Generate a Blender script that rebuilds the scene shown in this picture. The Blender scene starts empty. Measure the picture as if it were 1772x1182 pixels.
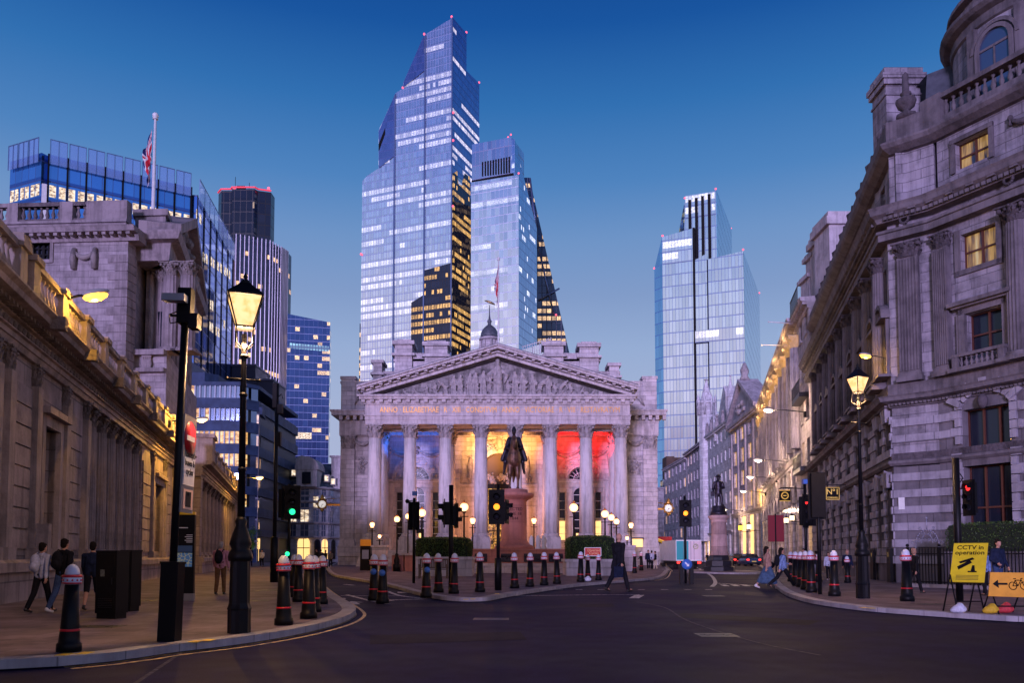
import bpy, bmesh, math, random
from math import pi, sin, cos, tan, atan2, sqrt, radians, hypot
from mathutils import Vector, Matrix

random.seed(7)
scene = bpy.context.scene
COL = scene.collection

# ------------------------------------------------------------------ camera
F = 1400.0                 # focal length in pixels of the 1772 px wide photograph
EYE = 1.25
PT = math.atan(78.0/F)     # upward pitch
cam_d = bpy.data.cameras.new('camera')
cam = bpy.data.objects.new('camera', cam_d); COL.objects.link(cam)
cam_d.sensor_fit = 'HORIZONTAL'; cam_d.sensor_width = 36.0
cam_d.lens = 36.0*F/1772.0
cam_d.shift_y = (884-591)/1772.0
cam_d.clip_start = 0.1; cam_d.clip_end = 6000
cam.location = (0, 0, EYE); cam.rotation_euler = (pi/2+PT, 0, 0)
scene.camera = cam

# ------------------------------------------------------------------ world: dusk sky
world = bpy.data.worlds.new('World'); scene.world = world
world.use_nodes = True
wt = world.node_tree; wt.nodes.clear()
def lin(c):
    c = c/255.0
    return c/12.92 if c <= 0.04045 else ((c+0.055)/1.055)**2.4
def rgb(r, g, b, a=1.0): return (lin(r), lin(g), lin(b), a)
SUN_EL, SUN_AZ = radians(5), radians(193)      # glow of the set sun, behind the viewer
def ramp(nt, stops, fac=None):
    n = nt.nodes.new('ShaderNodeValToRGB'); cr = n.color_ramp
    cr.interpolation = 'EASE' if len(stops) == 2 else 'LINEAR'
    while len(cr.elements) < len(stops): cr.elements.new(0.5)
    for e, (p, c) in zip(cr.elements, stops):
        e.position = p; e.color = c if len(c) == 4 else (*c, 1)
    if fac is not None: nt.links.new(fac, n.inputs[0])
    return n
def mth(nt, op, a, b=None, c=None, clamp=False):
    n = nt.nodes.new('ShaderNodeMath'); n.operation = op; n.use_clamp = clamp
    for i, v in enumerate((a, b, c)):
        if v is None: continue
        if isinstance(v, (int, float)): n.inputs[i].default_value = v
        else: nt.links.new(v, n.inputs[i])
    return n.outputs[0]
def mix(nt, fac, a, b, bt='MIX'):
    n = nt.nodes.new('ShaderNodeMix'); n.data_type = 'RGBA'; n.blend_type = bt
    for i, v in ((0, fac), (6, a), (7, b)):
        if isinstance(v, (int, float)):
            n.inputs[i].default_value = v if i == 0 else (v, v, v, 1)
        elif isinstance(v, tuple): n.inputs[i].default_value = v if len(v) == 4 else (*v, 1)
        else: nt.links.new(v, n.inputs[i])
    return n.outputs[2]
tc = wt.nodes.new('ShaderNodeTexCoord'); sep = wt.nodes.new('ShaderNodeSeparateXYZ')
wt.links.new(tc.outputs['Generated'], sep.inputs[0])
el = mth(wt, 'ARCSINE', sep.outputs[2])
elf = mth(wt, 'DIVIDE', el, pi/2, clamp=True)          # 0 horizon .. 1 zenith
east = ramp(wt, [(0.0, rgb(192,198,230)), (0.11, rgb(180,194,230)), (0.16, rgb(162,186,228)), (0.20, rgb(140,168,216)),
                 (0.24, rgb(120,160,214)), (0.28, rgb(86,142,206)), (0.33, rgb(54,121,192)), (0.38, rgb(28,92,172)), (0.45, rgb(14,66,146)), (0.55, rgb(6,26,74)), (1.0, rgb(3,10,38))], elf)
west = ramp(wt, [(0.0, (.34,.22,.36)), (0.08, (.55,.42,.58)), (0.12, rgb(246,234,255)), (0.19, rgb(222,226,254)),
                 (0.25, rgb(160,188,242)), (0.31, rgb(84,130,214)), (0.40, rgb(34,82,172)), (0.52, rgb(8,28,80)), (1.0, rgb(3,10,38))], elf)
wfac = mth(wt, 'MULTIPLY_ADD', sep.outputs[1], -1.6, 0.15, clamp=True)
skyc = mix(wt, wfac, east.outputs[0], west.outputs[0])
nis = wt.nodes.new('ShaderNodeTexSky'); nis.sky_type = 'NISHITA'; nis.sun_disc = False
nis.sun_elevation = SUN_EL; nis.sun_rotation = SUN_AZ; nis.dust_density = 2.0; nis.ozone_density = 4.0
bg1 = wt.nodes.new('ShaderNodeBackground'); wt.links.new(skyc, bg1.inputs[0]); bg1.inputs[1].default_value = 0.95
bg2 = wt.nodes.new('ShaderNodeBackground'); wt.links.new(nis.outputs[0], bg2.inputs[0]); bg2.inputs[1].default_value = 0.002
ads = wt.nodes.new('ShaderNodeAddShader'); wo = wt.nodes.new('ShaderNodeOutputWorld')
wt.links.new(bg1.outputs[0], ads.inputs[0]); wt.links.new(bg2.outputs[0], ads.inputs[1]); wt.links.new(ads.outputs[0], wo.inputs[0])

sun_d = bpy.data.lights.new('sun', 'SUN'); sun_d.energy = 2.5; sun_d.angle = radians(8); sun_d.color = (0.82, 0.66, 1.22)
sun = bpy.data.objects.new('sun', sun_d); COL.objects.link(sun)
sd = Vector((sin(SUN_AZ)*cos(SUN_EL), cos(SUN_AZ)*cos(SUN_EL), sin(SUN_EL)))   # towards the sun
sun.rotation_euler = sd.to_track_quat('Z', 'Y').to_euler()
scene.view_settings.view_transform = 'Standard'; scene.view_settings.look = 'None'
scene.view_settings.exposure = -0.18; scene.view_settings.gamma = 1.0
scene.render.film_transparent = False
try:
    scene.cycles.max_bounces = 5; scene.cycles.diffuse_bounces = 2; scene.cycles.glossy_bounces = 3
    scene.cycles.transmission_bounces = 3; scene.cycles.sample_clamp_indirect = 4; scene.cycles.use_denoising = True
    scene.cycles.caustics_reflective = False; scene.cycles.caustics_refractive = False
except Exception: pass

# ------------------------------------------------------------------ pixel -> place
def ray(px, py):
    dx = (px-886)/F; dv = (884-py)/F
    return Vector((dx, cos(PT)-dv*sin(PT), sin(PT)+dv*cos(PT)))
def G(px, py, z=0.0):
    """point of the ground seen at a pixel"""
    d = ray(px, py); t = (z-EYE)/d.z
    return Vector((d.x*t, d.y*t, z))
def PY(px, py, Y):
    d = ray(px, py); t = Y/d.y
    return Vector((d.x*t, Y, EYE+d.z*t))
def at(px, Y, z=0.0):
    """ground point in pixel column px (read at the horizon) at depth Y"""
    return Vector(((px-886)/F*Y, Y, z))
class Frame:
    """vertical facade plane from A to B; local x along it, local -y outwards (right hand of A->B)"""
    def __init__(s, A, B):
        s.A = Vector((A[0], A[1], 0)); s.B = Vector((B[0], B[1], 0))
        d = s.B-s.A; s.L = d.length; s.d = d/s.L; s.n = Vector((s.d.y, -s.d.x, 0)); s.rz = atan2(d.y, d.x)
    def q(s, px, py):
        r = ray(px, py); o = Vector((0, 0, EYE))
        t = (s.A-o).dot(s.n)/r.dot(s.n); p = o+r*t
        return ((p-s.A).dot(s.d), p.z)
    def w(s, x, out=0.0, z=0.0): return s.A+s.d*x+s.n*out+Vector((0, 0, z))

# ------------------------------------------------------------------ mesh builder
class MB:
    def __init__(s): s.v = []; s.f = []; s.m = []; s.sm = []
    def add(s, vs, fs, m=0, smooth=False):
        o = len(s.v); s.v.extend([tuple(p) for p in vs])
        for f in fs: s.f.append(tuple(i+o for i in f)); s.m.append(m); s.sm.append(smooth)
        return s
    def box(s, x0, x1, y0, y1, z0, z1, m=0):
        if x0 > x1: x0, x1 = x1, x0
        if y0 > y1: y0, y1 = y1, y0
        if z0 > z1: z0, z1 = z1, z0
        return s.add([(x0,y0,z0),(x1,y0,z0),(x1,y1,z0),(x0,y1,z0),(x0,y0,z1),(x1,y0,z1),(x1,y1,z1),(x0,y1,z1)],
              [(0,3,2,1),(4,5,6,7),(0,1,5,4),(1,2,6,5),(2,3,7,6),(3,0,4,7)], m)
    def quad(s, a, b, c, d, m=0): return s.add([a,b,c,d], [(0,1,2,3)], m)
    def poly(s, pts, m=0): return s.add(pts, [tuple(range(len(pts)))], m)
    def prism_z(s, pts, z0, z1, m=0, caps=True):
        """plan polygon (ccw) raised from z0 to z1"""
        n = len(pts); vs = [(p[0],p[1],z0) for p in pts]+[(p[0],p[1],z1) for p in pts]
        fs = [(i,(i+1)%n,n+(i+1)%n,n+i) for i in range(n)]
        if caps: fs += [tuple(range(n))[::-1], tuple(range(n,2*n))]
        return s.add(vs, fs, m)
    def prism_y(s, pts, y0, y1, m=0, back=True):
        """elevation polygon (x,z) ccw seen from -y, from y0 (front) to y1 (back)"""
        n = len(pts); vs = [(p[0],y0,p[1]) for p in pts]+[(p[0],y1,p[1]) for p in pts]
        fs = [((i+1)%n,i,n+i,n+(i+1)%n) for i in range(n)]+[tuple(range(n))]
        if back: fs.append(tuple(range(n,2*n))[::-1])
        return s.add(vs, fs, m)
    def prism_x(s, pts, x0, x1, m=0):
        """section polygon (y,z) swept along x"""
        n = len(pts); vs = [(x0,p[0],p[1]) for p in pts]+[(x1,p[0],p[1]) for p in pts]
        fs = [(i,(i+1)%n,n+(i+1)%n,n+i) for i in range(n)]+[tuple(range(n))[::-1], tuple(range(n,2*n))]
        return s.add(vs, fs, m)
    def lathe(s, prof, cx=0, cy=0, n=12, m=0, smooth=True, a0=0, a1=2*pi, flute=0, fd=0.0):
        """prof [(r,z)] bottom to top"""
        full = abs(a1-a0-2*pi) < 1e-6; k = n if full else n+1
        vs = []
        for r, z in prof:
            for i in range(k):
                a = a0+(a1-a0)*i/n
                rr = r*(1-fd*(i % 2)) if flute else r
                vs.append((cx+rr*cos(a), cy+rr*sin(a), z))
        fs = []
        for j in range(len(prof)-1):
            for i in range(n):
                i2 = (i+1) % k
                fs.append((j*k+i, j*k+i2, (j+1)*k+i2, (j+1)*k+i))
        o = len(prof)-1
        if full:
            if prof[0][0] > 1e-4: fs.append(tuple(range(k))[::-1])
            if prof[-1][0] > 1e-4: fs.append(tuple(o*k+i for i in range(k)))
        return s.add(vs, fs, m, smooth)
    def tube(s, pts, r, n=6, m=0, smooth=True):
        pts = [Vector(p) for p in pts]; rs = r if isinstance(r, (list, tuple)) else [r]*len(pts)
        vs = []; up0 = None
        for i, p in enumerate(pts):
            d = (pts[min(i+1,len(pts)-1)]-pts[max(i-1,0)]).normalized()
            ref = Vector((0,0,1)) if abs(d.z) < 0.9 else Vector((1,0,0))
            if up0 is None: u = d.cross(ref).normalized()
            else:
                u = (up0-d*up0.dot(d)); u = u.normalized() if u.length > 1e-5 else d.cross(ref).normalized()
            up0 = u; w = d.cross(u)
            for k in range(n):
                a = 2*pi*k/n; vs.append(p+(u*cos(a)+w*sin(a))*rs[i])
        fs = [(i*n+k, i*n+(k+1)%n, (i+1)*n+(k+1)%n, (i+1)*n+k) for i in range(len(pts)-1) for k in range(n)]
        fs += [tuple(range(n))[::-1], tuple((len(pts)-1)*n+k for k in range(n))]
        return s.add(vs, fs, m, smooth)
    def ball(s, c, r, n=8, m=0, rings=6, smooth=True, rot=None):
        """ellipsoid; r number or (rx,ry,rz)"""
        rx, ry, rz = (r, r, r) if isinstance(r, (int, float)) else r
        vs = []
        for j in range(1, rings):
            t = pi*j/rings
            for i in range(n):
                a = 2*pi*i/n; vs.append(Vector((rx*sin(t)*cos(a), ry*sin(t)*sin(a), -rz*cos(t))))
        vs += [Vector((0,0,-rz)), Vector((0,0,rz))]
        if rot is not None: vs = [rot @ p for p in vs]
        vs = [p+Vector(c) for p in vs]
        b = (rings-1)*n; fs = []
        for j in range(rings-2):
            for i in range(n): fs.append((j*n+i, j*n+(i+1)%n, (j+1)*n+(i+1)%n, (j+1)*n+i))
        for i in range(n):
            fs.append((b, (i+1)%n, i)); fs.append((b+1, (rings-2)*n+i, (rings-2)*n+(i+1)%n))
        return s.add(vs, fs, m, smooth)
    def capsule(s, a, b, ra, rb, n=10, m=0):
        a = Vector(a); b = Vector(b); d = b-a; L = d.length
        if L < 1e-6: return s.ball(a, ra, n, m)
        d /= L; pts = []; rs = []
        for t in (-0.98, -0.75, -0.4): pts.append(a+d*ra*t); rs.append(ra*sqrt(1-t*t))
        pts.append(a); rs.append(ra); pts.append(b); rs.append(rb)
        for t in (0.4, 0.75, 0.98): pts.append(b+d*rb*t); rs.append(rb*sqrt(1-t*t))
        return s.tube(pts, rs, n, m)
    def sweep(s, prof, path, m=0, caps=True):
        """closed section prof [(out,z)] along plan path; 'out' on the right hand of travel"""
        P = [Vector((p[0], p[1])) for p in path]; N = []
        for i in range(len(P)):
            ns = []
            if i > 0: d = (P[i]-P[i-1]).normalized(); ns.append(Vector((d.y, -d.x)))
            if i < len(P)-1: d = (P[i+1]-P[i]).normalized(); ns.append(Vector((d.y, -d.x)))
            if len(ns) == 2:
                b = (ns[0]+ns[1]); b = b.normalized(); b = b/max(0.3, b.dot(ns[0]))
            else: b = ns[0]
            N.append(b)
        k = len(prof); vs = []
        for p, nn in zip(P, N):
            for o, z in prof: vs.append((p.x+nn.x*o, p.y+nn.y*o, z))
        fs = [(i*k+j, i*k+(j+1)%k, (i+1)*k+(j+1)%k, (i+1)*k+j) for i in range(len(P)-1) for j in range(k)]
        if caps: fs += [tuple(range(k))[::-1], tuple((len(P)-1)*k+j for j in range(k))]
        return s.add(vs, fs, m)
    def xf(s, M, start=0):
        for i in range(start, len(s.v)): s.v[i] = tuple(M @ Vector(s.v[i]))
        return s
    def merge(s, o, M=None, m=None):
        vs = o.v if M is None else [tuple(M @ Vector(p)) for p in o.v]
        b = len(s.v); s.v.extend(vs); s.f.extend([tuple(i+b for i in f) for f in o.f])
        s.m.extend(o.m if m is None else [m]*len(o.f)); s.sm.extend(o.sm); return s
    def mesh(s, name, mats):
        me = bpy.data.meshes.new(name); me.from_pydata(s.v, [], s.f)
        for mt in (mats if isinstance(mats, (list, tuple)) else [mats]): me.materials.append(mt)
        me.polygons.foreach_set('material_index', s.m); me.polygons.foreach_set('use_smooth', s.sm)
        me.update()
        uvs(me); return me
    def build(s, name, mats, parent=None, loc=None, rz=None):
        o = bpy.data.objects.new(name, s.mesh(name, mats)); COL.objects.link(o)
        if parent is not None: o.parent = parent
        if loc is not None: o.location = loc
        if rz is not None: o.rotation_euler.z = rz
        return o
def uvs(me):
    """metres along the wall, metres up"""
    uv = me.uv_layers.new(name='UVMap'); out = [0.0]*(2*len(me.loops)); co = me.vertices
    for p in me.polygons:
        n = p.normal
        if abs(n.z) > 0.8:
            for li in p.loop_indices:
                c = co[me.loops[li].vertex_index].co; out[2*li] = c.x; out[2*li+1] = c.y
        else:
            h = sqrt(n.x*n.x+n.y*n.y) or 1.0; tx, ty = -n.y/h, n.x/h
            for li in p.loop_indices:
                c = co[me.loops[li].vertex_index].co; out[2*li] = c.x*tx+c.y*ty; out[2*li+1] = c.z
    uv.data.foreach_set('uv', out)
def tag(o, label=None, cat=None, group=None, kind=None):
    if label: o['label'] = label
    if cat: o['category'] = cat
    if group: o['group'] = group
    if kind: o['kind'] = kind
    return o
def thing(name, label, cat, loc=(0,0,0), rz=0.0, group=None):
    o = bpy.data.objects.new(name, None); COL.objects.link(o); o.empty_display_size = 0.2
    o.location = loc; o.rotation_euler.z = rz
    return tag(o, label, cat, group)
def copy_tree(o, parent=None):
    c = o.copy(); COL.objects.link(c)
    if parent is not None: c.parent = parent
    for ch in [x for x in o.children]: copy_tree(ch, c)
    return c
def bake(o):
    """apply an object's modifiers to its mesh"""
    dg = bpy.context.evaluated_depsgraph_get(); ev = o.evaluated_get(dg)
    me = bpy.data.meshes.new_from_object(ev); o.modifiers.clear(); old = o.data; o.data = me; bpy.data.meshes.remove(old)
    return o
def remeshed(mb, name, mat, parent, voxel, smooth=2, loc=None):
    o = mb.build(name, mat, parent, loc)
    r = o.modifiers.new('r', 'REMESH'); r.mode = 'VOXEL'; r.voxel_size = voxel; r.use_smooth_shade = True
    if smooth:
        sm = o.modifiers.new('s', 'SMOOTH'); sm.iterations = smooth; sm.factor = 0.5
    bake(o)
    if not o.data.uv_layers: uvs(o.data)
    return o
def text_mb(txt, size, font_ext=0.0, align='CENTER', bold=0.0, spacing=1.0, line=1.0):
    """text as an MB in the x-z plane facing -y"""
    cu = bpy.data.curves.new('t', 'FONT'); cu.body = txt; cu.size = size; cu.align_x = align; cu.align_y = 'CENTER'
    cu.extrude = font_ext; cu.offset = bold; cu.space_character = spacing; cu.space_line = line; cu.resolution_u = 2
    o = bpy.data.objects.new('t', cu); COL.objects.link(o)
    dg = bpy.context.evaluated_depsgraph_get(); me = bpy.data.meshes.new_from_object(o.evaluated_get(dg))
    mb = MB(); mb.add([(v.co.x, -v.co.z, v.co.y) for v in me.vertices], [tuple(p.vertices) for p in me.polygons])
    bpy.data.objects.remove(o); bpy.data.curves.remove(cu); bpy.data.meshes.remove(me)
    return mb

# ------------------------------------------------------------------ materials
MATS = {}
def mat_new(name):
    m = bpy.data.materials.new(name); m.use_nodes = True; nt = m.node_tree
    b = nt.nodes['Principled BSDF']; MATS[name] = m
    return m, nt, b
def uvnode(nt, sx=1, sy=1):
    u = nt.nodes.new('ShaderNodeUVMap'); mp = nt.nodes.new('ShaderNodeMapping'); mp.inputs['Scale'].default_value = (sx, sy, 1)
    nt.links.new(u.outputs[0], mp.inputs[0]); return mp.outputs[0]
def objc(nt, s=1.0):
    t = nt.nodes.new('ShaderNodeTexCoord'); mp = nt.nodes.new('ShaderNodeMapping')
    mp.inputs['Scale'].default_value = (s, s, s) if isinstance(s, (int, float)) else s
    nt.links.new(t.outputs['Object'], mp.inputs[0]); return mp.outputs[0]
def noise(nt, vec, scale, detail=4, rough=0.6):
    n = nt.nodes.new('ShaderNodeTexNoise'); n.inputs['Scale'].default_value = scale; n.inputs['Detail'].default_value = detail
    n.inputs['Roughness'].default_value = rough; nt.links.new(vec, n.inputs['Vector']); return n.outputs[0]
def bump(nt, b, h, strength=0.3, dist=0.02):
    n = nt.nodes.new('ShaderNodeBump'); n.inputs['Strength'].default_value = strength; n.inputs['Distance'].default_value = dist
    nt.links.new(h, n.inputs['Height']); nt.links.new(n.outputs[0], b.inputs['Normal'])
def plain(name, col, rough=0.5, metal=0.0, spec=0.5, var=0.0, vs=3.0):
    m, nt, b = mat_new(name)
    b.inputs['Base Color'].default_value = (*col[:3], 1); b.inputs['Roughness'].default_value = rough
    b.inputs['Metallic'].default_value = metal; b.inputs['Specular IOR Level'].default_value = spec
    if var:
        f = noise(nt, objc(nt), vs); r = ramp(nt, [(0.3, tuple(c*(1-var) for c in col[:3])), (0.7, tuple(min(1, c*(1+var)) for c in col[:3]))], f)
        nt.links.new(r.outputs[0], b.inputs['Base Color'])
    return m
def glow(name, col, strength, base=None):
    m, nt, b = mat_new(name)
    b.inputs['Base Color'].default_value = (*(base or col)[:3], 1)
    b.inputs['Emission Color'].default_value = (*col[:3], 1); b.inputs['Emission Strength'].default_value = strength
    return m
def stone(name, col, course=0.5, blk=1.1, mort=0.010, dark=0.55, var=0.16, grime=0.45, bumpd=0.03, gscale=0.35, bands=None):
    """ashlar: blocks with joints, block to block tone, weather stains"""
    m, nt, b = mat_new(name); u = uvnode(nt)
    br = nt.nodes.new('ShaderNodeTexBrick'); nt.links.new(u, br.inputs['Vector'])
    br.inputs['Scale'].default_value = 1.0; br.inputs['Brick Width'].default_value = blk; br.inputs['Row Height'].default_value = course
    br.inputs['Mortar Size'].default_value = mort; br.inputs['Mortar Smooth'].default_value = 0.3
    c = Vector(col[:3])
    br.inputs['Color1'].default_value = (*(c*(1-var)), 1); br.inputs['Color2'].default_value = (*(c*(1+var)), 1)
    br.inputs['Mortar'].default_value = (*(c*dark), 1)
    colo = br.outputs[0]
    if bands:
        sp = nt.nodes.new('ShaderNodeSeparateXYZ'); nt.links.new(u, sp.inputs[0])
        w = mth(nt, 'LESS_THAN', mth(nt, 'FRACT', mth(nt, 'DIVIDE', sp.outputs[1], course*2)), 0.5)
        colo = mix(nt, w, colo, (bands, bands, bands, 1), 'MULTIPLY')
        br.offset = 0.5
    g = noise(nt, objc(nt), gscale*3, 6, 0.65)
    gr = ramp(nt, [(0.32, (1-grime,)*3), (0.6, (1, 1, 1))], g)
    colo = mix(nt, 1.0, colo, gr.outputs[0], 'MULTIPLY')
    st = noise(nt, objc(nt, (3.0, 3.0, 0.25)), 1.0, 5, 0.7)
    sr = ramp(nt, [(0.35, (1-grime*0.7,)*3), (0.58, (1, 1, 1))], st)
    colo = mix(nt, 1.0, colo, sr.outputs[0], 'MULTIPLY')
    nt.links.new(colo, b.inputs['Base Color']); b.inputs['Roughness'].default_value = 0.85
    h = mth(nt, 'ADD', mth(nt, 'MULTIPLY', br.outputs['Fac'], -1.0), mth(nt, 'MULTIPLY', noise(nt, objc(nt), 8, 4), 0.25))
    bump(nt, b, h, 0.8, bumpd); return m
def carved(name, col, scale=6.0, grime=0.5, bumpd=0.08):
    """plain dressed or carved stone without joints"""
    m, nt, b = mat_new(name)
    g = noise(nt, objc(nt), scale*0.25, 6, 0.7)
    c = Vector(col[:3]); r = ramp(nt, [(0.3, tuple(c*(1-grime))), (0.62, tuple(c))], g)
    st = noise(nt, objc(nt, (2.5, 2.5, 0.2)), 1.0, 4, 0.7); sr = ramp(nt, [(0.36, (0.68,)*3), (0.56, (1,)*3)], st)
    nt.links.new(mix(nt, 1.0, r.outputs[0], sr.outputs[0], 'MULTIPLY'), b.inputs['Base Color'])
    b.inputs['Roughness'].default_value = 0.85
    bump(nt, b, noise(nt, objc(nt), scale, 5), 0.5, bumpd); return m
def curtain(name, fh, bw, tint, frame, lit=0.0, litcol=(1,0.8,0.55), lits=3.0, rowbias=0.0, mull=0.08, sp=0.25, rough=0.04,
            seg=9.0, wob=0.02, metal=0.85, u0=0.0, vmin=-9e9, vmax=9e9, cell=1, base=None, seed=0.0, spcol=None, litsize=0.62, cellw=0.10):
    """glass curtain wall in metres: storey height fh, bay width bw; some offices lit behind the glass"""
    m, nt, b = mat_new(name); u = uvnode(nt)
    s = nt.nodes.new('ShaderNodeSeparateXYZ'); nt.links.new(u, s.inputs[0])
    U = mth(nt, 'DIVIDE', mth(nt, 'ADD', s.outputs[0], 500.0+u0), bw); V = mth(nt, 'DIVIDE', mth(nt, 'ADD', s.outputs[1], 0.0), fh)
    iu = mth(nt, 'FLOOR', U); iv = mth(nt, 'FLOOR', V); fu = mth(nt, 'FRACT', U); fv = mth(nt, 'FRACT', V)
    mu = mth(nt, 'LESS_THAN', mth(nt, 'ABSOLUTE', mth(nt, 'SUBTRACT', fu, 0.5)), 0.5-mull/2)
    mv = mth(nt, 'GREATER_THAN', fv, 0.07)
    span = mth(nt, 'LESS_THAN', fv, sp)                       # spandrel at the foot of each storey
    glassm = mth(nt, 'MULTIPLY', mu, mv)
    cb = nt.nodes.new('ShaderNodeCombineXYZ'); nt.links.new(iu, cb.inputs[0]); nt.links.new(iv, cb.inputs[1]); cb.inputs[2].default_value = seed
    wn = nt.nodes.new('ShaderNodeTexWhiteNoise'); wn.noise_dimensions = '3D'; nt.links.new(cb.outputs[0], wn.inputs[0])
    # panes
    t = Vector(tint[:3])
    pc = ramp(nt, [(0.0, tuple(t*0.82)), (1.0, tuple(t))], wn.outputs[0])
    pc2 = mix(nt, mth(nt, 'MULTIPLY', span, 1.0), pc.outputs[0], (spcol or tuple(t*0.8)))
    colr = mix(nt, glassm, (frame[0], frame[1], frame[2], 1), pc2)
    nt.links.new(colr, b.inputs['Base Color'])
    nt.links.new(mth(nt, 'MULTIPLY', glassm, metal), b.inputs['Metallic'])
    nt.links.new(mth(nt, 'MULTIPLY_ADD', glassm, rough-0.45, 0.45), b.inputs['Roughness'])
    # each pane leans a hair: broken reflections
    geo = nt.nodes.new('ShaderNodeNewGeometry'); vm = nt.nodes.new('ShaderNodeVectorMath'); vm.operation = 'SUBTRACT'
    nt.links.new(wn.outputs[1], vm.inputs[0]); vm.inputs[1].default_value = (0.5, 0.5, 0.5)
    vs = nt.nodes.new('ShaderNodeVectorMath'); vs.operation = 'SCALE'; nt.links.new(vm.outputs[0], vs.inputs[0]); vs.inputs['Scale'].default_value = wob
    va = nt.nodes.new('ShaderNodeVectorMath'); va.operation = 'ADD'; nt.links.new(vs.outputs[0], va.inputs[0]); nt.links.new(geo.outputs['Normal'], va.inputs[1])
    vn = nt.nodes.new('ShaderNodeVectorMath'); vn.operation = 'NORMALIZE'; nt.links.new(va.outputs[0], vn.inputs[0]); nt.links.new(vn.outputs[0], b.inputs['Normal'])
    if lit > 0:
        # runs of offices on a storey share their lights
        c2 = nt.nodes.new('ShaderNodeCombineXYZ'); nt.links.new(mth(nt, 'DIVIDE', iu, seg), c2.inputs[0])
        nt.links.new(mth(nt, 'MULTIPLY', iv, 7.31), c2.inputs[1]); c2.inputs[2].default_value = seed*3.7+1.0
        nz = nt.nodes.new('ShaderNodeTexNoise'); nz.inputs['Scale'].default_value = 1.0; nz.inputs['Detail'].default_value = 1.5
        nt.links.new(c2.outputs[0], nz.inputs['Vector'])
        rown = nt.nodes.new('ShaderNodeTexWhiteNoise'); rown.noise_dimensions = '2D'
        c3 = nt.nodes.new('ShaderNodeCombineXYZ'); nt.links.new(iv, c3.inputs[0]); c3.inputs[1].default_value = seed+0.5; nt.links.new(c3.outputs[0], rown.inputs[0])
        val = mth(nt, 'ADD', nz.outputs[0], mth(nt, 'MULTIPLY', mth(nt, 'SUBTRACT', rown.outputs[0], 0.5), rowbias))
        val = mth(nt, 'ADD', val, mth(nt, 'MULTIPLY', mth(nt, 'SUBTRACT', wn.outputs[0], 0.5), cellw))
        on = mth(nt, 'GREATER_THAN', val, 1.0-lit)
        win = mth(nt, 'MULTIPLY', mth(nt, 'GREATER_THAN', fv, 1-litsize), mth(nt, 'LESS_THAN', fv, 0.93))
        # ceiling lights: bright near the top of the window with gaps
        zz = nt.nodes.new('ShaderNodeTexNoise'); zz.inputs['Scale'].default_value = 1.6; zz.inputs['Detail'].default_value = 3
        nt.links.new(u, zz.inputs['Vector'])
        spk = ramp(nt, [(0.36, (0.45,)*3), (0.62, (1.35,)*3)], zz.outputs[0])
        rng = mth(nt, 'MULTIPLY', mth(nt, 'GREATER_THAN', s.outputs[1], vmin), mth(nt, 'LESS_THAN', s.outputs[1], vmax))
        e = mth(nt, 'MULTIPLY', mth(nt, 'MULTIPLY', on, win), mth(nt, 'MULTIPLY', glassm, rng))
        e = mth(nt, 'MULTIPLY', e, mth(nt, 'MULTIPLY_ADD', wn.outputs[0], 0.7, 0.45))
        ec = mix(nt, 1.0, (*litcol[:3], 1), spk.outputs[0], 'MULTIPLY')
        nt.links.new(ec, b.inputs['Emission Color']); nt.links.new(mth(nt, 'MULTIPLY', e, lits), b.inputs['Emission Strength'])
    return m
def light_point(name, loc, power, col, r=0.12, parent=None):
    d = bpy.data.lights.new(name, 'POINT'); d.energy = power; d.color = col; d.shadow_soft_size = r
    o = bpy.data.objects.new(name, d); COL.objects.link(o); o.location = loc
    if parent is not None: o.parent = parent
    return o
def light_spot(name, loc, target, power, col, angle, blend=0.6, r=0.3):
    d = bpy.data.lights.new(name, 'SPOT'); d.energy = power; d.color = col; d.spot_size = angle; d.spot_blend = blend; d.shadow_soft_size = r
    o = bpy.data.objects.new(name, d); COL.objects.link(o); o.location = loc
    o.rotation_euler = (Vector(target)-Vector(loc)).to_track_quat('-Z', 'Y').to_euler()
    return o

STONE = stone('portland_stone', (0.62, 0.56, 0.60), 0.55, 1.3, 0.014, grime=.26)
STONE_DK = stone('relief_shade_stone', (0.34, 0.31, 0.33), 0.5, 1.2, 0.014, grime=0.6)  # dark tone stands for shade behind the pediment figures
TRIM = carved('dressed_stone', (0.63, 0.57, 0.61), 4, .28)
TRIM_DK = carved('dark_dressed_stone', (0.30, 0.27, 0.29), 4, 0.6)
CARVE = carved('carved_stone', (0.50, 0.45, 0.48), 9, 0.5, 0.15)
BLACK = plain('black_paint', (0.006, 0.006, 0.008), 0.6, 0.0, 0.15, 0.2, 6)
IRON = plain('dark_iron', (0.012, 0.013, 0.02), 0.4, 0.3)
WHITE = plain('white_paint', (0.78, 0.78, 0.80), 0.4, var=0.08)
RED = plain('red_paint', (0.60, 0.015, 0.03), 0.35)
LEAD = plain('lead_roof', (0.10, 0.11, 0.14), 0.5, 0.2, var=0.25, vs=2)
DGLASS = plain('dark_window_glass', (0.012, 0.016, 0.03), 0.12, 0.0, 0.5)
WARM = glow('lit_room', (1.0, 0.62, 0.22), 1.6)
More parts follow.
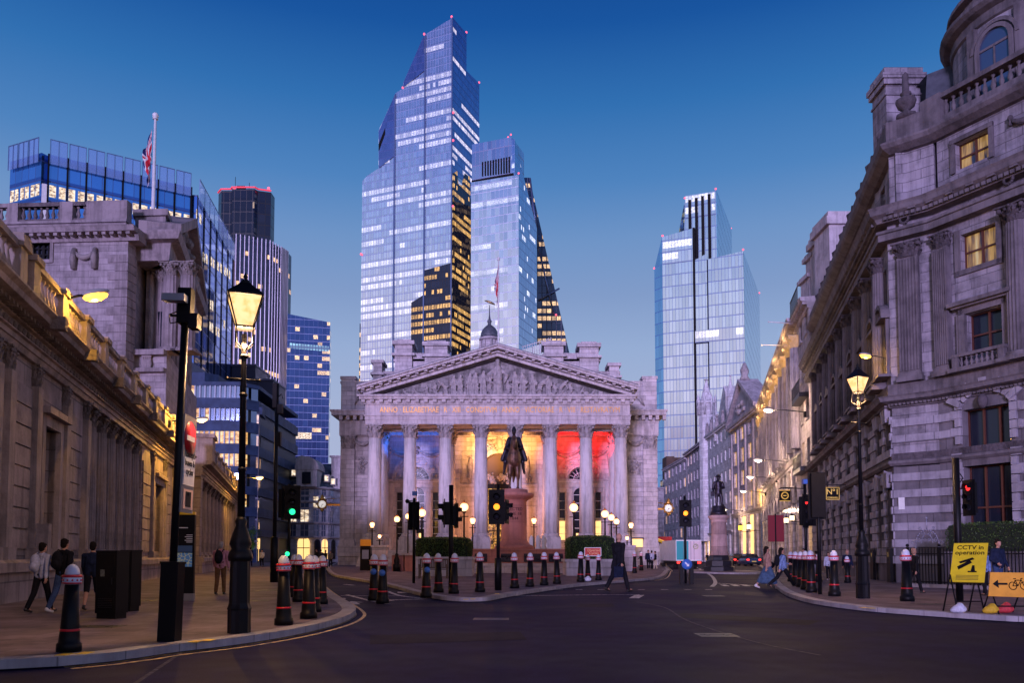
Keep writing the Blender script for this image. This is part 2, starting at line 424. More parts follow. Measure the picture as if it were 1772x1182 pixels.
# ------------------------------------------------------------------ ground, road, pavements
def asphalt(name, col, seams=True):
    m, nt, b = mat_new(name); o = objc(nt)
    big = noise(nt, o, 0.22, 5, 0.65); fine = noise(nt, o, 60, 3, 0.7); mid = noise(nt, o, 1.7, 5, 0.7)
    c = Vector(col)
    r = ramp(nt, [(0.3, tuple(c*0.55)), (0.5, tuple(c)), (0.7, tuple(c*1.6))], big)
    f = ramp(nt, [(0.35, (0.55,)*3), (0.65, (1.5,)*3)], fine); g = ramp(nt, [(0.35, (0.8,)*3), (0.65, (1.15,)*3)], mid)
    cc = mix(nt, 1.0, mix(nt, 1.0, r.outputs[0], f.outputs[0], 'MULTIPLY'), g.outputs[0], 'MULTIPLY')
    nt.links.new(cc, b.inputs['Base Color'])
    b.inputs['Specular IOR Level'].default_value = 0.07
    rr = ramp(nt, [(0.3, (0.62,)*3), (0.7, (0.88,)*3)], big); nt.links.new(rr.outputs[0], b.inputs['Roughness'])
    bump(nt, b, fine, 0.35, 0.006); return m
ASPH = asphalt('asphalt', (0.016, 0.014, 0.050))
def paving(name, col, w=0.75, h=0.55):
    m, nt, b = mat_new(name); u = uvnode(nt)
    br = nt.nodes.new('ShaderNodeTexBrick'); nt.links.new(u, br.inputs['Vector']); br.inputs['Scale'].default_value = 1
    br.inputs['Brick Width'].default_value = w; br.inputs['Row Height'].default_value = h; br.inputs['Mortar Size'].default_value = 0.006
    c = Vector(col); br.inputs['Color1'].default_value = (*(c*0.8), 1); br.inputs['Color2'].default_value = (*(c*1.2), 1); br.inputs['Mortar'].default_value = (*(c*0.4), 1)
    g = ramp(nt, [(0.35, (0.6,)*3), (0.6, (1.1,)*3)], noise(nt, objc(nt), 0.8, 6, 0.7))
    gum = ramp(nt, [(0.71, (1,)*3), (0.74, (0.6,)*3)], noise(nt, objc(nt), 5, 2, 0.4))
    nt.links.new(mix(nt, 1.0, mix(nt, 1.0, br.outputs[0], g.outputs[0], 'MULTIPLY'), gum.outputs[0], 'MULTIPLY'), b.inputs['Base Color'])
    b.inputs['Roughness'].default_value = 0.7; b.inputs['Specular IOR Level'].default_value = 0.15; bump(nt, b, mth(nt, 'MULTIPLY', br.outputs['Fac'], -1.0), 0.5, 0.006); return m
PAVE = paving('york_paving', (0.16, 0.125, 0.165))
KERB = stone('granite_kerb', (0.40, 0.38, 0.42), 3, 0.9, 0.01, bumpd=0.01, grime=0.3)
gm = MB(); S = 4000
gm.quad((-S,-S,-0.02), (S,-S,-0.02), (S,S,-0.02), (-S,S,-0.02))
tag(gm.build('ground', plain('city_ground', (0.05, 0.045, 0.05), 0.9, var=0.3, vs=0.05)), kind='structure')
rm = MB(); rm.quad((-60,-40,0), (60,-40,0), (60,260,0), (-60,260,0)); tag(rm.build('road', ASPH), kind='structure')

KH = 0.12
def smoothpath(pts, n=5):
    out = []
    P = [Vector((p[0], p[1])) for p in pts]
    for i in range(len(P)-1):
        a = P[max(0,i-1)]; b = P[i]; c = P[i+1]; d = P[min(len(P)-1,i+2)]
        for k in range(n):
            t = k/n
            out.append(0.5*((2*b)+(c-a)*t+(2*a-5*b+4*c-d)*t*t+(3*b-a-3*c+d)*t*t*t))
    out.append(P[-1]); return out
def pavement(edge, rest, name):
    """edge: kerb line, pavement on the left hand of travel reversed by 'rest' closing points"""
    pts = [tuple(p) for p in edge]+[tuple(p) for p in rest]
    ar = sum(pts[i][0]*pts[(i+1)%len(pts)][1]-pts[(i+1)%len(pts)][0]*pts[i][1] for i in range(len(pts)))
    if ar < 0: pts2 = pts[::-1]
    else: pts2 = pts
    m = MB(); m.prism_z(pts2, -0.01, KH); tag(m.build(name, PAVE), kind='structure')
    path = edge if ar < 0 else edge[::-1]
    k = MB(); k.sweep([(-0.30, KH+0.004), (-0.30, 0.02), (0.012, 0.0), (0.006, KH-0.015), (-0.02, KH+0.004)][::-1], path)
    tag(k.build('kerb', KERB), kind='structure')
# west-side pavement by the long colonnade
e1 = [(-40, 6.0), (-16, 8.0)]+[G(x, y, KH).xy for x, y in ((0,1138),(119,1130),(290,1112),(413,1098),(500,1084),(560,1070),(585,1060),(591,1052),(580,1041),(560,1028),(545,1014),(540,1003))]
e1 = [Vector((-24,8.2)), Vector((-17,8.45)), Vector((-10.5,8.75))]+[Vector(p) for i, p in enumerate(e1) if i >= 2 and i != 3]+[at(545,48).xy, at(556,62).xy, at(563,80).xy, at(566,110).xy, at(572,150).xy]
E1 = smoothpath(e1, 5)
pavement(E1, [Vector((-60,150)), Vector((-60,8.0)), Vector((-30,8.1))], 'pavement')
# island in front of the exchange and along its flank
e2 = [at(588,150).xy, at(578,100).xy, at(573,80).xy]+[Vector(G(x, y, KH).xy) for x, y in ((572,985),(584,994),(628,1002),(668,1008),(700,1015),(740,1025),(782,1032),(823,1034),(860,1028),(910,1021),(982,1012),(1063,1005),(1125,1000),(1142,995),(1150,987))]+[at(1152,66).xy, at(1148,90).xy, at(1146,120).xy, at(1150,200).xy]
E2 = smoothpath(e2, 5)
pavement(E2, [], 'pavement')
# pavement along the corner building and the street behind it
e3 = [at(1237,200).xy, at(1285,130).xy, at(1316,90).xy, at(1330,64).xy]+[Vector(G(x, y, KH).xy) for x, y in ((1340,992),(1346,1000),(1353,1010),(1372,1023),(1405,1034),(1449,1042),(1519,1050),(1600,1056),(1680,1061),(1772,1066))]+[Vector((10.9,14.7)), Vector((12.6,14.0)), Vector((15,13.1)), Vector((19,11.9)), Vector((26,10.2)), Vector((38,8))]
E3 = smoothpath(e3, 5)
pavement(E3, [Vector((60,8)), Vector((60,200))], 'pavement')
# refuge round the soldier statue
rc = at(1246, 60)
ring = [Vector((rc.x+2.6*cos(a), rc.y+6*sin(a))) for a in [i*2*pi/28 for i in range(29)]]
m = MB(); m.prism_z([tuple(p) for p in ring[:-1]], -0.01, KH); tag(m.build('pavement', PAVE), kind='structure')
k = MB(); k.sweep([(-0.30, KH+0.004), (-0.30, 0.02), (0.012, 0.0), (0.006, KH-0.015), (-0.02, KH+0.004)][::-1], ring[:]); tag(k.build('kerb', KERB), kind='structure')

# painted markings
PAINT_M, nt, b = mat_new('worn_road_paint')
f = ramp(nt, [(0.42, (0.12, 0.11, 0.13)), (0.55, (0.62, 0.60, 0.64))], noise(nt, objc(nt), 9, 6, 0.75)); nt.links.new(f.outputs[0], b.inputs['Base Color']); b.inputs['Roughness'].default_value = 0.6
YEL_M, nt, b = mat_new('worn_yellow_paint')
f = ramp(nt, [(0.38, (0.16, 0.12, 0.08)), (0.56, (0.70, 0.50, 0.22))], noise(nt, objc(nt), 7, 6, 0.75)); nt.links.new(f.outputs[0], b.inputs['Base Color']); b.inputs['Roughness'].default_value = 0.6
def ribbon(mb, pts, w, z=0.004):
    P = [Vector((p[0], p[1])) for p in pts]; L = []; R = []
    for i, p in enumerate(P):
        d = (P[min(i+1,len(P)-1)]-P[max(i-1,0)]).normalized(); n = Vector((-d.y, d.x))
        L.append((p.x+n.x*w/2, p.y+n.y*w/2, z)); R.append((p.x-n.x*w/2, p.y-n.y*w/2, z))
    for i in range(len(P)-1): mb.quad(R[i], R[i+1], L[i+1], L[i])
def gl(pts, n=4): return smoothpath([G(x, y).xy for x, y in pts], n)
wm = MB()
ribbon(wm, gl([(876,1032),(960,1031),(1040,1030),(1107,1030)], 1), 0.16)
ribbon(wm, gl([(1107,1030.5),(1097,1036)], 1), 0.3)
ribbon(wm, gl([(590,1031.5),(640,1032),(700,1032)], 1), 0.12)
ribbon(wm, gl([(671,1024),(690,1031),(720,1035),(745,1036)]), 0.14)
ribbon(wm, gl([(600,1030),(640,1040),(672,1046)], 2), 0.14)
for x in (905, 935, 968, 1002, 1040, 1110, 1150, 1190, 1226): ribbon(wm, gl([(x-6,1021),(x+6,1021)], 1), 0.25)
ribbon(wm, gl([(1232,1016),(1238,1008),(1231,997),(1218,990)]), 0.18)
for a in ((1212,986),(1204,982.5),(1197,979.5)): ribbon(wm, gl([(a[0]-2,a[1]-1.2),(a[0]+3,a[1]+1.2)], 1), 0.2)
ribbon(wm, gl([(1242,1010),(1275,1012),(1306,1014)], 1), 0.2)
for x in (1250, 1268, 1286): ribbon(wm, gl([(x,1012.5),(x+8,1015)], 1), 0.25)
# arrow and cycle marks by the paired bollards
def arrow(mb, c, s, rz):
    M = Matrix.Translation((c.x, c.y, 0)) @ Matrix.Rotation(rz, 4, 'Z')
    o = len(mb.v); mb.poly([(-.12*s,-1*s,.004),(.12*s,-1*s,.004),(.12*s,.2*s,.004),(-.12*s,.2*s,.004)]); mb.poly([(-.4*s,.2*s,.004),(.4*s,.2*s,.004),(0,1*s,.004)]); mb.xf(M, o)
arrow(wm, G(613,1044), 0.7, 0.3); arrow(wm, G(716,1027), 1.2, 0.6); arrow(wm, G(683,1039), 0.9, 2.2)
for k_, (x, y) in enumerate(((574,1037),(583,1037))):
    c = G(x, y); ribbon(wm, [(c.x+0.22*cos(a), c.y+0.42*sin(a)) for a in [i*pi/6 for i in range(13)]], 0.07)
ribbon(wm, gl([(596,1012),(612,1013.5)], 1), .2); ribbon(wm, gl([(640,1014),(660,1016)], 1), .2)
tag(wm.build('road_markings', PAINT_M), kind='structure')
ym = MB()
for off in (0.28, 0.48):
    P = E1[16:62]; Q = []
    for i, p in enumerate(P):
        d = (P[min(i+1,len(P)-1)]-P[max(i-1,0)]).normalized(); Q.append(p+Vector((d.y, -d.x))*off)
    ribbon(ym, Q, 0.07)
    P = E2[-32:-2]; Q = []
    for i, p in enumerate(P):
        d = (P[min(i+1,len(P)-1)]-P[max(i-1,0)]).normalized(); Q.append(p+Vector((d.y, -d.x))*off)
    ribbon(ym, Q, 0.09)
tag(ym.build('road_markings', YEL_M), kind='structure')
# yellow kerb blips
yb = MB()
def blip(px, py, w=0.13):
    p = G(px, py+4, KH); yb.box(p.x-w/2, p.x+w/2, p.y+0.0, p.y+0.2, KH+0.004, KH+0.010)
for x, y in ((103,1132),(139,1129.5),(333,1109),(355,1106.5),(806,1034.5),(818,1034),(1497,1049),(1511,1050),(860,1024.6)): blip(x, y)
tag(yb.build('kerb_markings', plain('kerb_yellow', (0.75, 0.52, 0.03), 0.6, var=0.25, vs=12)), kind='structure')
# asphalt seams
sm_ = MB(); ribbon(sm_, gl([(325,1122),(300,1140),(262,1165),(225,1190)]), 0.05, 0.003)
ribbon(sm_, gl([(1100,1042),(1150,1052),(1190,1075),(1300,1110),(1420,1135)]), 0.045, 0.003)
tag(sm_.build('road_surface', plain('seam_grey', (0.075,0.07,0.10), 0.9, 0, .2, var=0.5, vs=8)), kind='structure')
COVM = plain('cover_iron', (0.022,0.02,0.026), 0.5, 0.5, var=0.4, vs=20)
for (px, py, w, d, z, lab) in ((250,1040,.6,.6,KH,'square iron cover in the paving by the wayfinding pillar'),(170,1085,.7,.5,KH,'iron cover in front of the street cabinets'),(445,1040,.6,.5,KH,'iron cover beside the tall lamp post base'),(470,1022,.8,.9,KH,'large iron cover by the foot of the tall mast'),
    (1235,1032,.6,.7,0,'iron cover in the road before the dashed lines'),(850,1072,.7,.5,0,'iron cover in the middle of the dark junction'),(1240,1100,.6,.6,0,'iron cover in the road close to the long seam'),(1610,1046,.7,.5,KH,'iron cover near the bollard by the railings'),(930,1014,.8,.8,KH,'iron cover before the statue steps')):
    p = G(px, py, z); m = MB(); m.box(p.x-w/2, p.x+w/2, p.y-d/2, p.y+d/2, z-0.02, z+0.005)
    for q in (-.25, .25): m.box(p.x+w*q-.03, p.x+w*q+.03, p.y-.06, p.y+.06, z+0.005, z+0.011)
    m.box(p.x-w/2+.04, p.x+w/2-.04, p.y-.006, p.y+.006, z+.005, z+.009); tag(m.build('manhole_cover', COVM), lab, 'manhole cover', 'iron covers set in the ground')
# repaired strips and tar seams
PATCH = asphalt('patched_asphalt', (0.017, 0.014, 0.026)); PATCHL = asphalt('pale_patched_asphalt', (0.040, 0.034, 0.060))
pm_ = MB(); gq = lambda *P: pm_.poly([(*G(x, y).xy, .002) for x, y in P])
gq((640,1100),(900,1094),(912,1108),(640,1116)); gq((1180,1062),(1420,1075),(1400,1083),(1168,1069)); gq((1000,1046),(1060,1046),(1064,1051),(1000,1051)); tag(pm_.build('road_surface', PATCH), kind='structure')
pm_ = MB(); gq((700,1046),(836,1044),(842,1049),(700,1052)); gq((1290,1024),(1345,1030),(1352,1036),(1288,1030)); tag(pm_.build('road_surface', PATCHL), kind='structure')
ts = MB()
for P in (((640,1116),(912,1108)), ((1168,1069),(1400,1083))): ribbon(ts, gl(P, 2), .03, .0035)
tag(ts.build('road_surface', plain('tar_seam', (.012,.010,.018), .95, 0, .1)), kind='structure')

# ------------------------------------------------------------------ shared classical pieces
def capital_mb(r, h, n=8, hi=True):
    """corinthian capital, column top radius r, height h, base at z=0"""
    m = MB()
    m.lathe([(r*1.08,0),(r*1.12,h*.03),(r*1.0,h*.07),(r*1.0,h*.5),(r*1.12,h*.75),(r*1.35,h*.9)], n=12)
    for row, (z0, z1, out, cnt, ph) in enumerate(((.05,.40,.30,8,0),(.28,.66,.42,8,.5))):
        for i in range(cnt):
            a = 2*pi*(i+ph)/cnt; c, s_ = cos(a), sin(a); w = r*0.34
            def P(rr, t, z): return ((rr)*c-t*s_, rr*s_+t*c, z*h)
            r0 = r*1.02
            m.add([P(r0,-w,z0),P(r0,w,z0),P(r0+r*.12,w*1.05,z1-.08),P(r0+r*.12,-w*1.05,z1-.08),
                   P(r0+r*out,w*.6,z1),P(r0+r*out,-w*.6,z1),P(r0+r*out*1.05,w*.35,z1-.10),P(r0+r*out*1.05,-w*.35,z1-.10)],
                  [(0,1,2,3),(3,2,4,5),(5,4,6,7),(1,0,7,6)])
    for i in range(4):
        a = pi/4+i*pi/2; c, s_ = cos(a), sin(a)
        m.ball((r*1.55*c, r*1.55*s_, h*.77), (r*.26, r*.26, r*.26), 6, rings=5)
        m.tube([(r*1.0*c, r*1.0*s_, h*.5), (r*1.3*c, r*1.3*s_, h*.68), (r*1.55*c, r*1.55*s_, h*.82)], r*.12, 4)
        a = i*pi/2; c, s_ = cos(a), sin(a); m.ball((r*1.32*c, r*1.32*s_, h*.90), r*.17, 5, rings=4)
        for q in (-.35, .35): m.ball((r*1.25*cos(a+q), r*1.25*sin(a+q), h*.76), r*.17, 5, rings=4)
    k = r*1.42; q = r*1.2
    m.prism_z([(-k,-k),(0,-q),(k,-k),(q,0),(k,k),(0,q),(-k,k),(-q,0)], h*.9, h)
    return m
def col_base_mb(r, h, plinth=True):
    m = MB(); k = r*1.38
    if plinth: m.box(-k, k, -k, k, 0, h*.38)
    m.lathe([(r*1.36,h*.38),(r*1.40,h*.48),(r*1.34,h*.58),(r*1.18,h*.64),(r*1.16,h*.74),(r*1.24,h*.82),(r*1.2,h*.9),(r*1.03,h)], n=16)
    return m
def baluster_mb(h, r):
    m = MB(); m.lathe([(r*.8,0),(r*.8,h*.08),(r*.45,h*.14),(r*.95,h*.36),(r*.55,h*.62),(r*.35,h*.82),(r*.75,h*.92),(r*.75,h)], n=6)
    return m
def dentils(mb, x0, x1, y0, y1, z0, z1, pitch, w):
    n = int((x1-x0)/pitch)
    for i in range(n+1):
        x = x0+(x1-x0-w)*i/max(1, n); mb.box(x, x+w, y0, y1, z0, z1)
def swag(mb, x0, x1, z, sag, y, r):
    pts = []; rs = []
    for i in range(11):
        t = i/10; pts.append((x0+(x1-x0)*t, y, z-sag*4*t*(1-t))); rs.append(r*(0.55+0.9*sin(pi*t)))
    mb.tube(pts, rs, 6)
    for x in (x0, x1):
        mb.ball((x, y, z+r*.4), r*1.2, 6); mb.tube([(x, y, z), (x, y, z-sag*.9)], [r*.7, r*.9], 5)
    for i in range(14):
        t = random.random(); mb.ball((x0+(x1-x0)*t, y-r*.6, z-sag*4*t*(1-t)+random.uniform(-r,r)*.6), r*random.uniform(.35,.6), 5, rings=4)

# ------------------------------------------------------------------ the exchange with its portico
EX = Vector((-1.56, 87.5, 0))
def zf(py): return PY(861, py, 87.5).z
def zw(py): return PY(700, py, 96.0).z
def lx(px, Y=87.5, py=800): return PY(px, py, Y).x-EX.x
ex = thing('exchange_building', 'stone exchange with a columned portico, carved pediment and latin inscription', 'building', EX)
FLOOR = zf(953)
ZB = zf(935); ZC0 = zf(759); ZA = zf(736); ZT = zf(691)
CR = 0.74
# flooring and steps
m = MB(); m.box(-14.6, 14.6, -1.1, 8.5, 0, FLOOR)
for i in range(7): m.box(-14.6-0.0, 14.6, -1.1-(i+1)*0.36, -1.1-i*0.36, 0, FLOOR-(i+1)*FLOOR/8.0)
m.build('portico_steps', STONE, ex)
ped_m = MB(); ped_m.box(-1.05, 1.05, -1.05, 1.05, 0, ZB-FLOOR)
col_mesh = MB(); col_mesh.lathe([(CR,0),(CR*.995,(ZC0-ZB)*.3),(CR*.94,(ZC0-ZB)*.65),(CR*.86,ZC0-ZB)], n=24)
shaft_me = col_mesh.mesh('shaft', carved('column_stone', (0.68, 0.63, 0.67), 3, 0.16, 0.02))
cap_me = capital_mb(CR*.9, ZA-ZC0).mesh('capital', CARVE)
bs = col_base_mb(CR, 0.75); ped2 = MB(); ped2.merge(ped_m); ped2.merge(bs, Matrix.Translation((0,0,ZB-FLOOR-0.002)))
base_me = ped2.mesh('column_base', TRIM)
def link_me(name, me, parent, loc=(0,0,0), rz=0):
    o = bpy.data.objects.new(name, me); COL.objects.link(o); o.parent = parent; o.location = loc; o.rotation_euler.z = rz; return o
colx = [lx(p, 87.5) for p in (648.5, 709.5, 771, 832.3, 892, 953, 1014, 1074)]
def ex_column(x, y):
    c = link_me('column', shaft_me, ex, (x, y, ZB+0.7))
    link_me('capital', cap_me, c, (0, 0, ZC0-ZB-0.7)); link_me('column_base', base_me, c, (0, 0, FLOOR-ZB-0.7))
for x in colx: ex_column(x, 0)
for x in (colx[0], colx[2], colx[5], colx[7]): ex_column(x, 5.0)
# entablature of the portico
X0, X1 = colx[0]-0.95, colx[7]+0.95
m = MB()
hA = ZT-ZA
m.box(X0, X1, -0.78, 8.4, ZA, ZA+hA*.16); m.box(X0-.04, X1+.04, -0.84, 8.38, ZA+hA*.16, ZA+hA*.30); m.box(X0-.12, X1+.12, -.95, 8.36, ZA+hA*.30, ZA+hA*.34)
m.box(X0, X1, -0.80, 8.38, ZA+hA*.34, ZA+hA*.74)
m.build('entablature', TRIM, ex)
m = MB(); m.box(X0-.15, X1+.15, -1.0, 8.3, ZA+hA*.74, ZA+hA*.80); m.box(X0-.55, X1+.55, -1.5, 8.3, ZA+hA*.91, ZA+hA); m.box(X0-.75, X1+.75, -1.7, 8.3, ZA+hA, ZA+hA+.22)
dentils(m, X0-.35, X1+.35, -1.38, -0.99, ZA+hA*.80, ZA+hA*.91, .95, .42); m.box(X0-.2, X1+.2, -1.05, 8.3, ZA+hA*.80, ZA+hA*.91)
m.build('cornice', TRIM, ex)
GOLD = plain('gilded_letters', (0.80, 0.42, 0.10), 0.45, 0.3)
t = text_mb('ANNO \u00b7 ELIZABETHAE \u00b7 R \u00b7 XIII \u00b7 CONDITVM \u00b7 ANNO \u00b7 VICTORIAE \u00b7 R \u00b7 VIII \u00b7 RESTAVRATVM', 0.86, 0.03)
xs = [p[0] for p in t.v]; k_ = 25.9/(max(xs)-min(xs))
t.xf(Matrix.Diagonal((k_, 1, 1, 1))); t.build('inscription', GOLD, ex, (0.25, -0.84, ZA+hA*.53))
# pediment
ZP = ZA+hA+.22; AP = zf(605)+0.15; W = X1+.75
PX = (X0+X1)/2; hw = (X1-X0)/2+.75
slope = (AP-ZP-0.9)/hw
m = MB(); m.prism_y([(X0+1.2, ZP), (X1-1.2, ZP), (PX, ZP+(hw-1.2)*slope*.93)], -0.55, 1.5); m.build('tympanum', STONE_DK, ex)  # shade between the figures put in as darker stone
def rake(mb, off0, off1, y0, y1, inset=0.0):
    for s_ in (-1, 1):
        a = (PX+s_*(hw-inset), ZP+off0); b_ = (PX, ZP+off0+(hw-inset)*slope); c_ = (PX, ZP+off1+(hw-inset)*slope); d_ = (PX+s_*(hw-inset), ZP+off1)
        pts = [a, b_, c_, d_] if s_ < 0 else [b_, a, d_, c_]
        mb.prism_y(pts, y0, y1)
m = MB(); rake(m, 0.0, 0.32, -.75, 1.4, 0.5); rake(m, .50, .78, -1.65, 8.2); rake(m, .78, .95, -1.85, 8.2)
rake(m, .32, .50, -1.0, 1.4, .3)
for s_ in (-1, 1):
    for i in range(15):
        t_ = (i+.6)/15.6; x = PX+s_*hw*(1-t_); z = ZP+.32+hw*t_*slope
        m.box(x-.18, x+.18, -1.5, -.99, z, z+.19)
m.build('raking_cornice', TRIM, ex)
m = MB()
for s_ in (-1, 1):
    a = (PX+s_*(hw+.05), ZP+.95); b_ = (PX, ZP+.95+hw*slope); pts = [a, b_, (PX, b_[1]+.14), (a[0], a[1]+.14)]
    m.prism_y(pts if s_ < 0 else pts[::-1], -1.6, 14)
m.build('portico_roof', LEAD, ex)
m = MB(); m.prism_y([(X0, ZP+.1), (X1, ZP+.1), (PX, ZP+hw*slope+.4)], 1.5, 14); m.build('gable_block', STONE, ex)
# carved figures of the pediment
def relief_figure(h, pose, seed):
    rnd = random.Random(seed); m = MB()
    if pose == 'stand':
        m.capsule((0,0,.05*h),(0,0,.5*h), .17*h, .13*h); m.capsule((0,0,.5*h),(0,0,.78*h), .14*h, .12*h)
        m.ball((.02*h,-.05*h,.92*h), .075*h); s_ = rnd.choice((-1,1))
        m.capsule((.13*h,0,.76*h),(.2*h*s_,-.1*h,.56*h), .05*h, .04*h); m.capsule((-.13*h,0,.76*h),(-.17*h,-.08*h,.5*h), .05*h, .04*h)
        for i in range(4): m.capsule((-.12*h+i*.08*h,-.1*h,.02*h),(-.08*h+i*.05*h,-.1*h,.6*h), .03*h, .025*h, 6)
    elif pose == 'king':
        m.capsule((0,0,.05*h),(0,0,.5*h), .2*h, .13*h); m.capsule((0,0,.5*h),(0,0,.76*h), .15*h, .13*h); m.ball((0,-.05*h,.88*h), .07*h); m.capsule((0,-.05*h,.93*h),(0,-.05*h,1.0*h), .06*h, .07*h)
        for s_ in (-1,1): m.capsule((.12*h*s_,0,.74*h),(.27*h*s_,-.06*h,.6*h), .05*h, .05*h); m.capsule((.27*h*s_,0,.6*h),(.2*h*s_,-.08*h,.38*h), .07*h, .04*h)
    elif pose == 'bend':
        m.capsule((0,0,.05*h),(.02*h,0,.48*h), .09*h, .1*h); m.capsule((.14*h,0,.02*h),(.03*h,0,.48*h), .07*h, .1*h)
        m.capsule((.02*h,0,.5*h),(-.22*h,-.05*h,.72*h), .12*h, .11*h); m.ball((-.34*h,-.08*h,.82*h), .08*h)
        m.capsule((-.24*h,-.08*h,.68*h),(-.36*h,-.1*h,.4*h), .045*h, .04*h)
    elif pose == 'kneel':
        m.capsule((.1*h,0,.08*h),(-.1*h,0,.3*h), .12*h, .13*h); m.capsule((.2*h,0,.06*h),(.1*h,0,.08*h), .08*h, .1*h); m.capsule((-.1*h,0,.3*h),(-.02*h,0,.62*h), .13*h, .12*h)
        m.ball((-.06*h,-.05*h,.78*h), .085*h); m.capsule((-.06*h,-.08*h,.6*h),(-.3*h,-.1*h,.42*h), .05*h, .04*h)
    else:   # reclining
        m.capsule((.5*h,0,.14*h),(0,0,.22*h), .1*h, .15*h); m.capsule((0,0,.22*h),(-.28*h,0,.55*h), .15*h, .14*h); m.ball((-.36*h,-.05*h,.76*h), .1*h)
        m.capsule((-.34*h,0,.5*h),(-.5*h,-.05*h,.16*h), .06*h, .05*h); m.capsule((.5*h,0,.12*h),(.95*h,0,.1*h), .09*h, .05*h)
    for _ in range(6):
        m.ball((rnd.uniform(-.2,.2)*h, -.1*h, rnd.uniform(.1,.6)*h), rnd.uniform(.03,.06)*h, 6)
    return m
seq = [(-9.9,.9,'recline'),(-8.7,1.0,'recline'),(-7.6,1.35,'kneel'),(-6.7,1.7,'kneel'),(-5.7,1.9,'bend'),(-4.75,2.25,'stand'),(-4.05,2.3,'stand'),(-3.0,2.5,'stand'),(-2.4,2.6,'stand'),(-1.55,2.75,'stand'),(-.75,2.0,'kneel'),
       (0,3.75,'king'),(1.0,2.0,'kneel'),(1.9,2.7,'stand'),(2.7,2.65,'stand'),(3.8,2.4,'stand'),(4.6,2.2,'bend'),(5.5,2.2,'stand'),(6.1,1.7,'kneel'),(6.9,1.9,'bend'),(7.8,1.6,'kneel'),(8.9,1.1,'recline'),(10.2,.8,'recline')]
for i, (x, h, p) in enumerate(seq):
    mb = relief_figure(h, p, i)
    if x > 0: mb.xf(Matrix.Diagonal((-1,1,1,1))); mb.f = [f[::-1] for f in mb.f]
    o = remeshed(mb, 'relief_figure', CARVE, ex, 0.055, 1); o.location = (PX+x, -.68, ZP+.02)
m = MB(); m.box(PX-.8, PX+.8, -.85, -.5, ZP, ZP+.55)
for x in (-10.9,-6.2,-3.6,3.2,7.3,8.3,9.6,11.2): m.ball((PX+x, -.6, ZP+.25), (.35,.2,.3), 8)
m.build('pediment_block', CARVE, ex)
# portico ceiling, back wall
m = MB(); m.box(X0+.5, X1-.5, .6, 8.5, ZA-.02, ZA+.35)
for i in range(8):
    x = X0+.5+(X1-X0-1)*i/7; m.box(x-.25, x+.25, .6, 8.5, ZA-.35, ZA-.02)
for y in (2.6, 5.4): m.box(X0+.5, X1-.5, y-.22, y+.22, ZA-.30, ZA-.025)
m.build('portico_ceiling', TRIM, ex)
YB = 8.5
def arch_pts(cx, r, z0, zs, n=14):
    return [(cx-r, z0)]+[(cx-r*cos(pi*i/n), zs+r*sin(pi*i/n)) for i in range(n+1)]+[(cx+r, z0)]
# wall panels leave the openings free: openings are set as recessed pieces in front of a wall plane
m = MB(); m.box(-18.9, 18.9, YB+.9, YB+60, 0, zw(712)); m.build('body_wall', STONE, ex)
def wall_with_openings(mb, x0, x1, z0, z1, y0, y1, ops):
    """ops [(cx, halfw, zbottom, zspring or ztop, arched)] non overlapping in x; solid elsewhere"""
    ops = sorted(ops); x = x0
    for cx, hw_, zb, zs, ar in ops:
        if cx-hw_ > x: mb.box(x, cx-hw_, y0, y1, z0, z1)
        if zb > z0: mb.box(cx-hw_, cx+hw_, y0, y1, z0, zb)
        if not ar: mb.box(cx-hw_, cx+hw_, y0, y1, zs, z1)
        else:
            n = 12; A = [(cx-hw_*cos(pi*i/n), zs+hw_*sin(pi*i/n)) for i in range(n+1)]
            for i in range(n):
                a, b_ = A[i], A[i+1]
                mb.prism_y([a, b_, (b_[0], z1), (a[0], z1)], y0, y1)
        x = cx+hw_
    if x < x1: mb.box(x, x1, y0, y1, z0, z1)
BX = 9.7
zlun = zw(830); zwin0 = zw(935); zwinT = zw(852)
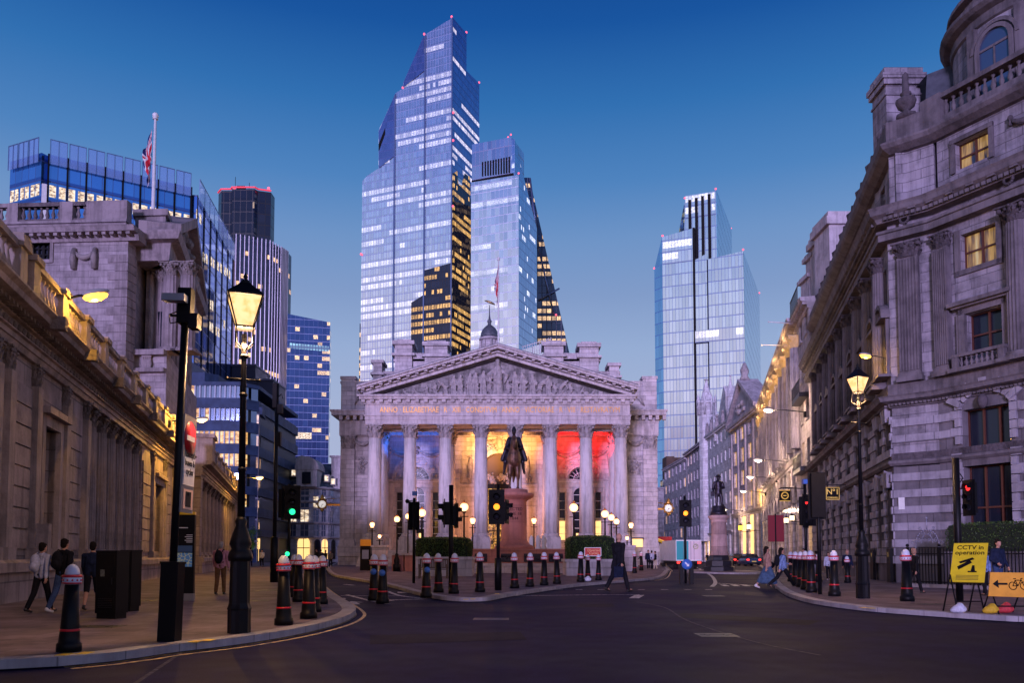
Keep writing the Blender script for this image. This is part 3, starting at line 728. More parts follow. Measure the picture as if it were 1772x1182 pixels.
for sx in (-1, 1):
    w_ = MB(); c = sx*BX; a0, a1 = sorted((sx*4.6, sx*13.6))
    wall_with_openings(w_, a0, a1, FLOOR, zlun-.55, YB, YB+.9, [(c-2.15,.36,zwin0,zwinT,False),(c,.82,FLOOR,zwinT-.3,True),(c+2.15,.36,zwin0,zwinT,False)])
    w_.box(a0, a1, YB-.12, YB+.9, zlun-.55, zlun)
    wall_with_openings(w_, a0, a1, zlun, ZA+.3, YB, YB+.9, [(c,1.45,zlun,zlun+.02,True)])
    w_.build('back_wall', STONE, ex)
    d = MB()   # archivolt and pilasters
    for r0, r1, yy in ((1.45,1.75,.16),(2.65,3.0,.22)):
        n = 18
        for i in range(n):
            t0, t1 = pi*i/n, pi*(i+1)/n
            d.prism_y([(c-r0*cos(t0), zlun+r0*sin(t0)),(c-r0*cos(t1), zlun+r0*sin(t1)),(c-r1*cos(t1), zlun+r1*sin(t1)),(c-r1*cos(t0), zlun+r1*sin(t0))][::-1], YB-yy, YB+.01)
    for i in range(7):
        t0 = pi*(i+.5)/7; d.lathe([(.26,0),(.22,.08),(.1,.05),(.06,.14),(0,.15)], 0, 0, 8); nn = 8*5
        d.xf(Matrix.Translation((c-2.2*cos(t0), YB, zlun+2.2*sin(t0))) @ Matrix.Rotation(pi/2, 4, 'X'), len(d.v)-nn)
    for xx in (-1.35, 1.35): 
        d.box(c+xx-.28, c+xx+.28, YB-.22, YB+.01, zwin0, zwinT-.1); d.box(c+xx-.36, c+xx+.36, YB-.3, YB+.01, zwinT-.1, zwinT+.35); d.box(c+xx-.34, c+xx+.34, YB-.28, YB+.01, FLOOR, zwin0)
    for xx in (-3.2, 3.2): d.box(c+xx-.35, c+xx+.35, YB-.25, YB+.01, FLOOR, zlun-.5)
    d.box(a0, a1, YB-.3, YB-.125, zlun-.2, zlun-.02)
    for z in [FLOOR+.5+i*.55 for i in range(13)]:
        for xx in (-3.95, 3.95): d.box(c+xx-.38, c+xx+.38, YB-.07, YB+.01, z, z+.5)
    d.build('arch_moulding', TRIM, ex)
    g = MB(); swag(g, c-3.3, c, ZA-1.5, .8, YB-.12, .2); swag(g, c, c+3.3, ZA-1.5, .8, YB-.12, .2)
    for xx in (-3.5, 3.5): g.tube([(c+xx, YB-.1, ZA-1.2),(c+xx, YB-.15, ZA-2.4),(c+xx, YB-.1, ZA-4.2)], [.2,.32,.12], 6)
    g.build('garland', CARVE, ex)
    # windows
    fr = MB(); pn = MB()
    def window(cx, hw_, z0, z1, arched, lit, nx=2, nz=4):
        f_ = MB(); 
        for i in range(nx+1):
            x = cx-hw_+2*hw_*i/nx; f_.box(x-.035, x+.035, YB+.42, YB+.5, z0, z1+(hw_*.95 if arched and 0 < i < nx else 0))
        for i in range(nz+1): z = z0+(z1-z0)*i/nz; f_.box(cx-hw_, cx+hw_, YB+.425, YB+.495, z-.03, z+.03)
        o = f_.build('window', WHITE, ex)
        g_ = MB(); pts = arch_pts(cx, hw_, z0, z1) if arched else [(cx-hw_,z0),(cx+hw_,z0),(cx+hw_,z1),(cx-hw_,z1)]
        if arched: pts = pts[::-1]
        g_.prism_y(pts, YB+.52, YB+.55); g_.build('pane', lit or DGLASS, o)
    window(c, .8, FLOOR+2.7, zwinT-.3, True, None)
    for xx in (-2.15, 2.15):
        window(c+xx, .36, zwin0+2.6, zwinT, False, None, 1, 3); window(c+xx, .36, zwin0, zwin0+2.3, False, WARM if sx > 0 else None, 1, 3)
    dd = MB(); dd.box(c-.8, c+.8, YB+.4, YB+.55, FLOOR, FLOOR+2.6); o = dd.build('door', BLACK, ex)
    dp = MB(); dp.box(c-.5, c-.15, YB+.36, YB+.39, FLOOR+1.2, FLOOR+2.1); dp.box(c+.15, c+.5, YB+.36, YB+.39, FLOOR+1.2, FLOOR+2.1); dp.build('door_pane', WARM, o)
    lu = MB()
    for rr in (1.36, .75):
        for i in range(16):
            t0, t1 = pi*i/16, pi*(i+1)/16; lu.tube([(c-rr*cos(t0), YB+.45, zlun+.05+rr*sin(t0)),(c-rr*cos(t1), YB+.45, zlun+.05+rr*sin(t1))], .05, 4)
    for i in range(9): t0 = pi*i/8; lu.tube([(c-.3*cos(t0), YB+.45, zlun+.05+.3*sin(t0)),(c-1.36*cos(t0), YB+.45, zlun+.05+1.36*sin(t0))], .045, 4)
    o = lu.build('lunette_window', WHITE, ex); g_ = MB(); g_.prism_y(arch_pts(c, 1.45, zlun, zlun+.01)[::-1], YB+.52, YB+.55); g_.build('pane', DGLASS, o)
# central bay
zc = zw(815)
w_ = MB(); wall_with_openings(w_, -4.6, 4.6, FLOOR, ZA+.3, YB, YB+.9, [(0,2.1,FLOOR,zc,True)]); w_.build('back_wall', STONE, ex)
d = MB()
for r0, r1, yy in ((2.1,2.6,.25),):
    for i in range(18):
        t0, t1 = pi*i/18, pi*(i+1)/18
        d.prism_y([(-r0*cos(t0), zc+r0*sin(t0)),(-r0*cos(t1), zc+r0*sin(t1)),(-r1*cos(t1), zc+r1*sin(t1)),(-r1*cos(t0), zc+r1*sin(t0))][::-1], YB-yy, YB+.01)
d.box(-4.6, -2.15, YB-.12, YB+.01, zw(842), zw(838)); d.box(2.15, 4.6, YB-.12, YB+.01, zw(842), zw(838))
for xx in (-3.5, 3.5):
    d.box(xx-.95, xx-.85, YB-.08, YB+.01, zw(835), ZA-1.9); d.box(xx+.85, xx+.95, YB-.08, YB+.01, zw(835), ZA-1.9); d.box(xx-.95, xx+.95, YB-.08, YB+.01, ZA-1.9, ZA-1.8)
    for i in range(8): d.box(xx-.9, xx+.9, YB-.06, YB+.01, FLOOR+.4+i*.6, FLOOR+.95+i*.6)
for xx in (-4.9, 4.9, -2.35, 2.35): d.box(xx-.3, xx+.3, YB-.2, YB+.01, FLOOR, zc-.3)
d.build('arch_moulding', TRIM, ex)
g = MB(); rr = random.Random(5)
for i in range(60):
    a = rr.uniform(0, pi); r_ = rr.uniform(.2, 1.9); g.ball((r_*cos(a), YB-.05, zc+2.35+r_*sin(a)*.95*(1-.25*abs(cos(a)))), rr.uniform(.12,.3), 6, rings=4)
g.ball((0, YB-.15, zc+3.2), (.55,.3,.75), 10); swag(g, -1.8, 0, zc+4.0, .7, YB-.1, .16); swag(g, 0, 1.8, zc+4.0, .7, YB-.1, .16)
for xx in (-3.4, 3.4): g.tube([(xx, YB-.1, ZA-2.4),(xx, YB-.16, ZA-3.6),(xx, YB-.1, ZA-5.6)], [.16,.36,.1], 7)
for xx in (-3.4, 3.4):
    for i in range(16): g.ball((xx+rr.uniform(-.3,.3), YB-.15, ZA-2.3-rr.uniform(0,3.2)), rr.uniform(.09,.2), 5, rings=4)
g.build('carved_crest', CARVE, ex)
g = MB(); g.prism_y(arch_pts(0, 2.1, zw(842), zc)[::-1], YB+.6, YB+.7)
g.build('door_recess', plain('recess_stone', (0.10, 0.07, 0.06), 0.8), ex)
g = MB()
for i in range(50):
    g.ball((rr.uniform(-1.8,1.8), YB+.4, zw(836)+rr.uniform(0,1.25)), rr.uniform(.12,.3), 6, rings=4)
g.build('carved_tympanum', CARVE, ex)
g = MB(); g.box(-2.1, 2.1, YB+.3, YB+.7, zw(845), zw(838)); 
for x in (-2.05, -1.35, -.7, 0, .7, 1.35, 2.05): g.box(x-.04, x+.04, YB+.5, YB+.58, FLOOR, zw(845))
for z in (FLOOR+1.1, FLOOR+2.4, FLOOR+3.7): g.box(-2.1, 2.1, YB+.505, YB+.575, z-.04, z+.04)
o = g.build('entrance_screen', BLACK, ex)
ent, nt, b = mat_new('entrance_interior')
n_ = noise(nt, objc(nt), 2.2, 5, 0.7); e_ = ramp(nt, [(0.46, (0.02,0.012,0.006)), (0.56, (0.5,0.22,0.03)), (0.66, (1.0,0.62,0.18))], n_)
nt.links.new(e_.outputs[0], b.inputs['Emission Color']); b.inputs['Emission Strength'].default_value = 1.3; b.inputs['Base Color'].default_value = (.02,.015,.01,1)
g = MB(); g.box(-2.1, 2.1, YB+.8, YB+.85, FLOOR, zw(845)); g.build('lit_hall', ent, o)
# side walls of the portico recess
m = MB()
for s_ in (-1, 1): m.box(s_*13.5, s_*(13.5+.9), 3.5, YB, FLOOR, ZA+.2)
m.build('portico_side_wall', STONE, ex)
# wings
for s_ in (-1, 1):
    a, b_ = sorted((s_*13.6, s_*18.9))
    m = MB(); m.box(a, b_, YB, YB+.9, 0, zw(712)); m.box(a-.1, b_+.1, YB-.35, YB+.9, 0, zw(972)+.6) ; m.build('wing_wall', STONE, ex)
    m = MB(); z0 = zw(945)
    m.box(a-.15, b_+.2, YB-.5, YB, zw(972)+.6, z0)
    for i in range(9): zz = zw(905)+i*.62; m.box(a+1.6, b_-1.6, YB-.1, YB+.01, zz, zz+.55)
    m.box(a+1.5, b_-1.5, YB-.14, YB+.01, zw(800), zw(796)); m.build('plinth', STONE, ex)
    zcap0, zcap1 = zw(778), zw(754)
    for xx in (b_-.95 if s_ > 0 else a+.95, a+.8 if s_ > 0 else b_-.8):
        p_ = MB(); p_.box(xx-.78, xx+.78, YB-.35, YB+.01, z0+.7, zcap0); o = p_.build('pilaster', STONE, ex)
        q_ = MB(); q_.box(xx-.95, xx+.95, YB-.52, YB+.01, z0, z0+.35); q_.box(xx-.86, xx+.86, YB-.44, YB+.01, z0+.35, z0+.7); q_.build('pilaster_base', TRIM, o)
        cm = capital_mb(.62, zcap1-zcap0); cm.xf(Matrix.Translation((xx, YB-.02, zcap0)) @ Matrix.Diagonal((1.1, .55, 1, 1))); cm.build('capital', CARVE, o)
    g = MB(); cx = (a+b_)/2; swag(g, a+1.6, b_-1.6, zcap1-.35, .75, YB-.15, .2); g.build('garland', CARVE, ex)
    g = MB(); g.box(cx-.85, cx+.85, YB-.12, YB+.01, zw(822), zw(790))
    for i in range(22): g.ball((cx+rr.uniform(-.5,.5), YB-.14, rr.uniform(zw(818), zw(794))), rr.uniform(.1,.22), 5, rings=4)
    g.build('carved_panel', CARVE, ex)
    # wing entablature and parapet
    m = MB(); ze = zcap1; zt = zw(712)
    m.box(a-.1, b_+.1, YB-.42, YB+20, ze, ze+(zt-ze)*.5)
    m.box(a-.1, b_+.15, YB-.5, YB+20, ze+(zt-ze)*.5, ze+(zt-ze)*.58); dentils(m, a, b_+.9 if s_ > 0 else b_, YB-1.0, YB-.42, ze+(zt-ze)*.6, ze+(zt-ze)*.78, .8, .38)
    m.box(a-(.9 if s_ < 0 else 0), b_+(.9 if s_ > 0 else 0), YB-1.2, YB+60, ze+(zt-ze)*.78, ze+(zt-ze)*.93); m.box(a-(1.05 if s_ < 0 else 0), b_+(1.05 if s_ > 0 else 0), YB-1.35, YB+60, ze+(zt-ze)*.93, zt)
    m.build('wing_cornice', TRIM, ex)
    m = MB(); zp = zw(660); m.box(a, b_-.25, YB-.1, YB+.5, zt, zp-.3); m.box(a-.1, b_-.1, YB-.2, YB+.6, zp-.3, zp)
    e0, e1_ = (a+.05, a+1.7) if s_ < 0 else (b_-1.7, b_-.05)
    m.box(e0, e1_, YB-.25, YB+1.4, zt, zp+.2); m.box(e0-.12, e1_+.12, YB-.37, YB+1.5, zp+.2, zp+.55); m.build('parapet', STONE, ex)
    g = MB(); g.tube([(cx-1.0,YB-.15,zt+.8),(cx-.3,YB-.3,zt+2.2),(cx+.6,YB-.3,zt+1.4),(cx+1.2,YB-.15,zt+.5)], [.12,.3,.25,.1], 6); g.build('carved_scroll', CARVE, ex)
# attic blocks above
def zat(py, Y): return PY(861, py, Y).z
m = MB(); Y_ = 14.0; YA = EX.y+Y_
def ablock(p0, p1, top, bot, y0=0, y1=4, capz=.45, over=.25, mb=None):
    a_, b2 = lx(p0, YA, 620), lx(p1, YA, 620); z0, z1 = zat(bot, YA), zat(top, YA)
    mb.box(a_, b2, Y_+y0, Y_+y1, z0, z1-capz); mb.box(a_-over, b2+over, Y_+y0-over, Y_+y1+over, z1-capz, z1)
ablock(683, 1037, 620, 720, .6, 18, .3, .2, m); ablock(645, 1072, 640, 720, 1.0, 18, .35, .2, m); ablock(600, 1122, 668, 720, 1.6, 18, .3, .2, m)
for p0, p1, tp in ((683,713,590),(735,774,592),(942,975,592),(1003,1036,594)):
    ablock(p0, p1, tp, 720, 0, 3, .5, .3, m); ablock(p0+3, p1-3, tp-4, tp+2, .3, 2.7, .2, .0, m); ablock(p0, p1, tp+22, tp+30, -.05, 3, .3, .35, m)
for p0, p1, tp in ((645,660,622),(1055,1072,627)): ablock(p0, p1, tp, 720, .4, 3, .4, .25, m); ablock(p0, p1, tp+22, tp+28, .35, 3, .3, .3, m)
for p0, p1 in ((713,735),(975,1003)): ablock(p0, p1, 610, 720, .4, 2, .3, .1, m)
m.build('attic', STONE, ex)
g = MB()
for p in (724, 989):
    x = lx(p, YA, 640); z = zat(640, YA)
    for i in range(10):
        t0, t1 = pi*i/10, pi*(i+1)/10; g.prism_y([(x-.55*cos(t0), z+.55*sin(t0)),(x-.55*cos(t1), z+.55*sin(t1)),(x-.7*cos(t1), z+.7*sin(t1)),(x-.7*cos(t0), z+.7*sin(t0))][::-1], Y_+.3, Y_+.4)
g.build('arch_moulding', TRIM, ex)
# rear bell turret with dome and vane
YT = 140; cx = PY(847, 600, YT).x-EX.x; yt = YT-EX.y
def zt_(py): return PY(847, py, YT).z
sc_ = PY(861, 585, YT).x-PY(847, 585, YT).x
m = MB(); m.lathe([(sc_*1.15,zt_(650)),(sc_*1.15,zt_(612)),(sc_*1.3,zt_(610)),(sc_*1.3,zt_(606)),(sc_*1.0,zt_(605)),(sc_*1.0,zt_(591)),(sc_*1.28,zt_(589)),(sc_*1.28,zt_(586))], cx, yt, 16, smooth=False)
for i in range(8):
    a = i*pi/4+.2; m.lathe([(.22,zt_(605)),(.2,zt_(591))], cx+sc_*1.12*cos(a), yt+sc_*1.12*sin(a), 6)
o = m.build('bell_turret', STONE, ex)
m = MB(); m.lathe([(sc_*1.1,zt_(586)),(sc_*1.12,zt_(582)),(sc_*1.05,zt_(576)),(sc_*.85,zt_(570)),(sc_*.5,zt_(565)),(sc_*.2,zt_(562)),(sc_*.2,zt_(560)),(.35,zt_(558)),(.45,zt_(556)),(.2,zt_(553)),(.1,zt_(545)),(.06,zt_(528))], cx, yt, 16, flute=1, fd=.04)
m.build('dome', LEAD, o)
m = MB(); m.tube([(cx-.9,yt,zt_(524)+.4),(cx-.3,yt,zt_(524)+.25),(cx+.3,yt,zt_(524)),(cx+1.0,yt,zt_(524)-.35)], [.06,.2,.22,.08], 6); m.build('weather_vane', plain('gilt_vane', (.35,.25,.12), .4, .7), o)

# floodlights inside the portico
def wpos(x, y, z): return EX+Vector((x, y, z))
fl = MB()
for x in (-9.7, -6, -2.5, 2.5, 6, 9.7): fl.box(x-.2, x+.2, 1.25, 1.5, ZA-.5, ZA-.35)
fl.build('floodlight', BLACK, ex)
for x in (-11.8, -7.9): light_spot('blue_flood', wpos(x, 3.0, ZA-2.2), wpos(x, 8.5, ZA+.2), 560, (.01,.18,1.0), radians(115), 1.0)
for x in (7.9, 11.8): light_spot('red_flood', wpos(x, 3.0, ZA-2.2), wpos(x, 8.5, ZA+.2), 1800, (1.0,.012,.01), radians(115), 1.0)
for x in (-2.2, 2.2): light_spot('warm_flood', wpos(x, 3.4, ZA-2.6), wpos(x*.8, 8.5, ZA-.6), 4200, (1.0,.45,.11), radians(100), 1.0)
light_point('hall_lamp', wpos(0, 4.5, FLOOR+3.6), 1500, (1.0,.36,.10), .3)
light_point('hall_lamp', wpos(-9, 5.5, FLOOR+2.2), 90, (1.0,.55,.4), .3)
light_point('hall_lamp', wpos(9, 5.5, FLOOR+2.2), 90, (1.0,.55,.35), .3)
# ------------------------------------------------------------------ towers behind
BEACON = glow('red_beacon', (1.0, 0.10, 0.16), 2.5)
def unit(x, y): h = hypot(x, y); return Vector((x/h, y/h, 0))
class Tow:
    """corner pillar C (world), front runs from the far end to C; side runs back from C"""
    def __init__(s, name, label, cat, px, py, Y, dl, left_px):
        p = PY(px, py, Y); C = Vector((p.x, p.y, 0)); dl = unit(*dl)
        tmp = Frame(C-(-dl)*100, C) if False else Frame(C+dl*100, C)
        s0 = tmp.q(left_px, py)[0]; A = tmp.w(s0)
        s.f = Frame(A, C); s.side = Frame(C, C-s.f.n*200)
        s.root = thing(name, label, cat, s.f.A, s.f.rz); s.L = s.f.L
    def q(s, px, py): return s.f.q(px, py)
    def sy(s, px, py):
        t, z = s.side.q(px, py); return (t, z)          # depth back, height
def beacon(root, pts, r=0.5):
    for p in pts:
        m = MB(); m.ball(p, r, 6, rings=4); m.build('beacon', BEACON, root)
# tall stepped glass tower
T = Tow('glass_skyscraper', 'tallest blue glass skyscraper with a stepped sloping top behind the portico', 'skyscraper', 782, 300, 380, (-.924, .382), 627)
LITW = (1.0, 0.86, 0.90)
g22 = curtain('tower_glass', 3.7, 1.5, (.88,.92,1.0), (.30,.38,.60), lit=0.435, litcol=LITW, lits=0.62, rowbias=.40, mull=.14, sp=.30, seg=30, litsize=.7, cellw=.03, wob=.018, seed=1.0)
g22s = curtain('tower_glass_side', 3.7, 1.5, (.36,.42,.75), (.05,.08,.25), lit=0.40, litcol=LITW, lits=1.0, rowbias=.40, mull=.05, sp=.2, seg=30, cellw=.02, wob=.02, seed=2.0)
g22d = curtain('tower_reflection_paint', 3.7, 1.5, (.045,.055,.10), (.02,.02,.03), lit=0.53, litcol=(1.0,.55,.16), lits=1.15, rowbias=.34, mull=.22, sp=.3, seg=12, cellw=.16, wob=.02, seed=3.0, metal=.7)  # painted reflection of an opposite building, its amber windows as emission
g22t = curtain('tower_screen_glass', 3.7, 1.5, (.30,.36,.62), (.08,.12,.32), mull=.03, sp=.1, wob=.01, seed=4.0)
out = [(783,30),(734,60),(698,142),(697,153),(685,160),(655,226),(655,291),(635,304),(627,313)]
P = [T.q(*p) for p in out]; P[-1] = (0.0, P[-1][1]); P[0] = (T.L, P[0][1])
poly = [(0,0),(T.L,0)]+P
d1, zt1 = T.sy(807, 57); d2, zt2 = T.sy(829, 144); _, zt3 = T.sy(807, 122)
m = MB(); m.prism_y(poly, 0, d1); o = m.build('curtain_wall', g22, T.root)
# sloping cut of the top towards the back
m = MB(); xr = T.L
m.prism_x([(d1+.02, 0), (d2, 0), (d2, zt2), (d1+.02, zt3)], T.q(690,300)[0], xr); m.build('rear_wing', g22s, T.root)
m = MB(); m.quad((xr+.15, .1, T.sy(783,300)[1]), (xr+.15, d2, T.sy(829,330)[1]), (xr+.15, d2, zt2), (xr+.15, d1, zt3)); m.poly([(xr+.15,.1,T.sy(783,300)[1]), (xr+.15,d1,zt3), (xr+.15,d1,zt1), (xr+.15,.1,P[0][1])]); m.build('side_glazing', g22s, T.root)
# dark amber-lit reflection of another building, painted low on the corner as glazing
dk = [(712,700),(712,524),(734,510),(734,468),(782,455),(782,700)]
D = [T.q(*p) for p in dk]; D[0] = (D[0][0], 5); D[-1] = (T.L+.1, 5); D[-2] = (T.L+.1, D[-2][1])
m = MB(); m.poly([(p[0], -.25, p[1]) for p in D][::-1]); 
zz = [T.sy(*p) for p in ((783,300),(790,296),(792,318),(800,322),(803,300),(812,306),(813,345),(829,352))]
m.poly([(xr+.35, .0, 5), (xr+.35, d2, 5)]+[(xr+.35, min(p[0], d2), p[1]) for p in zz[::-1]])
m.build('painted_reflection', g22d, T.root)
for tri in ([(734,61),(699,142),(698,152),(735,122)], [(685,161),(656,227),(656,291),(683,270)]):
    m = MB(); m.poly([(T.q(*p)[0], -.3, T.q(*p)[1]) for p in tri]); m.build('sloped_screen', g22t, T.root)
FIN = plain('steel_blue', (.16,.22,.40), .3, .6)
m = MB()
for px, top in ((735,62),(683,165)): x = T.q(px, 300)[0]; m.box(x-.35, x+.35, -.6, -.02, 0, T.q(px, top)[1])
m.box(T.L-.3, T.L+.3, -.5, -.02, 0, P[0][1]); m.build('corner_fin', FIN, T.root)
ll = MB()
for px, py in ((655,228),): a = T.q(px, py); b_ = T.q(675, 200); ll.poly([(T.q(656,250)[0],-.5,T.q(656,250)[1]),(T.q(667,222)[0],-.5,T.q(667,222)[1]),(T.q(667,232)[0],-.5,T.q(667,232)[1]),(T.q(656,262)[0],-.5,T.q(656,262)[1])][::-1]); 
ll.build('dark_panel', BLACK, T.root)
beacon(T.root, [(P[0][0]-.5,0,P[0][1]+.6),(P[1][0],0,P[1][1]+.5),(P[3][0],0,P[3][1]+.5),(xr,d1,zt1+.5),(xr,d2,zt2+.5),(xr+.6,0,T.q(782,195)[1]),(xr+.6,0,T.q(782,243)[1]),(xr+.6,0,T.q(782,357)[1]),(0,-.5,T.q(627,440)[1])], .55)
# slab beside it
T2 = Tow('office_block', 'narrow dark office slab with amber windows squeezed beside the tallest tower', 'office block', 640, 600, 430, (-.99,.1), 622)
m = MB(); m.box(0, T2.L+4, 0, 20, 0, T2.q(622,560)[1]); m.build('curtain_wall', curtain('slab_glass', 4.2, 2.6, (.05,.07,.14), (.02,.03,.05), lit=.55, litcol=(1,.6,.25), lits=1.1, rowbias=.5, mull=.2, sp=.45, seed=5), T2.root)

# faceted glass block with the wedge tower behind
T3 = Tow('glass_office_tower', 'square gridded glass tower with a louvred crown beside the tallest skyscraper', 'skyscraper', 897.5, 400, 330, (-.93,.36), 815)
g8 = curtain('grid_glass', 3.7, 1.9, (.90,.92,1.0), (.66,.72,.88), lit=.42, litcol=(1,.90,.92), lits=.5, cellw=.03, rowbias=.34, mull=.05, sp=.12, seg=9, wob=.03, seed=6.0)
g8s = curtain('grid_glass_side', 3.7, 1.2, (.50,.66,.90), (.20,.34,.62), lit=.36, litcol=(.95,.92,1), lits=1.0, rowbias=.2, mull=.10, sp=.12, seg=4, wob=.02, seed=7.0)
q1 = T3.q(830,313); q2 = T3.q(897.5,302)
sd_, sz_ = T3.sy(929, 420)
m = MB(); m.add([(0,0,0),(T3.L,0,0),(T3.L,0,q2[1]),(0,0,q1[1]+ (q1[1]-q2[1])*.2)],[(0,1,2,3)]); m.build('curtain_wall', g8, T3.root)
m = MB(); zb_ = q2[1]-2; sA_, sB_ = T3.sy(906,305), T3.sy(929,395); m.poly([(T3.L,0,0),(T3.L,sB_[0],0),(T3.L,sB_[0],sB_[1]),(T3.L,sA_[0],sA_[1]),(T3.L,0,q2[1])]); m.quad((0,sd_,0),(0,0,0),(0,0,q1[1]),(0,sd_,q1[1])); m.poly([(0,0,q1[1]),(T3.L,0,q2[1]),(T3.L,sA_[0],sA_[1]),(0,sA_[0],sA_[1])]); m.quad((T3.L,sA_[0],sA_[1]),(T3.L,sB_[0],sB_[1]),(0,sB_[0],sB_[1]),(0,sA_[0],sA_[1]))
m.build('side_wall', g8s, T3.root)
c0 = T3.q(830,307); c1 = T3.q(884,300); c2 = T3.q(884,235); c3 = T3.q(830,249)
CR_B = plain('crown_metal', (.32,.37,.52), .35, .5)
m = MB(); m.prism_y([(0,c0[1]-2),(c1[0],c1[1]-1),(c2[0],c2[1]),(0,c3[1]+1)], .8, 16); 
o = m.build('crown', curtain('crown_glass', 6.0, 1.9, (.62,.68,.86), (.25,.30,.48), mull=.09, sp=.06, seed=8), T3.root)
for i in range(11):
    x = T3.q(833+i*4.6, 280)[0]; l_ = MB(); l_.box(x, x+.62, .55, .79, T3.q(833+i*4.6, 303.5-i*.55)[1], T3.q(833+i*4.6, 279-i*.9)[1]); l_.build('louvre', BLACK, o)
m = MB(); m.box(0, c1[0]+1, .4, 16, q2[1]-.5, q2[1]+1.4); m.build('crown_recess', BLACK, T3.root)
m = MB(); a = T3.side.q(884,240); m.prism_x([(.8, q2[1]), (12, q2[1]-8), (10, q2[1]+6), (.9, c2[1]-1)], c2[0], c2[0]+1.4); m.build('crown_side', g8s, T3.root)
beacon(T3.root, [(c2[0],0,c2[1]+.6),(T3.L,0,q2[1]+.6),(c2[0]-2,2,c2[1]+.8)], .4)
w0 = PY(916, 600, 400)
wr = thing('wedge_tower', 'dark tapering wedge tower with one steep slanted glass side and amber windows', 'skyscraper', Vector((w0.x,400,0)), 0)
def wl(px, py): p = PY(px, py, 400); return (p.x-w0.x, p.z)
gw = curtain('wedge_glass', 3.8, 2.4, (.04,.06,.12), (.03,.05,.10), lit=.49, litcol=(1,.62,.30), lits=1.3, rowbias=.2, mull=.2, sp=.3, seg=4, seed=9)
pts = [wl(906,307), wl(916,307), wl(971,612), wl(906,612)]; b0 = 1.0
m = MB(); m.prism_y([(pts[3][0],0),(pts[2][0]+1.5*pts[2][1]/max(1,(pts[1][1]-pts[2][1]))*(pts[2][0]-pts[1][0]),0),pts[1],pts[0]], 0, 40); m.build('dark_facade', gw, wr)
k_ = 1.5*pts[2][1]/max(1,(pts[1][1]-pts[2][1]))*(pts[2][0]-pts[1][0])
q4 = wl(919,309); q5 = wl(982,612)
m = MB(); m.add([(pts[1][0],.0-.3,pts[1][1]),(pts[2][0],-.3,pts[2][1]),(q5[0],14,q5[1]),(q4[0],14,q4[1])],[(0,1,2,3)]); m.add([(pts[2][0]+k_,-.3,0),(q5[0]+k_,14,0),(q5[0],14,q5[1]),(pts[2][0],-.3,pts[2][1])],[(0,1,2,3)]); m.build('slanted_glazing', g8s, wr)
m = MB()
for a, b_ in (((917,309),(932,430)),((932,430),(958,545)),((932,520),(968,500))):
    p, r_ = wl(*a), wl(*b_); m.tube([(p[0],-.6,p[1]),(r_[0],-.6,r_[1])], .5, 5)
m.build('diagonal_brace', FIN, wr)
beacon(wr, [(wl(925,400)[0],-1,wl(925,400)[1]),(wl(962,546)[0],-1,wl(962,546)[1])], .5)
# low glass roof behind the attic
r0 = PY(905, 612, 130); rt = thing('roof_pavilion', 'pale glazed rooftop with railing peeping over the attic', 'roof pavilion', Vector((r0.x,130,0)), 0)
def rl(px, py): p = PY(px, py, 130); return (p.x-r0.x, p.z)
m = MB(); m.prism_y([rl(903,625),rl(955,625),rl(955,589),rl(903,606)], 0, 8); m.build('glass_roof', curtain('pavilion_glass', 3.0, 1.2, (.75,.8,.92), (.5,.5,.6), mull=.1, sp=.05, seed=10), rt)
m = MB()
for i in range(13): a = rl(905+i*4, 605-i*1.2); m.tube([(a[0],-.2,a[1]-1.5),(a[0],-.2,a[1]+.6)], .05, 4)
m.tube([(rl(903,601)[0],-.2,rl(903,601)[1]),(rl(955,586)[0],-.2,rl(955,586)[1])], .06, 4); m.build('railing', WHITE, rt)

# stepped glass tower above the street
T4 = Tow('stepped_glass_tower', 'pale blue glass tower with a black striped crown, rising above the street', 'skyscraper', 1287, 500, 300, (-.935,.35), 1146.5)
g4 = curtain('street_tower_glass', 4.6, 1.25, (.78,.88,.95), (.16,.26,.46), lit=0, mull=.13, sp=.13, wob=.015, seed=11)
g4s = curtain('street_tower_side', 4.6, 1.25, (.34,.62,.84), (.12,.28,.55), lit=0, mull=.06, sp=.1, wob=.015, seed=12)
g4l = curtain('street_tower_lit', 4.6, 1.25, (.84,.90,.97), (.16,.24,.42), lit=.60, litcol=(1,.86,.86), lits=1.0, rowbias=.05, mull=.10, sp=.13, seg=5, wob=.015, seed=13)
def tq(px, py): return T4.q(px, py)
dR, _ = T4.sy(1314, 520); _, zRb = T4.sy(1313, 505)
aL = tq(1146.5,410); aL2 = tq(1198,395); aM = tq(1222.6,437); aM0 = tq(1200,442); aR0 = tq(1222.6,449); aR = tq(1287,434)
m = MB()
m.prism_y([(0,0),(aL2[0],0),(aL2[0],aL2[1]),(0,aL[1])], 0, dR); m.build('curtain_wall', g4, T4.root)
m = MB(); m.prism_y([(aL2[0]+.8,0),(aR0[0],0),(aR0[0],aM[1]),(aL2[0]+.8,aM[1]-2)], .9, dR); m.build('curtain_wall', g4, T4.root)
m = MB(); m.add([(aR0[0]+.5,0,0),(T4.L,0,0),(T4.L,0,aR[1]),(aR0[0]+.5,0,aR0[1]),(aR0[0]+.5,dR,0),(T4.L,dR,0),(T4.L,dR,zRb),(aR0[0]+.5,dR,aR0[1])],[(0,1,2,3),(4,7,6,5),(3,2,6,7)]); m.build('curtain_wall', g4, T4.root)
m = MB(); m.quad((T4.L+.05,0,0),(T4.L+.05,dR,0),(T4.L+.05,dR,zRb),(T4.L+.05,0,aR[1])); m.quad((T4.L,dR,0),(T4.L,0,0),(T4.L,0,aR[1]),(T4.L,dR,zRb)); m.build('side_glazing', g4s, T4.root)
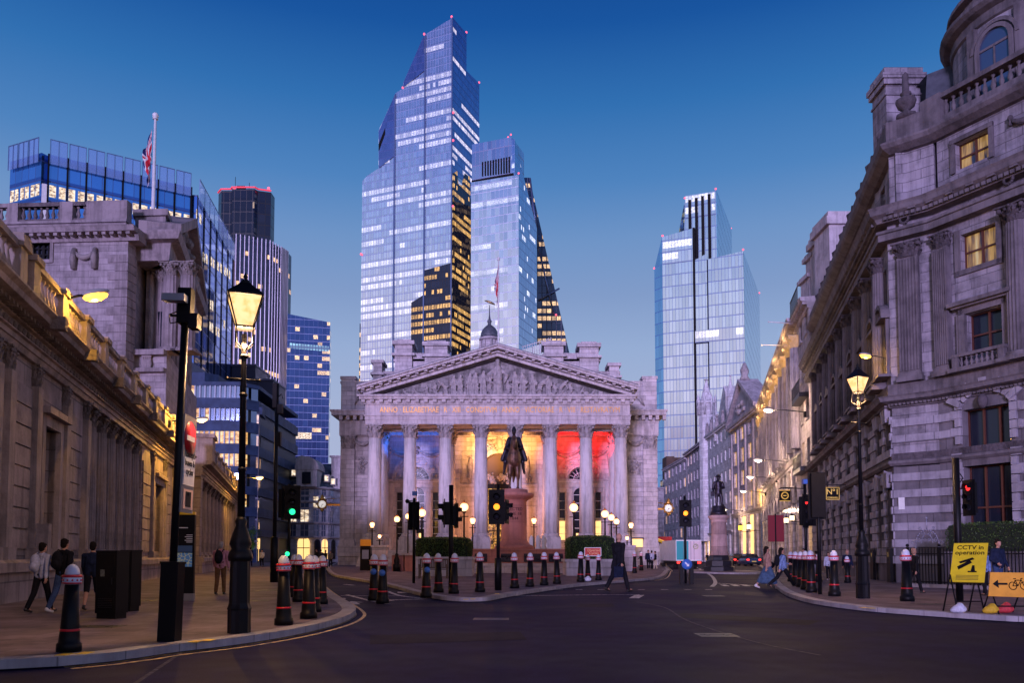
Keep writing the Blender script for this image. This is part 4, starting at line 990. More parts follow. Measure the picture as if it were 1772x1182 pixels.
# left flank, seen obliquely
fl_ = Frame(T4.f.w(0)-Vector((0,0,0)) + unit(-.55,.84)*14, T4.f.w(0))
zl = fl_.q(1133,466)[1]; sl = fl_.q(1133.5,600)[0]
mm = MB(); A_ = fl_.w(sl); 
def loc4(p, z): v = Matrix.Rotation(-T4.f.rz, 3, 'Z') @ (p-T4.f.A); return (v.x, v.y, z)
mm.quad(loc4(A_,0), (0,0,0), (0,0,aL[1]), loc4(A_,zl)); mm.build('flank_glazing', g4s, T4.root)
# dark joints, lit rows, crown
m = MB(); m.box(aL2[0]+.02, aL2[0]+.78, .3, 3, 0, aL2[1]+.4); m.box(aR0[0]+.02, aR0[0]+.48, .3, 3, 0, aR0[1]); m.build('recess_joint', BLACK, T4.root)
for (pa, ya, pb, yb, hh) in ((1147,417,1197,404,14),(1147,441,1197,428,14),(1203,577,1286,555,13)):
    u0, z0 = tq(pa, ya+hh*.4); u1, _ = tq(pb, yb); z0 = math.floor(z0/4.6)*4.6
    m = MB(); m.quad((u0,-.12,z0),(u1,-.12,z0),(u1,-.12,z0+4.6),(u0,-.12,z0+4.6)); m.build('lit_storey', g4l, T4.root)
k0, k1, k2, k3 = tq(1183,339), tq(1237,323), tq(1239,440), tq(1180,440)
m = MB(); m.prism_y([(k3[0],aL[1]-20),(k2[0],aL[1]-20),(k1[0],k1[1]),(k0[0],k0[1])], 3.2, 18)
o = m.build('crown', g4, T4.root)
for px in (1192, 1203.5, 1214.5, 1226):
    l_ = MB(); u = tq(px, 380)[0]; l_.box(u-.55, u+.55, 2.7, 3.15, tq(px, 442)[1], tq(px, 343-(px-1183)*.3)[1]); l_.build('louvre', BLACK, o)
m = MB()
for py in (348, 366): z0 = math.floor(tq(1200, py)[1]/4.6)*4.6; m.quad((k0[0],3.05,z0),(k1[0]-.3,3.05,z0),(k1[0]-.3,3.05,z0+4.6),(k0[0],3.05,z0+4.6))
m.build('lit_storey', g4l, o)
s1 = T4.sy(1265,397); xk = k1[0]
m = MB(); t9 = 26
def side_at(px, py): # on plane x=xk
    fr = Frame(T4.f.w(xk), T4.f.w(xk)-T4.f.n*100); return fr.q(px, py)
e1_ = side_at(1265,397); e2_ = side_at(1265,439)
m.prism_x([(3.2,aL[1]-22),(e2_[0],aL[1]-22),(e1_[0],e1_[1]),(3.2,k1[1])], xk+.02, xk+.3); m.build('crown_side', g4s, o)
m = MB(); fr = Frame(T4.f.w(k0[0])-T4.f.n*20+T4.f.d*-6, T4.f.w(k0[0])); e3 = tq(1167,400)
m.add([(k0[0],3.2,k0[1]),(k0[0],3.2,aL[1]-10),(e3[0],8,aL[1]-10),(e3[0],8,e3[1])],[(0,1,2,3)]); m.build('crown_side', g4s, o)
beacon(T4.root, [(k1[0],3,k1[1]+.5),(k0[0],3,k0[1]+.5),(aL[0],0,aL[1]+.5),(T4.L,0,aR[1]+.5),(T4.L,dR,zRb+.5),(xk,e1_[0],e1_[1]+.5),(loc4(A_,zl+.5))], .4)

# ------------------------------------------------------------------ glass offices and towers on the west side
gb = curtain('office_glass', 3.8, 1.9, (.10,.29,.72), (.03,.06,.2), lit=0, mull=.05, sp=.2, wob=.02, seed=14, spcol=(.05,.13,.42))
A0 = PY(82, 350, 150); F1 = Frame((A0.x,150,0), (A0.x+.84*200,150+.542*200,0))
sB = F1.q(331, 330)[0]; Bp = F1.w(sB)
off = thing('glass_office', 'blue glass office with tall clear rooftop screens behind the flagpole', 'office building', F1.A, F1.rz)
SCR, nt, b = mat_new('clear_screen_glass'); b.inputs['Base Color'].default_value = (.35,.5,.9,1); b.inputs['Roughness'].default_value = .05; b.inputs['Alpha'].default_value = .45; b.inputs['Metallic'].default_value = .5
ROOM, nt, b = mat_new('lit_office_room')
n_ = noise(nt, objc(nt, (1.2,1.2,2.4)), 1.0, 3, .6); e_ = ramp(nt, [(.40,(.18,.12,.10)),(.5,(.9,.66,.42)),(.62,(1.0,.93,.8))], n_); nt.links.new(e_.outputs[0], b.inputs['Emission Color']); b.inputs['Emission Strength'].default_value = 1.25; b.inputs['Base Color'].default_value = (.1,.08,.07,1)
def face(fr, s0, s1, top0, top1, root, M_, nscreen, dep=25):
    """one glazed elevation in root coordinates: screens above the roof line"""
    R = Matrix.Rotation(fr.rz-root.rotation_euler.z, 4, 'Z'); off_ = Matrix.Rotation(-root.rotation_euler.z, 4, 'Z') @ Matrix.Translation(fr.A-Vector(root.location))
    M_l = off_ @ Matrix.Rotation(fr.rz, 4, 'Z') if False else Matrix.Rotation(-root.rotation_euler.z, 4, 'Z') @ Matrix.Translation(fr.A-Vector(root.location)) @ Matrix.Rotation(fr.rz, 4, 'Z')
    return M_l
zs0 = F1.q(82,241)[1]; zs1 = F1.q(329,298)[1]; ztop = zs0
zroof = F1.q(90,268)[1]
m = MB(); m.box(0, sB, 0, 14, 0, zroof); m.build('curtain_wall', gb, off)
n = 8; w_ = sB/n
for i in range(n):
    f_ = MB(); x0, x1 = i*w_+.18, (i+1)*w_-.18; f_.box(x0, x1, -.5, -.46, zroof-2, ztop); o = f_.build('roof_screen', SCR, off)
    r_ = MB(); 
    for x in (x0, (x0+x1)/2, x1): r_.box(x-.05, x+.05, -.6, -.51, zroof-2, ztop)
    r_.box(x0, x1, -.6, -.52, ztop-.12, ztop); r_.build('screen_frame', FIN, o)
m = MB()
for i in range(n+1): x = i*w_; m.box(x-.16, x+.16, -.35, -.02, 0, zroof)
m.build('mullion', BLACK, off)
rowz = math.floor(F1.q(82,330)[1]/3.8)*3.8
for i in range(16):
    x0 = i*w_/2+.25; x1 = (i+1)*w_/2-.25; m = MB(); m.quad((x0,-.03,rowz+1.0),(x1,-.03,rowz+1.0),(x1,-.03,rowz+3.3),(x0,-.03,rowz+3.3)); m.build('lit_window', ROOM, off)
for i in (13, 14, 15):
    for dz in (-7.6, -11.4):
        if dz == -7.6 and i == 15: continue
        x0 = i*w_/2+.25; x1 = (i+1)*w_/2-.25; m = MB(); m.quad((x0,-.03,rowz+1.0+dz),(x1,-.03,rowz+1.0+dz),(x1,-.03,rowz+2.9+dz),(x0,-.03,rowz+2.9+dz)); m.build('lit_window', ROOM, off)
# its west flank
FL = Frame(F1.A+unit(-2.4,1)*60, F1.A-F1.d*1.2); sl0 = FL.q(14, 400)[0]
Ml = face(FL, 0, 0, 0, 0, off, None, 0)
sF = FL.L
m = MB(); m.box(sl0, sF, 0, 10, 0, zroof); m.xf(Ml); m.build('flank_wall', gb, off)
k = 3; ws = (sF-sl0)/k
for i in range(k):
    x0, x1 = sl0+i*ws+.15, sl0+(i+1)*ws-.15
    f_ = MB(); f_.box(x0, x1, -.5, -.46, zroof-2, ztop); f_.xf(Ml); o = f_.build('roof_screen', SCR, off)
    r_ = MB()
    for x in (x0, (x0+x1)/2, x1): r_.box(x-.05, x+.05, -.6, -.51, zroof-2, ztop)
    r_.box(x0, x1, -.6, -.52, ztop-.12, ztop); r_.xf(Ml); r_.build('screen_frame', FIN, o)
    for j in range(2):
        a = x0+j*(x1-x0)/2+.1; m = MB(); m.quad((a,-.03,rowz+1),(a+(x1-x0)/2-.25,-.03,rowz+1),(a+(x1-x0)/2-.25,-.03,rowz+3.3),(a,-.03,rowz+3.3)); m.xf(Ml); m.build('lit_window', ROOM, off)
m = MB(); m.box(-1.0, -.1, -.3, 1, 0, zroof-6); m.build('corner_pier', WHITE, off)
# its east wing, turning up the street
FR = Frame(Bp+F1.d*1.2, Bp+F1.d*1.2+unit(-.133,1)*60); sE = FR.q(404, 420)[0]
Mr = face(FR, 0, 0, 0, 0, off, None, 0); zr = FR.q(340,335)[1]; zrt = FR.q(340,305)[1]
gb2 = curtain('office_glass_side', 3.8, 3.2, (.13,.26,.74), (.03,.06,.2), lit=0, mull=.06, sp=.12, wob=.015, seed=15, spcol=(.08,.17,.52))
m = MB(); m.box(0, sE, 0, 12, 0, zr); m.xf(Mr); m.build('wing_wall', gb2, off)
for i in range(8):
    x0, x1 = i*sE/8+.1, (i+1)*sE/8-.1; f_ = MB(); f_.box(x0, x1, -.4, -.36, zr-1, zrt); f_.xf(Mr); o = f_.build('roof_screen', SCR, off)
    r_ = MB(); r_.box(x0, x0+.08, -.5, -.41, zr-1, zrt); r_.box(x0, x1, -.5, -.42, zrt-.1, zrt); r_.xf(Mr); r_.build('screen_frame', FIN, o)
m = MB()
for i in range(7): x = i*sE/6; m.box(x-.06, x+.06, -.2, -.02, 0, zr)
m.xf(Mr); m.build('mullion', BLACK, off)
def lit_r(px, py, w=1.5, h=2.0):
    s_, z = FR.q(px, py); m = MB(); m.quad((s_,-.03,z-h/2),(s_+w,-.03,z-h/2),(s_+w,-.03,z+h/2),(s_,-.03,z+h/2)); m.xf(Mr); m.build('lit_window', ROOM, off)
for a in ((339,369),(345,376),(338,429),(344,434),(351,443),(356,446),(364,450),(368,454),(376,459),(381,462),(388,467),(392,470),(396,474),(362,525),(366,527),(362,563),(366,566),(373,572),(377,574),(387,560)): lit_r(*a)

# ribbed tower
c42 = PY(408, 500, 380)
t42 = thing('ribbed_tower', 'dark octagonal tower with thin bright vertical ribs and a black crown', 'skyscraper', Vector((c42.x,380,0)), 0)
def L42(px, Y): return PY(px, 500, Y).x-c42.x
y1_ = 380+8; y2_ = 394; y3_ = 410
pl = [(L42(405,384),4),(0,0),(L42(467,388),8),(L42(486,396),16),(L42(498,402),22),(L42(498,402)+0.2,27),(0,27)]
zt42 = PY(408,408,380).z
g42 = curtain('ribbed_glass', 3.8, 2.1, (.06,.07,.14), (.02,.02,.04), lit=.41, litcol=(1,.58,.30), lits=1.5, rowbias=.25, mull=.1, sp=.5, seg=5, seed=16, metal=.6)
m = MB(); m.prism_z(pl, 0, zt42); m.build('curtain_wall', g42, t42)
RIB = plain('pale_ribs', (.46,.45,.54), .4, .2)
for (a, b_, n) in ((pl[1],pl[2],8),(pl[2],pl[3],4),(pl[3],pl[4],5)):
    for i in range(n+1):
        t_ = i/n; x = a[0]+(b_[0]-a[0])*t_; y = a[1]+(b_[1]-a[1])*t_
        if i == n and b_ is not pl[4]: continue
        m = MB(); m.box(x-.2, x+.2, y-.9, y+.1, 0, zt42+.8); m.build('rib', RIB, t42)
m = MB(); m.box(-2.5, -.6, 3, 12, 0, zt42-2); m.build('side_pier', plain('brown_clad', (.18,.13,.14), .6), t42)
zc0 = PY(400,323,392).z; x0, x1 = PY(373,340,392).x-c42.x, PY(467,340,392).x-c42.x
cp = [(x0,16),(x0+3,12),(x0+8,12),(x0+9,10),(x1-7,10),(x1-6,12),(x1,14),(x1,20),(x0,20)]
m = MB(); m.prism_z(cp, zt42-60, zc0-2); 
m.build('crown', curtain('crown_dark', 5.5, 3.0, (.03,.035,.07), (.01,.01,.015), lit=.30, litcol=(1,.7,.5), lits=.5, mull=.08, sp=.3, seed=17, metal=.5), t42)
m = MB(); m.sweep([(0,zc0-1.6),(.6,zc0-1.6),(.6,zc0-1.0),(0,zc0-1.0)][::-1], [cp[i] for i in (0,1,2,3,4,5,6)]); m.build('beacon_strip', glow('red_strip', (1,.06,.10), .55), t42)
m = MB(); m.tube([(x0+9,14,zc0),(x0+9,14,zc0+6)], .12, 4); m.tube([(x0+16,14,zc0),(x0+16,14,zc0+3)], .12, 4); m.box(x0+10,x0+14,13,15,zc0-1,zc0+1); m.build('mast', BLACK, t42)
beacon(t42, [(x1-1,13,zc0-.3),(x0+9,13,zc0-.2)], .7)
# sloping-shouldered blue block
T6 = Tow('blue_office_block', 'low blue glass office block with scattered yellow windows and pale floor lines', 'office block', 570, 650, 400, (-.98,-.19), 496)
zb6 = T6.q(498,543)[1]; zb7 = T6.q(570,558)[1]
gg = curtain('blue_block_glass', 3.6, 2.2, (.05,.10,.33), (.26,.32,.58), lit=.38, litcol=(1,.62,.24), lits=1.3, rowbias=.18, mull=.02, sp=.08, seg=2.2, seed=18, spcol=(.04,.07,.24))
m = MB(); m.prism_y([(0,0),(T6.L,0),(T6.L,zb7),(0,zb6)], 0, 20); m.build('curtain_wall', gg, T6.root)
m = MB(); 
for (py, h) in ((604,2.6),(760,3.2)):
    z = T6.q(530,py)[1]; m = MB(); m.quad((1,-.1,z),(T6.L*(.98 if py == 604 else .6),-.1,z-(.8 if py==604 else 0)),(T6.L*(.98 if py == 604 else .6),-.1,z+h-(.8 if py==604 else 0)),(1,-.1,z+h))
    m.build('lit_storey', ROOM if py == 760 else curtain('teal_row', 3.6, 1.4, (.3,.5,.7), (.1,.2,.3), lit=.7, litcol=(.4,.75,.85), lits=.8, mull=.3, sp=.2, seed=19), T6.root)
# plain grey service blocks between
gbk = thing('service_block', 'plain dark grey windowless block stepping down before the ribbed tower', 'building', Vector((PY(440,700,200).x,200,0)), 0)
z_ = lambda py: PY(440,py,200).z
m = MB(); xl = lambda px: PY(px,700,200).x-PY(440,700,200).x
m.box(xl(385), xl(441), 0, 12, 0, z_(634)); m.box(xl(441), xl(470), 1, 12, 0, z_(658)); m.build('wall', plain('blue_grey_panel', (.045,.05,.09), .5, var=.15), gbk)
m = MB(); m.box(xl(385)-.2, xl(441)+.2, -.3, 12, z_(634), z_(634)+.5); m.box(xl(441), xl(470)+.2, .7, 12, z_(658), z_(658)+.5); m.build('coping', plain('panel_edge', (.12,.12,.2), .5), gbk)
# ------------------------------------------------------------------ long columned screen wall (west side)
A = G(0, 1045, KH); BD = unit(-.2686, 1.0)
BF = Frame(A, A+BD*80)
bank = thing('colonnaded_wall', 'long windowless stone wall with fluted columns and a balustrade on top', 'building', BF.A, BF.rz)
BST = stone('bank_ashlar', (0.33,0.265,0.26), 0.62, 1.6, 0.02, grime=.4, bumpd=.05)
BTR = carved('bank_trim', (0.34,0.275,0.27), 3, .45)
BCV = carved('bank_carved', (0.20,0.165,0.17), 8, .55, .15)
def bs_(px): return BF.q(px, 962)[0]
Z0, Z1, ZCO, ZBA = 1.15, 6.35, 7.38, 8.6
def fluted(r, z0, z1, name, parent, x, y, mat, n=20):
    m = MB(); m.lathe([(r,z0),(r*.99,z0+(z1-z0)*.4),(r*.86,z1)], 0, 0, n*2, flute=1, fd=.09, smooth=False); o = m.build(name, mat, parent, (x, y, 0)); return o
bcap_me = capital_mb(.27, .62).mesh('capital', BCV); bcol = MB(); bcol.lathe([(.33,Z0+.32),(.325,Z0+2.2),(.28,Z1-.62)], 0, 0, 36, flute=1, fd=.10, smooth=False); bcol_me = bcol.mesh('column', BTR)
bb_me = col_base_mb(.33, .32).mesh('column_base', BTR)
def bank_column(x, y):
    c = link_me('column', bcol_me, bank, (x, y, 0)); link_me('capital', bcap_me, c, (0,0,Z1-.62)); link_me('column_base', bb_me, c, (0,0,Z0))
S0, S1, S2, S3 = -22.0, bs_(312), bs_(322), bs_(399)
def entab(mb, x0, x1, y):
    """entablature with its face at y (outwards negative)"""
    mb.prism_x([(y,Z1),(y-.06,Z1+.14),(y-.10,Z1+.15),(y-.12,Z1+.27),(y-.2,Z1+.29),(y-.2,Z1+.32),(y-.06,Z1+.33),(y-.06,Z1+.62),(y-.16,Z1+.64),(y-.2,Z1+.74),(y-.62,Z1+.78),(y-.66,Z1+.90),(y-.78,ZCO-.05),(y-.78,ZCO),(y+1.2,ZCO),(y+1.2,Z1)], x0, x1)
rr = random.Random(3)
balm = baluster_mb(.72, .13)
def balustrade(root, x0, x1, y, z, mat, pitch=2.6, ped=.5, H=1.2):
    n = max(1, round((x1-x0)/pitch)); w = (x1-x0)/n
    for i in range(n+1):
        x = x0+i*w; m = MB(); m.box(x-ped/2, x+ped/2, y-.22, y+.22, z, z+H-.14); m.box(x-ped/2-.07, x+ped/2+.07, y-.30, y+.30, z+H-.14, z+H+.02); m.build('balustrade_pier', mat, root)
        if i < n:
            m = MB(); m.box(x+ped/2, x+w-ped/2, y-.16, y+.16, z, z+.16); m.box(x+ped/2, x+w-ped/2, y-.18, y+.18, z+H-.18, z+H-.02)
            k = int((w-ped-.2)/.30)
            for j in range(k): m.merge(balm, Matrix.Translation((x+ped/2+.1+(w-ped-.2)*(j+.5)/k, y, z+.155)) @ Matrix.Diagonal((1,1,(H-.33)/.72,1)))
            m.build('balustrade', mat, root)
# solid wall bays
c0, c1 = bs_(152), bs_(246)
def rust(mb, x0, x1, y, z0=Z0+.25, z1=Z1-.7):
    n = 8; h = (z1-z0)/n
    for i in range(n): mb.box(x0, x1, y-.06, y, z0+i*h+.025, z0+(i+1)*h-.025)
m = MB(); YW = .35
m.box(S0, S3+4, YW+1.6, YW+4, 0, ZCO)                      # core behind everything
m.build('inner_wall', BST, bank)
def solid_bay(x0, x1, recess=None):
    m = MB()
    if recess: wall_with_openings(m, x0, x1, 0, Z1, 0+.12, YW+1.6, [((recess[0]+recess[1])/2, (recess[1]-recess[0])/2, Z0+.3, Z1-1.5, False)])
    else: m.box(x0, x1, .12, YW+1.6, 0, Z1)
    m.build('wall_bay', BST, bank)
    if recess:
        a, b_ = recess; f_ = MB(); f_.box(a-.28, a, -.02, .3, Z0, Z1-1.5); f_.box(b_, b_+.28, -.02, .3, Z0, Z1-1.5); f_.box(a-.28, b_+.28, -.02, .3, Z1-1.5, Z1-1.2); f_.box(a-.4, b_+.4, -.22, .3, Z1-1.2, Z1-1.02)
        f_.box(a, b_, .9, 1.0, Z0+.3, Z1-1.5); f_.build('blind_window', BTR, bank)
def pil(x, w=.42, y=-.06):
    m = MB(); m.box(x-w/2, x+w/2, y, .15, Z0+.3, Z1-.6); o = m.build('pilaster', BTR, bank)
    m = MB(); m.box(x-w/2-.08, x+w/2+.08, y-.08, .15, Z0, Z0+.3); m.build('pilaster_base', BTR, o)
    cm = capital_mb(w*.42, .6); cm.xf(Matrix.Translation((x, .1, Z1-.6)) @ Matrix.Diagonal((1.15, .75, 1, 1))); cm.build('capital', BCV, o)
X = {p: bs_(p) for p in (0,12,25,30,55,62,66,100,105,128,135,147,248,262,266,284,290,300)}
solid_bay(S0, X[25]-.2); solid_bay(X[25]-.2, c0, (X[66]+.3, X[100]-.1)); 
xx = c1; solid_bay(c1, S1+.6, (bs_(266), bs_(280)))
for i in range(6): pil(X[12]-1.0-i*3.3); 
r = MB(); rust(r, bs_(18), bs_(52), .12); rust(r, bs_(118), bs_(140), .12); rust(r, bs_(247), bs_(260), .12); rust(r, bs_(288), bs_(297), .12)
for i in range(4): rust(r, X[12]-3.6-i*3.3*1.0, X[12]-1.8-i*3.3*1.0, .12) if i % 2 == 0 else None
r.build('rusticated_blocks', BTR, bank)
for p in (10, 58, 110, 146, 262.5, 284, 300): pil(bs_(p))
# colonnade bay: floor, back, columns
m = MB(); m.box(c0, c1, -.1, 2, 0, Z0); m.box(c0, c1, -.05, 2.0, Z1-.02, Z1+.3); m.build('colonnade_floor', BST, bank)
for p in (163, 181, 197, 211.5, 225, 238): bank_column(bs_(p), .33)
# plinth with torus line
m = MB(); m.prism_x([(-.16,0),(-.16,Z0-.32),(-.30,Z0-.30),(-.30,Z0-.08),(-.2,Z0),(.4,Z0),(.4,0)], S0, S1+.4); m.build('plinth', BST, bank)
m = MB(); entab(m, S0, S1+.5, 0); m.build('entablature', BTR, bank)
g = MB()
x = S0
while x < S1:
    g.box(x, x+.13, -.42, -.19, Z1+.66, Z1+.76); x += .26
for i in range(int((S1-S0)/.34)):
    xx = S0+i*.34; g.ball((xx, -.08, Z1+.48), (.13,.06,.11), 6, rings=4)
g.build('frieze_ornament', BCV, bank)
m = MB()
for p in (30, 97, 154, 190, 225, 260, 290): x = bs_(p); m.box(x-.14, x+.14, -.95, -.6, ZCO-.35, ZCO-.02)
m.build('cornice_spout', BCV, bank)
balustrade(bank, S0+.3, bs_(-15), -.25, ZCO, BTR); 
m = MB(); m.box(bs_(-12), bs_(2), -.35, .4, ZCO, ZBA+.1); m.box(bs_(-13), bs_(3), -.42, .5, ZBA+.1, ZBA+.28); m.build('pedestal_block', BTR, bank)
balustrade(bank, bs_(6)+.2, S1+.2, -.25, ZCO, BTR)
# projecting second colonnade
YP = -.8
m = MB(); m.prism_x([(YP-.2,0),(YP-.2,Z0-.32),(YP-.32,Z0-.30),(YP-.32,Z0-.08),(YP-.22,Z0),(YP+1.6,Z0),(YP+1.6,0)], S2-.3, S3); m.build('plinth', BST, bank)
m = MB(); m.box(S2-.1, S2+1.0, YP, .5, Z0, Z1); m.box(S3-6, S3, YP, .5, Z0, Z1); m.box(S2, S3, .0, .8, 0, Z1); m.build('wall_bay', BST, bank)
n = 11; xa, xb = bs_(329), S3-6.6
for i in range(n): bank_column(xa+(xb-xa)*i/(n-1), YP+.40)
for i in range(3): pil(S3-5.4+i*2.3, .5, YP-.08)
m = MB(); entab(m, S2-.4, S3, YP); m.box(S2-.4, S3, YP+1.2, 1, Z1, ZCO); m.build('entablature', BTR, bank)
m = MB(); m.box(S2-.35, S2+1.4, YP-.7, .4, ZCO, ZBA+.25); m.box(S2-.5, S2+1.55, YP-.82, .5, ZBA+.25, ZBA+.5); m.build('pedestal_block', BTR, bank)
balustrade(bank, S2+1.7, S3-.2, YP-.3, ZCO, BTR, 3.4)
m = MB(); m.box(bs_(57), bs_(63), -.35, .1, Z0+.05, Z0+.95); m.build('ledge_block', BTR, bank)

# sodium lamps bracketed on the parapet
SOD = glow('sodium_lamp', (1.0, .52, .05), 4); SODC = (1.0, .50, .06)
def wall_lamp(label, base, tip, power, s=1.0, g=None, emis=SOD, colr=SODC):
    b = Vector(base); t = Vector(tip); root = thing('wall_lamp', label, 'street lamp', b, 0, g)
    d = t-b
    m = MB(); m.tube([(0,0,-.25*s),(0,0,0),d*.5+Vector((0,0,.06*s)),d*.85], .035*s, 6); m.box(-.08*s,.08*s,-.08*s,.08*s,-.35*s,.05*s); m.build('bracket', IRON, root)
    m = MB(); rot = d.to_track_quat('X','Z').to_matrix()
    m.ball(d*.98+Vector((0,0,.06*s)), (.34*s,.16*s,.09*s), 10, rot=rot); o = m.build('lamp_head', plain('lamp_grey', (.3,.3,.32), .4) if 'lamp_grey' not in MATS else MATS['lamp_grey'], root)
    m = MB(); m.ball(d*.98+Vector((0,0,-.03*s)), (.31*s,.16*s,.13*s), 10, rot=rot); m.build('lamp_glass', emis, o)
    light_point('lamp_light', d*.98+Vector((0,0,-.22*s)), power, colr, .1, root)
p = bs_(77); tipz = BF.q(77,482)
wall_lamp('large glowing yellow lamp on a bracket over the near balustrade', BF.w(bs_(70), .3, 8.35), BF.w(bs_(70)+.2, 1.15, 8.65), 420, 1.1, 'sodium lamps bracketed from the parapet')
sod_s = glow('small_sodium', (1.0, .62, .25), 5)
wall_lamp('small lit bracket lamp on the parapet where the wall steps out', BF.w(bs_(272), .45, 8.1), BF.w(bs_(272)+.1, 2.0, 8.3), 2200, .9, 'sodium lamps bracketed from the parapet', sod_s)
wall_lamp('small lit bracket lamp above the far colonnade', BF.w(bs_(374), 1.2, 8.1), BF.w(bs_(374), 3.6, 8.3), 1500, 1.1, 'sodium lamps bracketed from the parapet', sod_s)

# ------------------------------------------------------------------ upper bank block behind the wall
UF = Frame(at(-80, 60), at(-80,60)+Vector((1,-0.06,0))*80)
def uq(px, py): return UF.q(px, py)
up = thing('upper_bank_block', 'tall stone block with corner quoins, a garland and a columned loggia above the wall', 'building', UF.A, UF.rz)
UST = stone('upper_ashlar', (0.38,0.33,0.37), 0.48, 1.5, 0.012, grime=.35, bumpd=.02)
UTR = carved('upper_trim', (0.33,0.28,0.31), 3, .4); UCV = carved('upper_carved', (.30,.26,.27), 7, .5)
uE = uq(217,600)[0]; zc = uq(200,398)[1]; zcl = uq(200,418)[1]; ztb = uq(100,352)[1]
wx0, wz0 = uq(53,450); wx1, wz1 = uq(88,416)
m = MB(); wall_with_openings(m, 0, uE, 0, zcl, 0, 1.0, [((wx0+wx1)/2,(wx1-wx0)/2,wz0,wz1,False)]); m.prism_z([(0,1.0),(uE,1.0),(uE-4.6,16),(0,16)], 0, zcl); m.build('wall', UST, up)
f_ = MB()
for i in range(5): x = wx0+(wx1-wx0)*i/4; f_.box(x-(.05 if i != 2 else .1), x+(.05 if i != 2 else .1), .3, .4, wz0, wz1)
for i in range(4): z = wz0+(wz1-wz0)*i/3; f_.box(wx0, wx1, .305, .395, z-.05, z+.05)
o = f_.build('window', BLACK, up); g_ = MB(); g_.box(wx0, wx1, .5, .52, wz0, wz1); g_.build('pane', plain('sky_pane', (.25,.3,.45), .05, .8), o)
f_ = MB(); 
for a in ((wx0-.25,wx0,wz0-.25,wz1+.25),(wx1,wx1+.25,wz0-.25,wz1+.25),(wx0,wx1,wz1,wz1+.25),(wx0,wx1,wz0-.25,wz0)): f_.box(a[0],a[1],-.1,.05,a[2],a[3])
f_.build('window_frame', UTR, o)
m = MB()   # quoins
zz = 0; i = 0
while zz < zcl-1: m.box(uE-(1.5 if i%2 else .95), uE+.06, -.07, 1.2, zz+.02, zz+.62); zz += .66; i += 1
m.build('quoins', UTR, up)
m = MB(); m.prism_x([(-.15,zcl),(-.2,zcl+.25),(-.25,zcl+.45),(-.85,zcl+.5),(-.95,zcl+.8),(-1.0,zc),(1,zc),(1,zcl)], -2, uE+.9)
dentils(m, 0, uE+.5, -.75, -.2, zcl+.28, zcl+.49, .62, .3); m.box(0, uE+.02, -.12, 0, uq(100,600)[1], uq(100,597)[1]); m.build('cornice', UTR, up)
zb = ztb-1.15
m = MB(); m.box(0, uE-.1, -.2, 3, zc, zb-.5); m.box(0, uE, -.35, 3, zb-.5, zb-.3)
m.build('parapet', UTR, up)
def bal2(x0, x1):
    m = MB(); m.box(x0, x1, -.2, .3, zb-.3, zb-.1); k = max(2, int((x1-x0)/.42))
    for j in range(k): m.merge(balm, Matrix.Translation((x0+(x1-x0)*(j+.5)/k, .05, zb-.105)) @ Matrix.Diagonal((1.4,1.4,1.35,1)))
    m.box(x0, x1, -.25, .35, zb+.85, zb+1.15); m.build('balustrade', UTR, up)
segs = [uq(p,350)[0] for p in (-60,-2,18,36,108,130,176,196)]
for i in (0,2,4): bal2(segs[i+1], segs[i+2]) if i < 6 else None
m = MB()
for a, b_ in ((0, segs[1]),(segs[2],segs[3]),(segs[4],segs[5]),(segs[6]-1,uE)): m.box(a, b_, -.3, .4, zb-.3, zb+1.15)
m.build('parapet_pier', UTR, up)
bal2(segs[3], segs[4]); bal2(segs[5], segs[6]-1)
g = MB(); sx0, sz0 = uq(130,435); sx1, _ = uq(166,435); swag(g, sx0, sx1, sz0, .55, -.12, .16)
for x in (sx0, sx1): g.tube([(x,-.15,sz0+.1),(x,-.25,sz0-.6),(x,-.12,sz0-1.4)], [.16,.24,.2], 6)
g.build('garland', UCV, up)
# loggia block set back, with the pediment facing the street
ly0 = 1.5; uG = uq(300,600)[0]-1.25; zl1 = uq(260,438)[1]; zl0 = uq(260,598)[1]
side_dir = (Matrix.Rotation(-UF.rz,3,'Z') @ BD)
def sdp(t, off=0): return (uG+side_dir.x*t+off, ly0+side_dir.y*t)
D_ = 19.5
m = MB(); m.prism_z([(uE-.5,ly0+2.2),sdp(2.2,-1.9),sdp(D_,-1.9),sdp(D_,-3.5)], zl0-.1, zl1+.3)
m.prism_z([(uE-.5,ly0),(uG,ly0),sdp(D_),sdp(D_,-3.5)], 0, zl0); m.build('loggia_wall', UST, up)
for k_, x in enumerate((uq(262,520)[0]+.35, uq(287,520)[0]+.55)):
    o = fluted(.62, zl0+.4, zl1-1.0, 'column', up, x, ly0+.8, UTR, 14)
    cm = capital_mb(.52, 1.0); cm.xf(Matrix.Translation((0,0,zl1-1.0))); cm.build('capital', UCV, o); b2 = col_base_mb(.62,.4); b2.xf(Matrix.Translation((0,0,zl0))); b2.build('column_base', UTR, o)
for t_ in (2.6, 5.4, 8.2, 11.0, 13.8, 16.6):
    x, y = sdp(t_, -.85); o = fluted(.62, zl0+.4, zl1-1.0, 'column', up, x, y, UTR, 14)
    cm = capital_mb(.52, 1.0); cm.xf(Matrix.Translation((0,0,zl1-1.0))); cm.build('capital', UCV, o)
m = MB(); pth = [(uE-.5,ly0),(uG,ly0),sdp(D_)]
m.sweep([(0,zl1),(.1,zl1+.9),(.15,zl1+1.3),(.75,zl1+1.4),(.9,zl1+1.9),(.9,zl1+2.05),(-3,zl1+2.05),(-3,zl1)][::-1], pth); m.build('cornice', UTR, up)
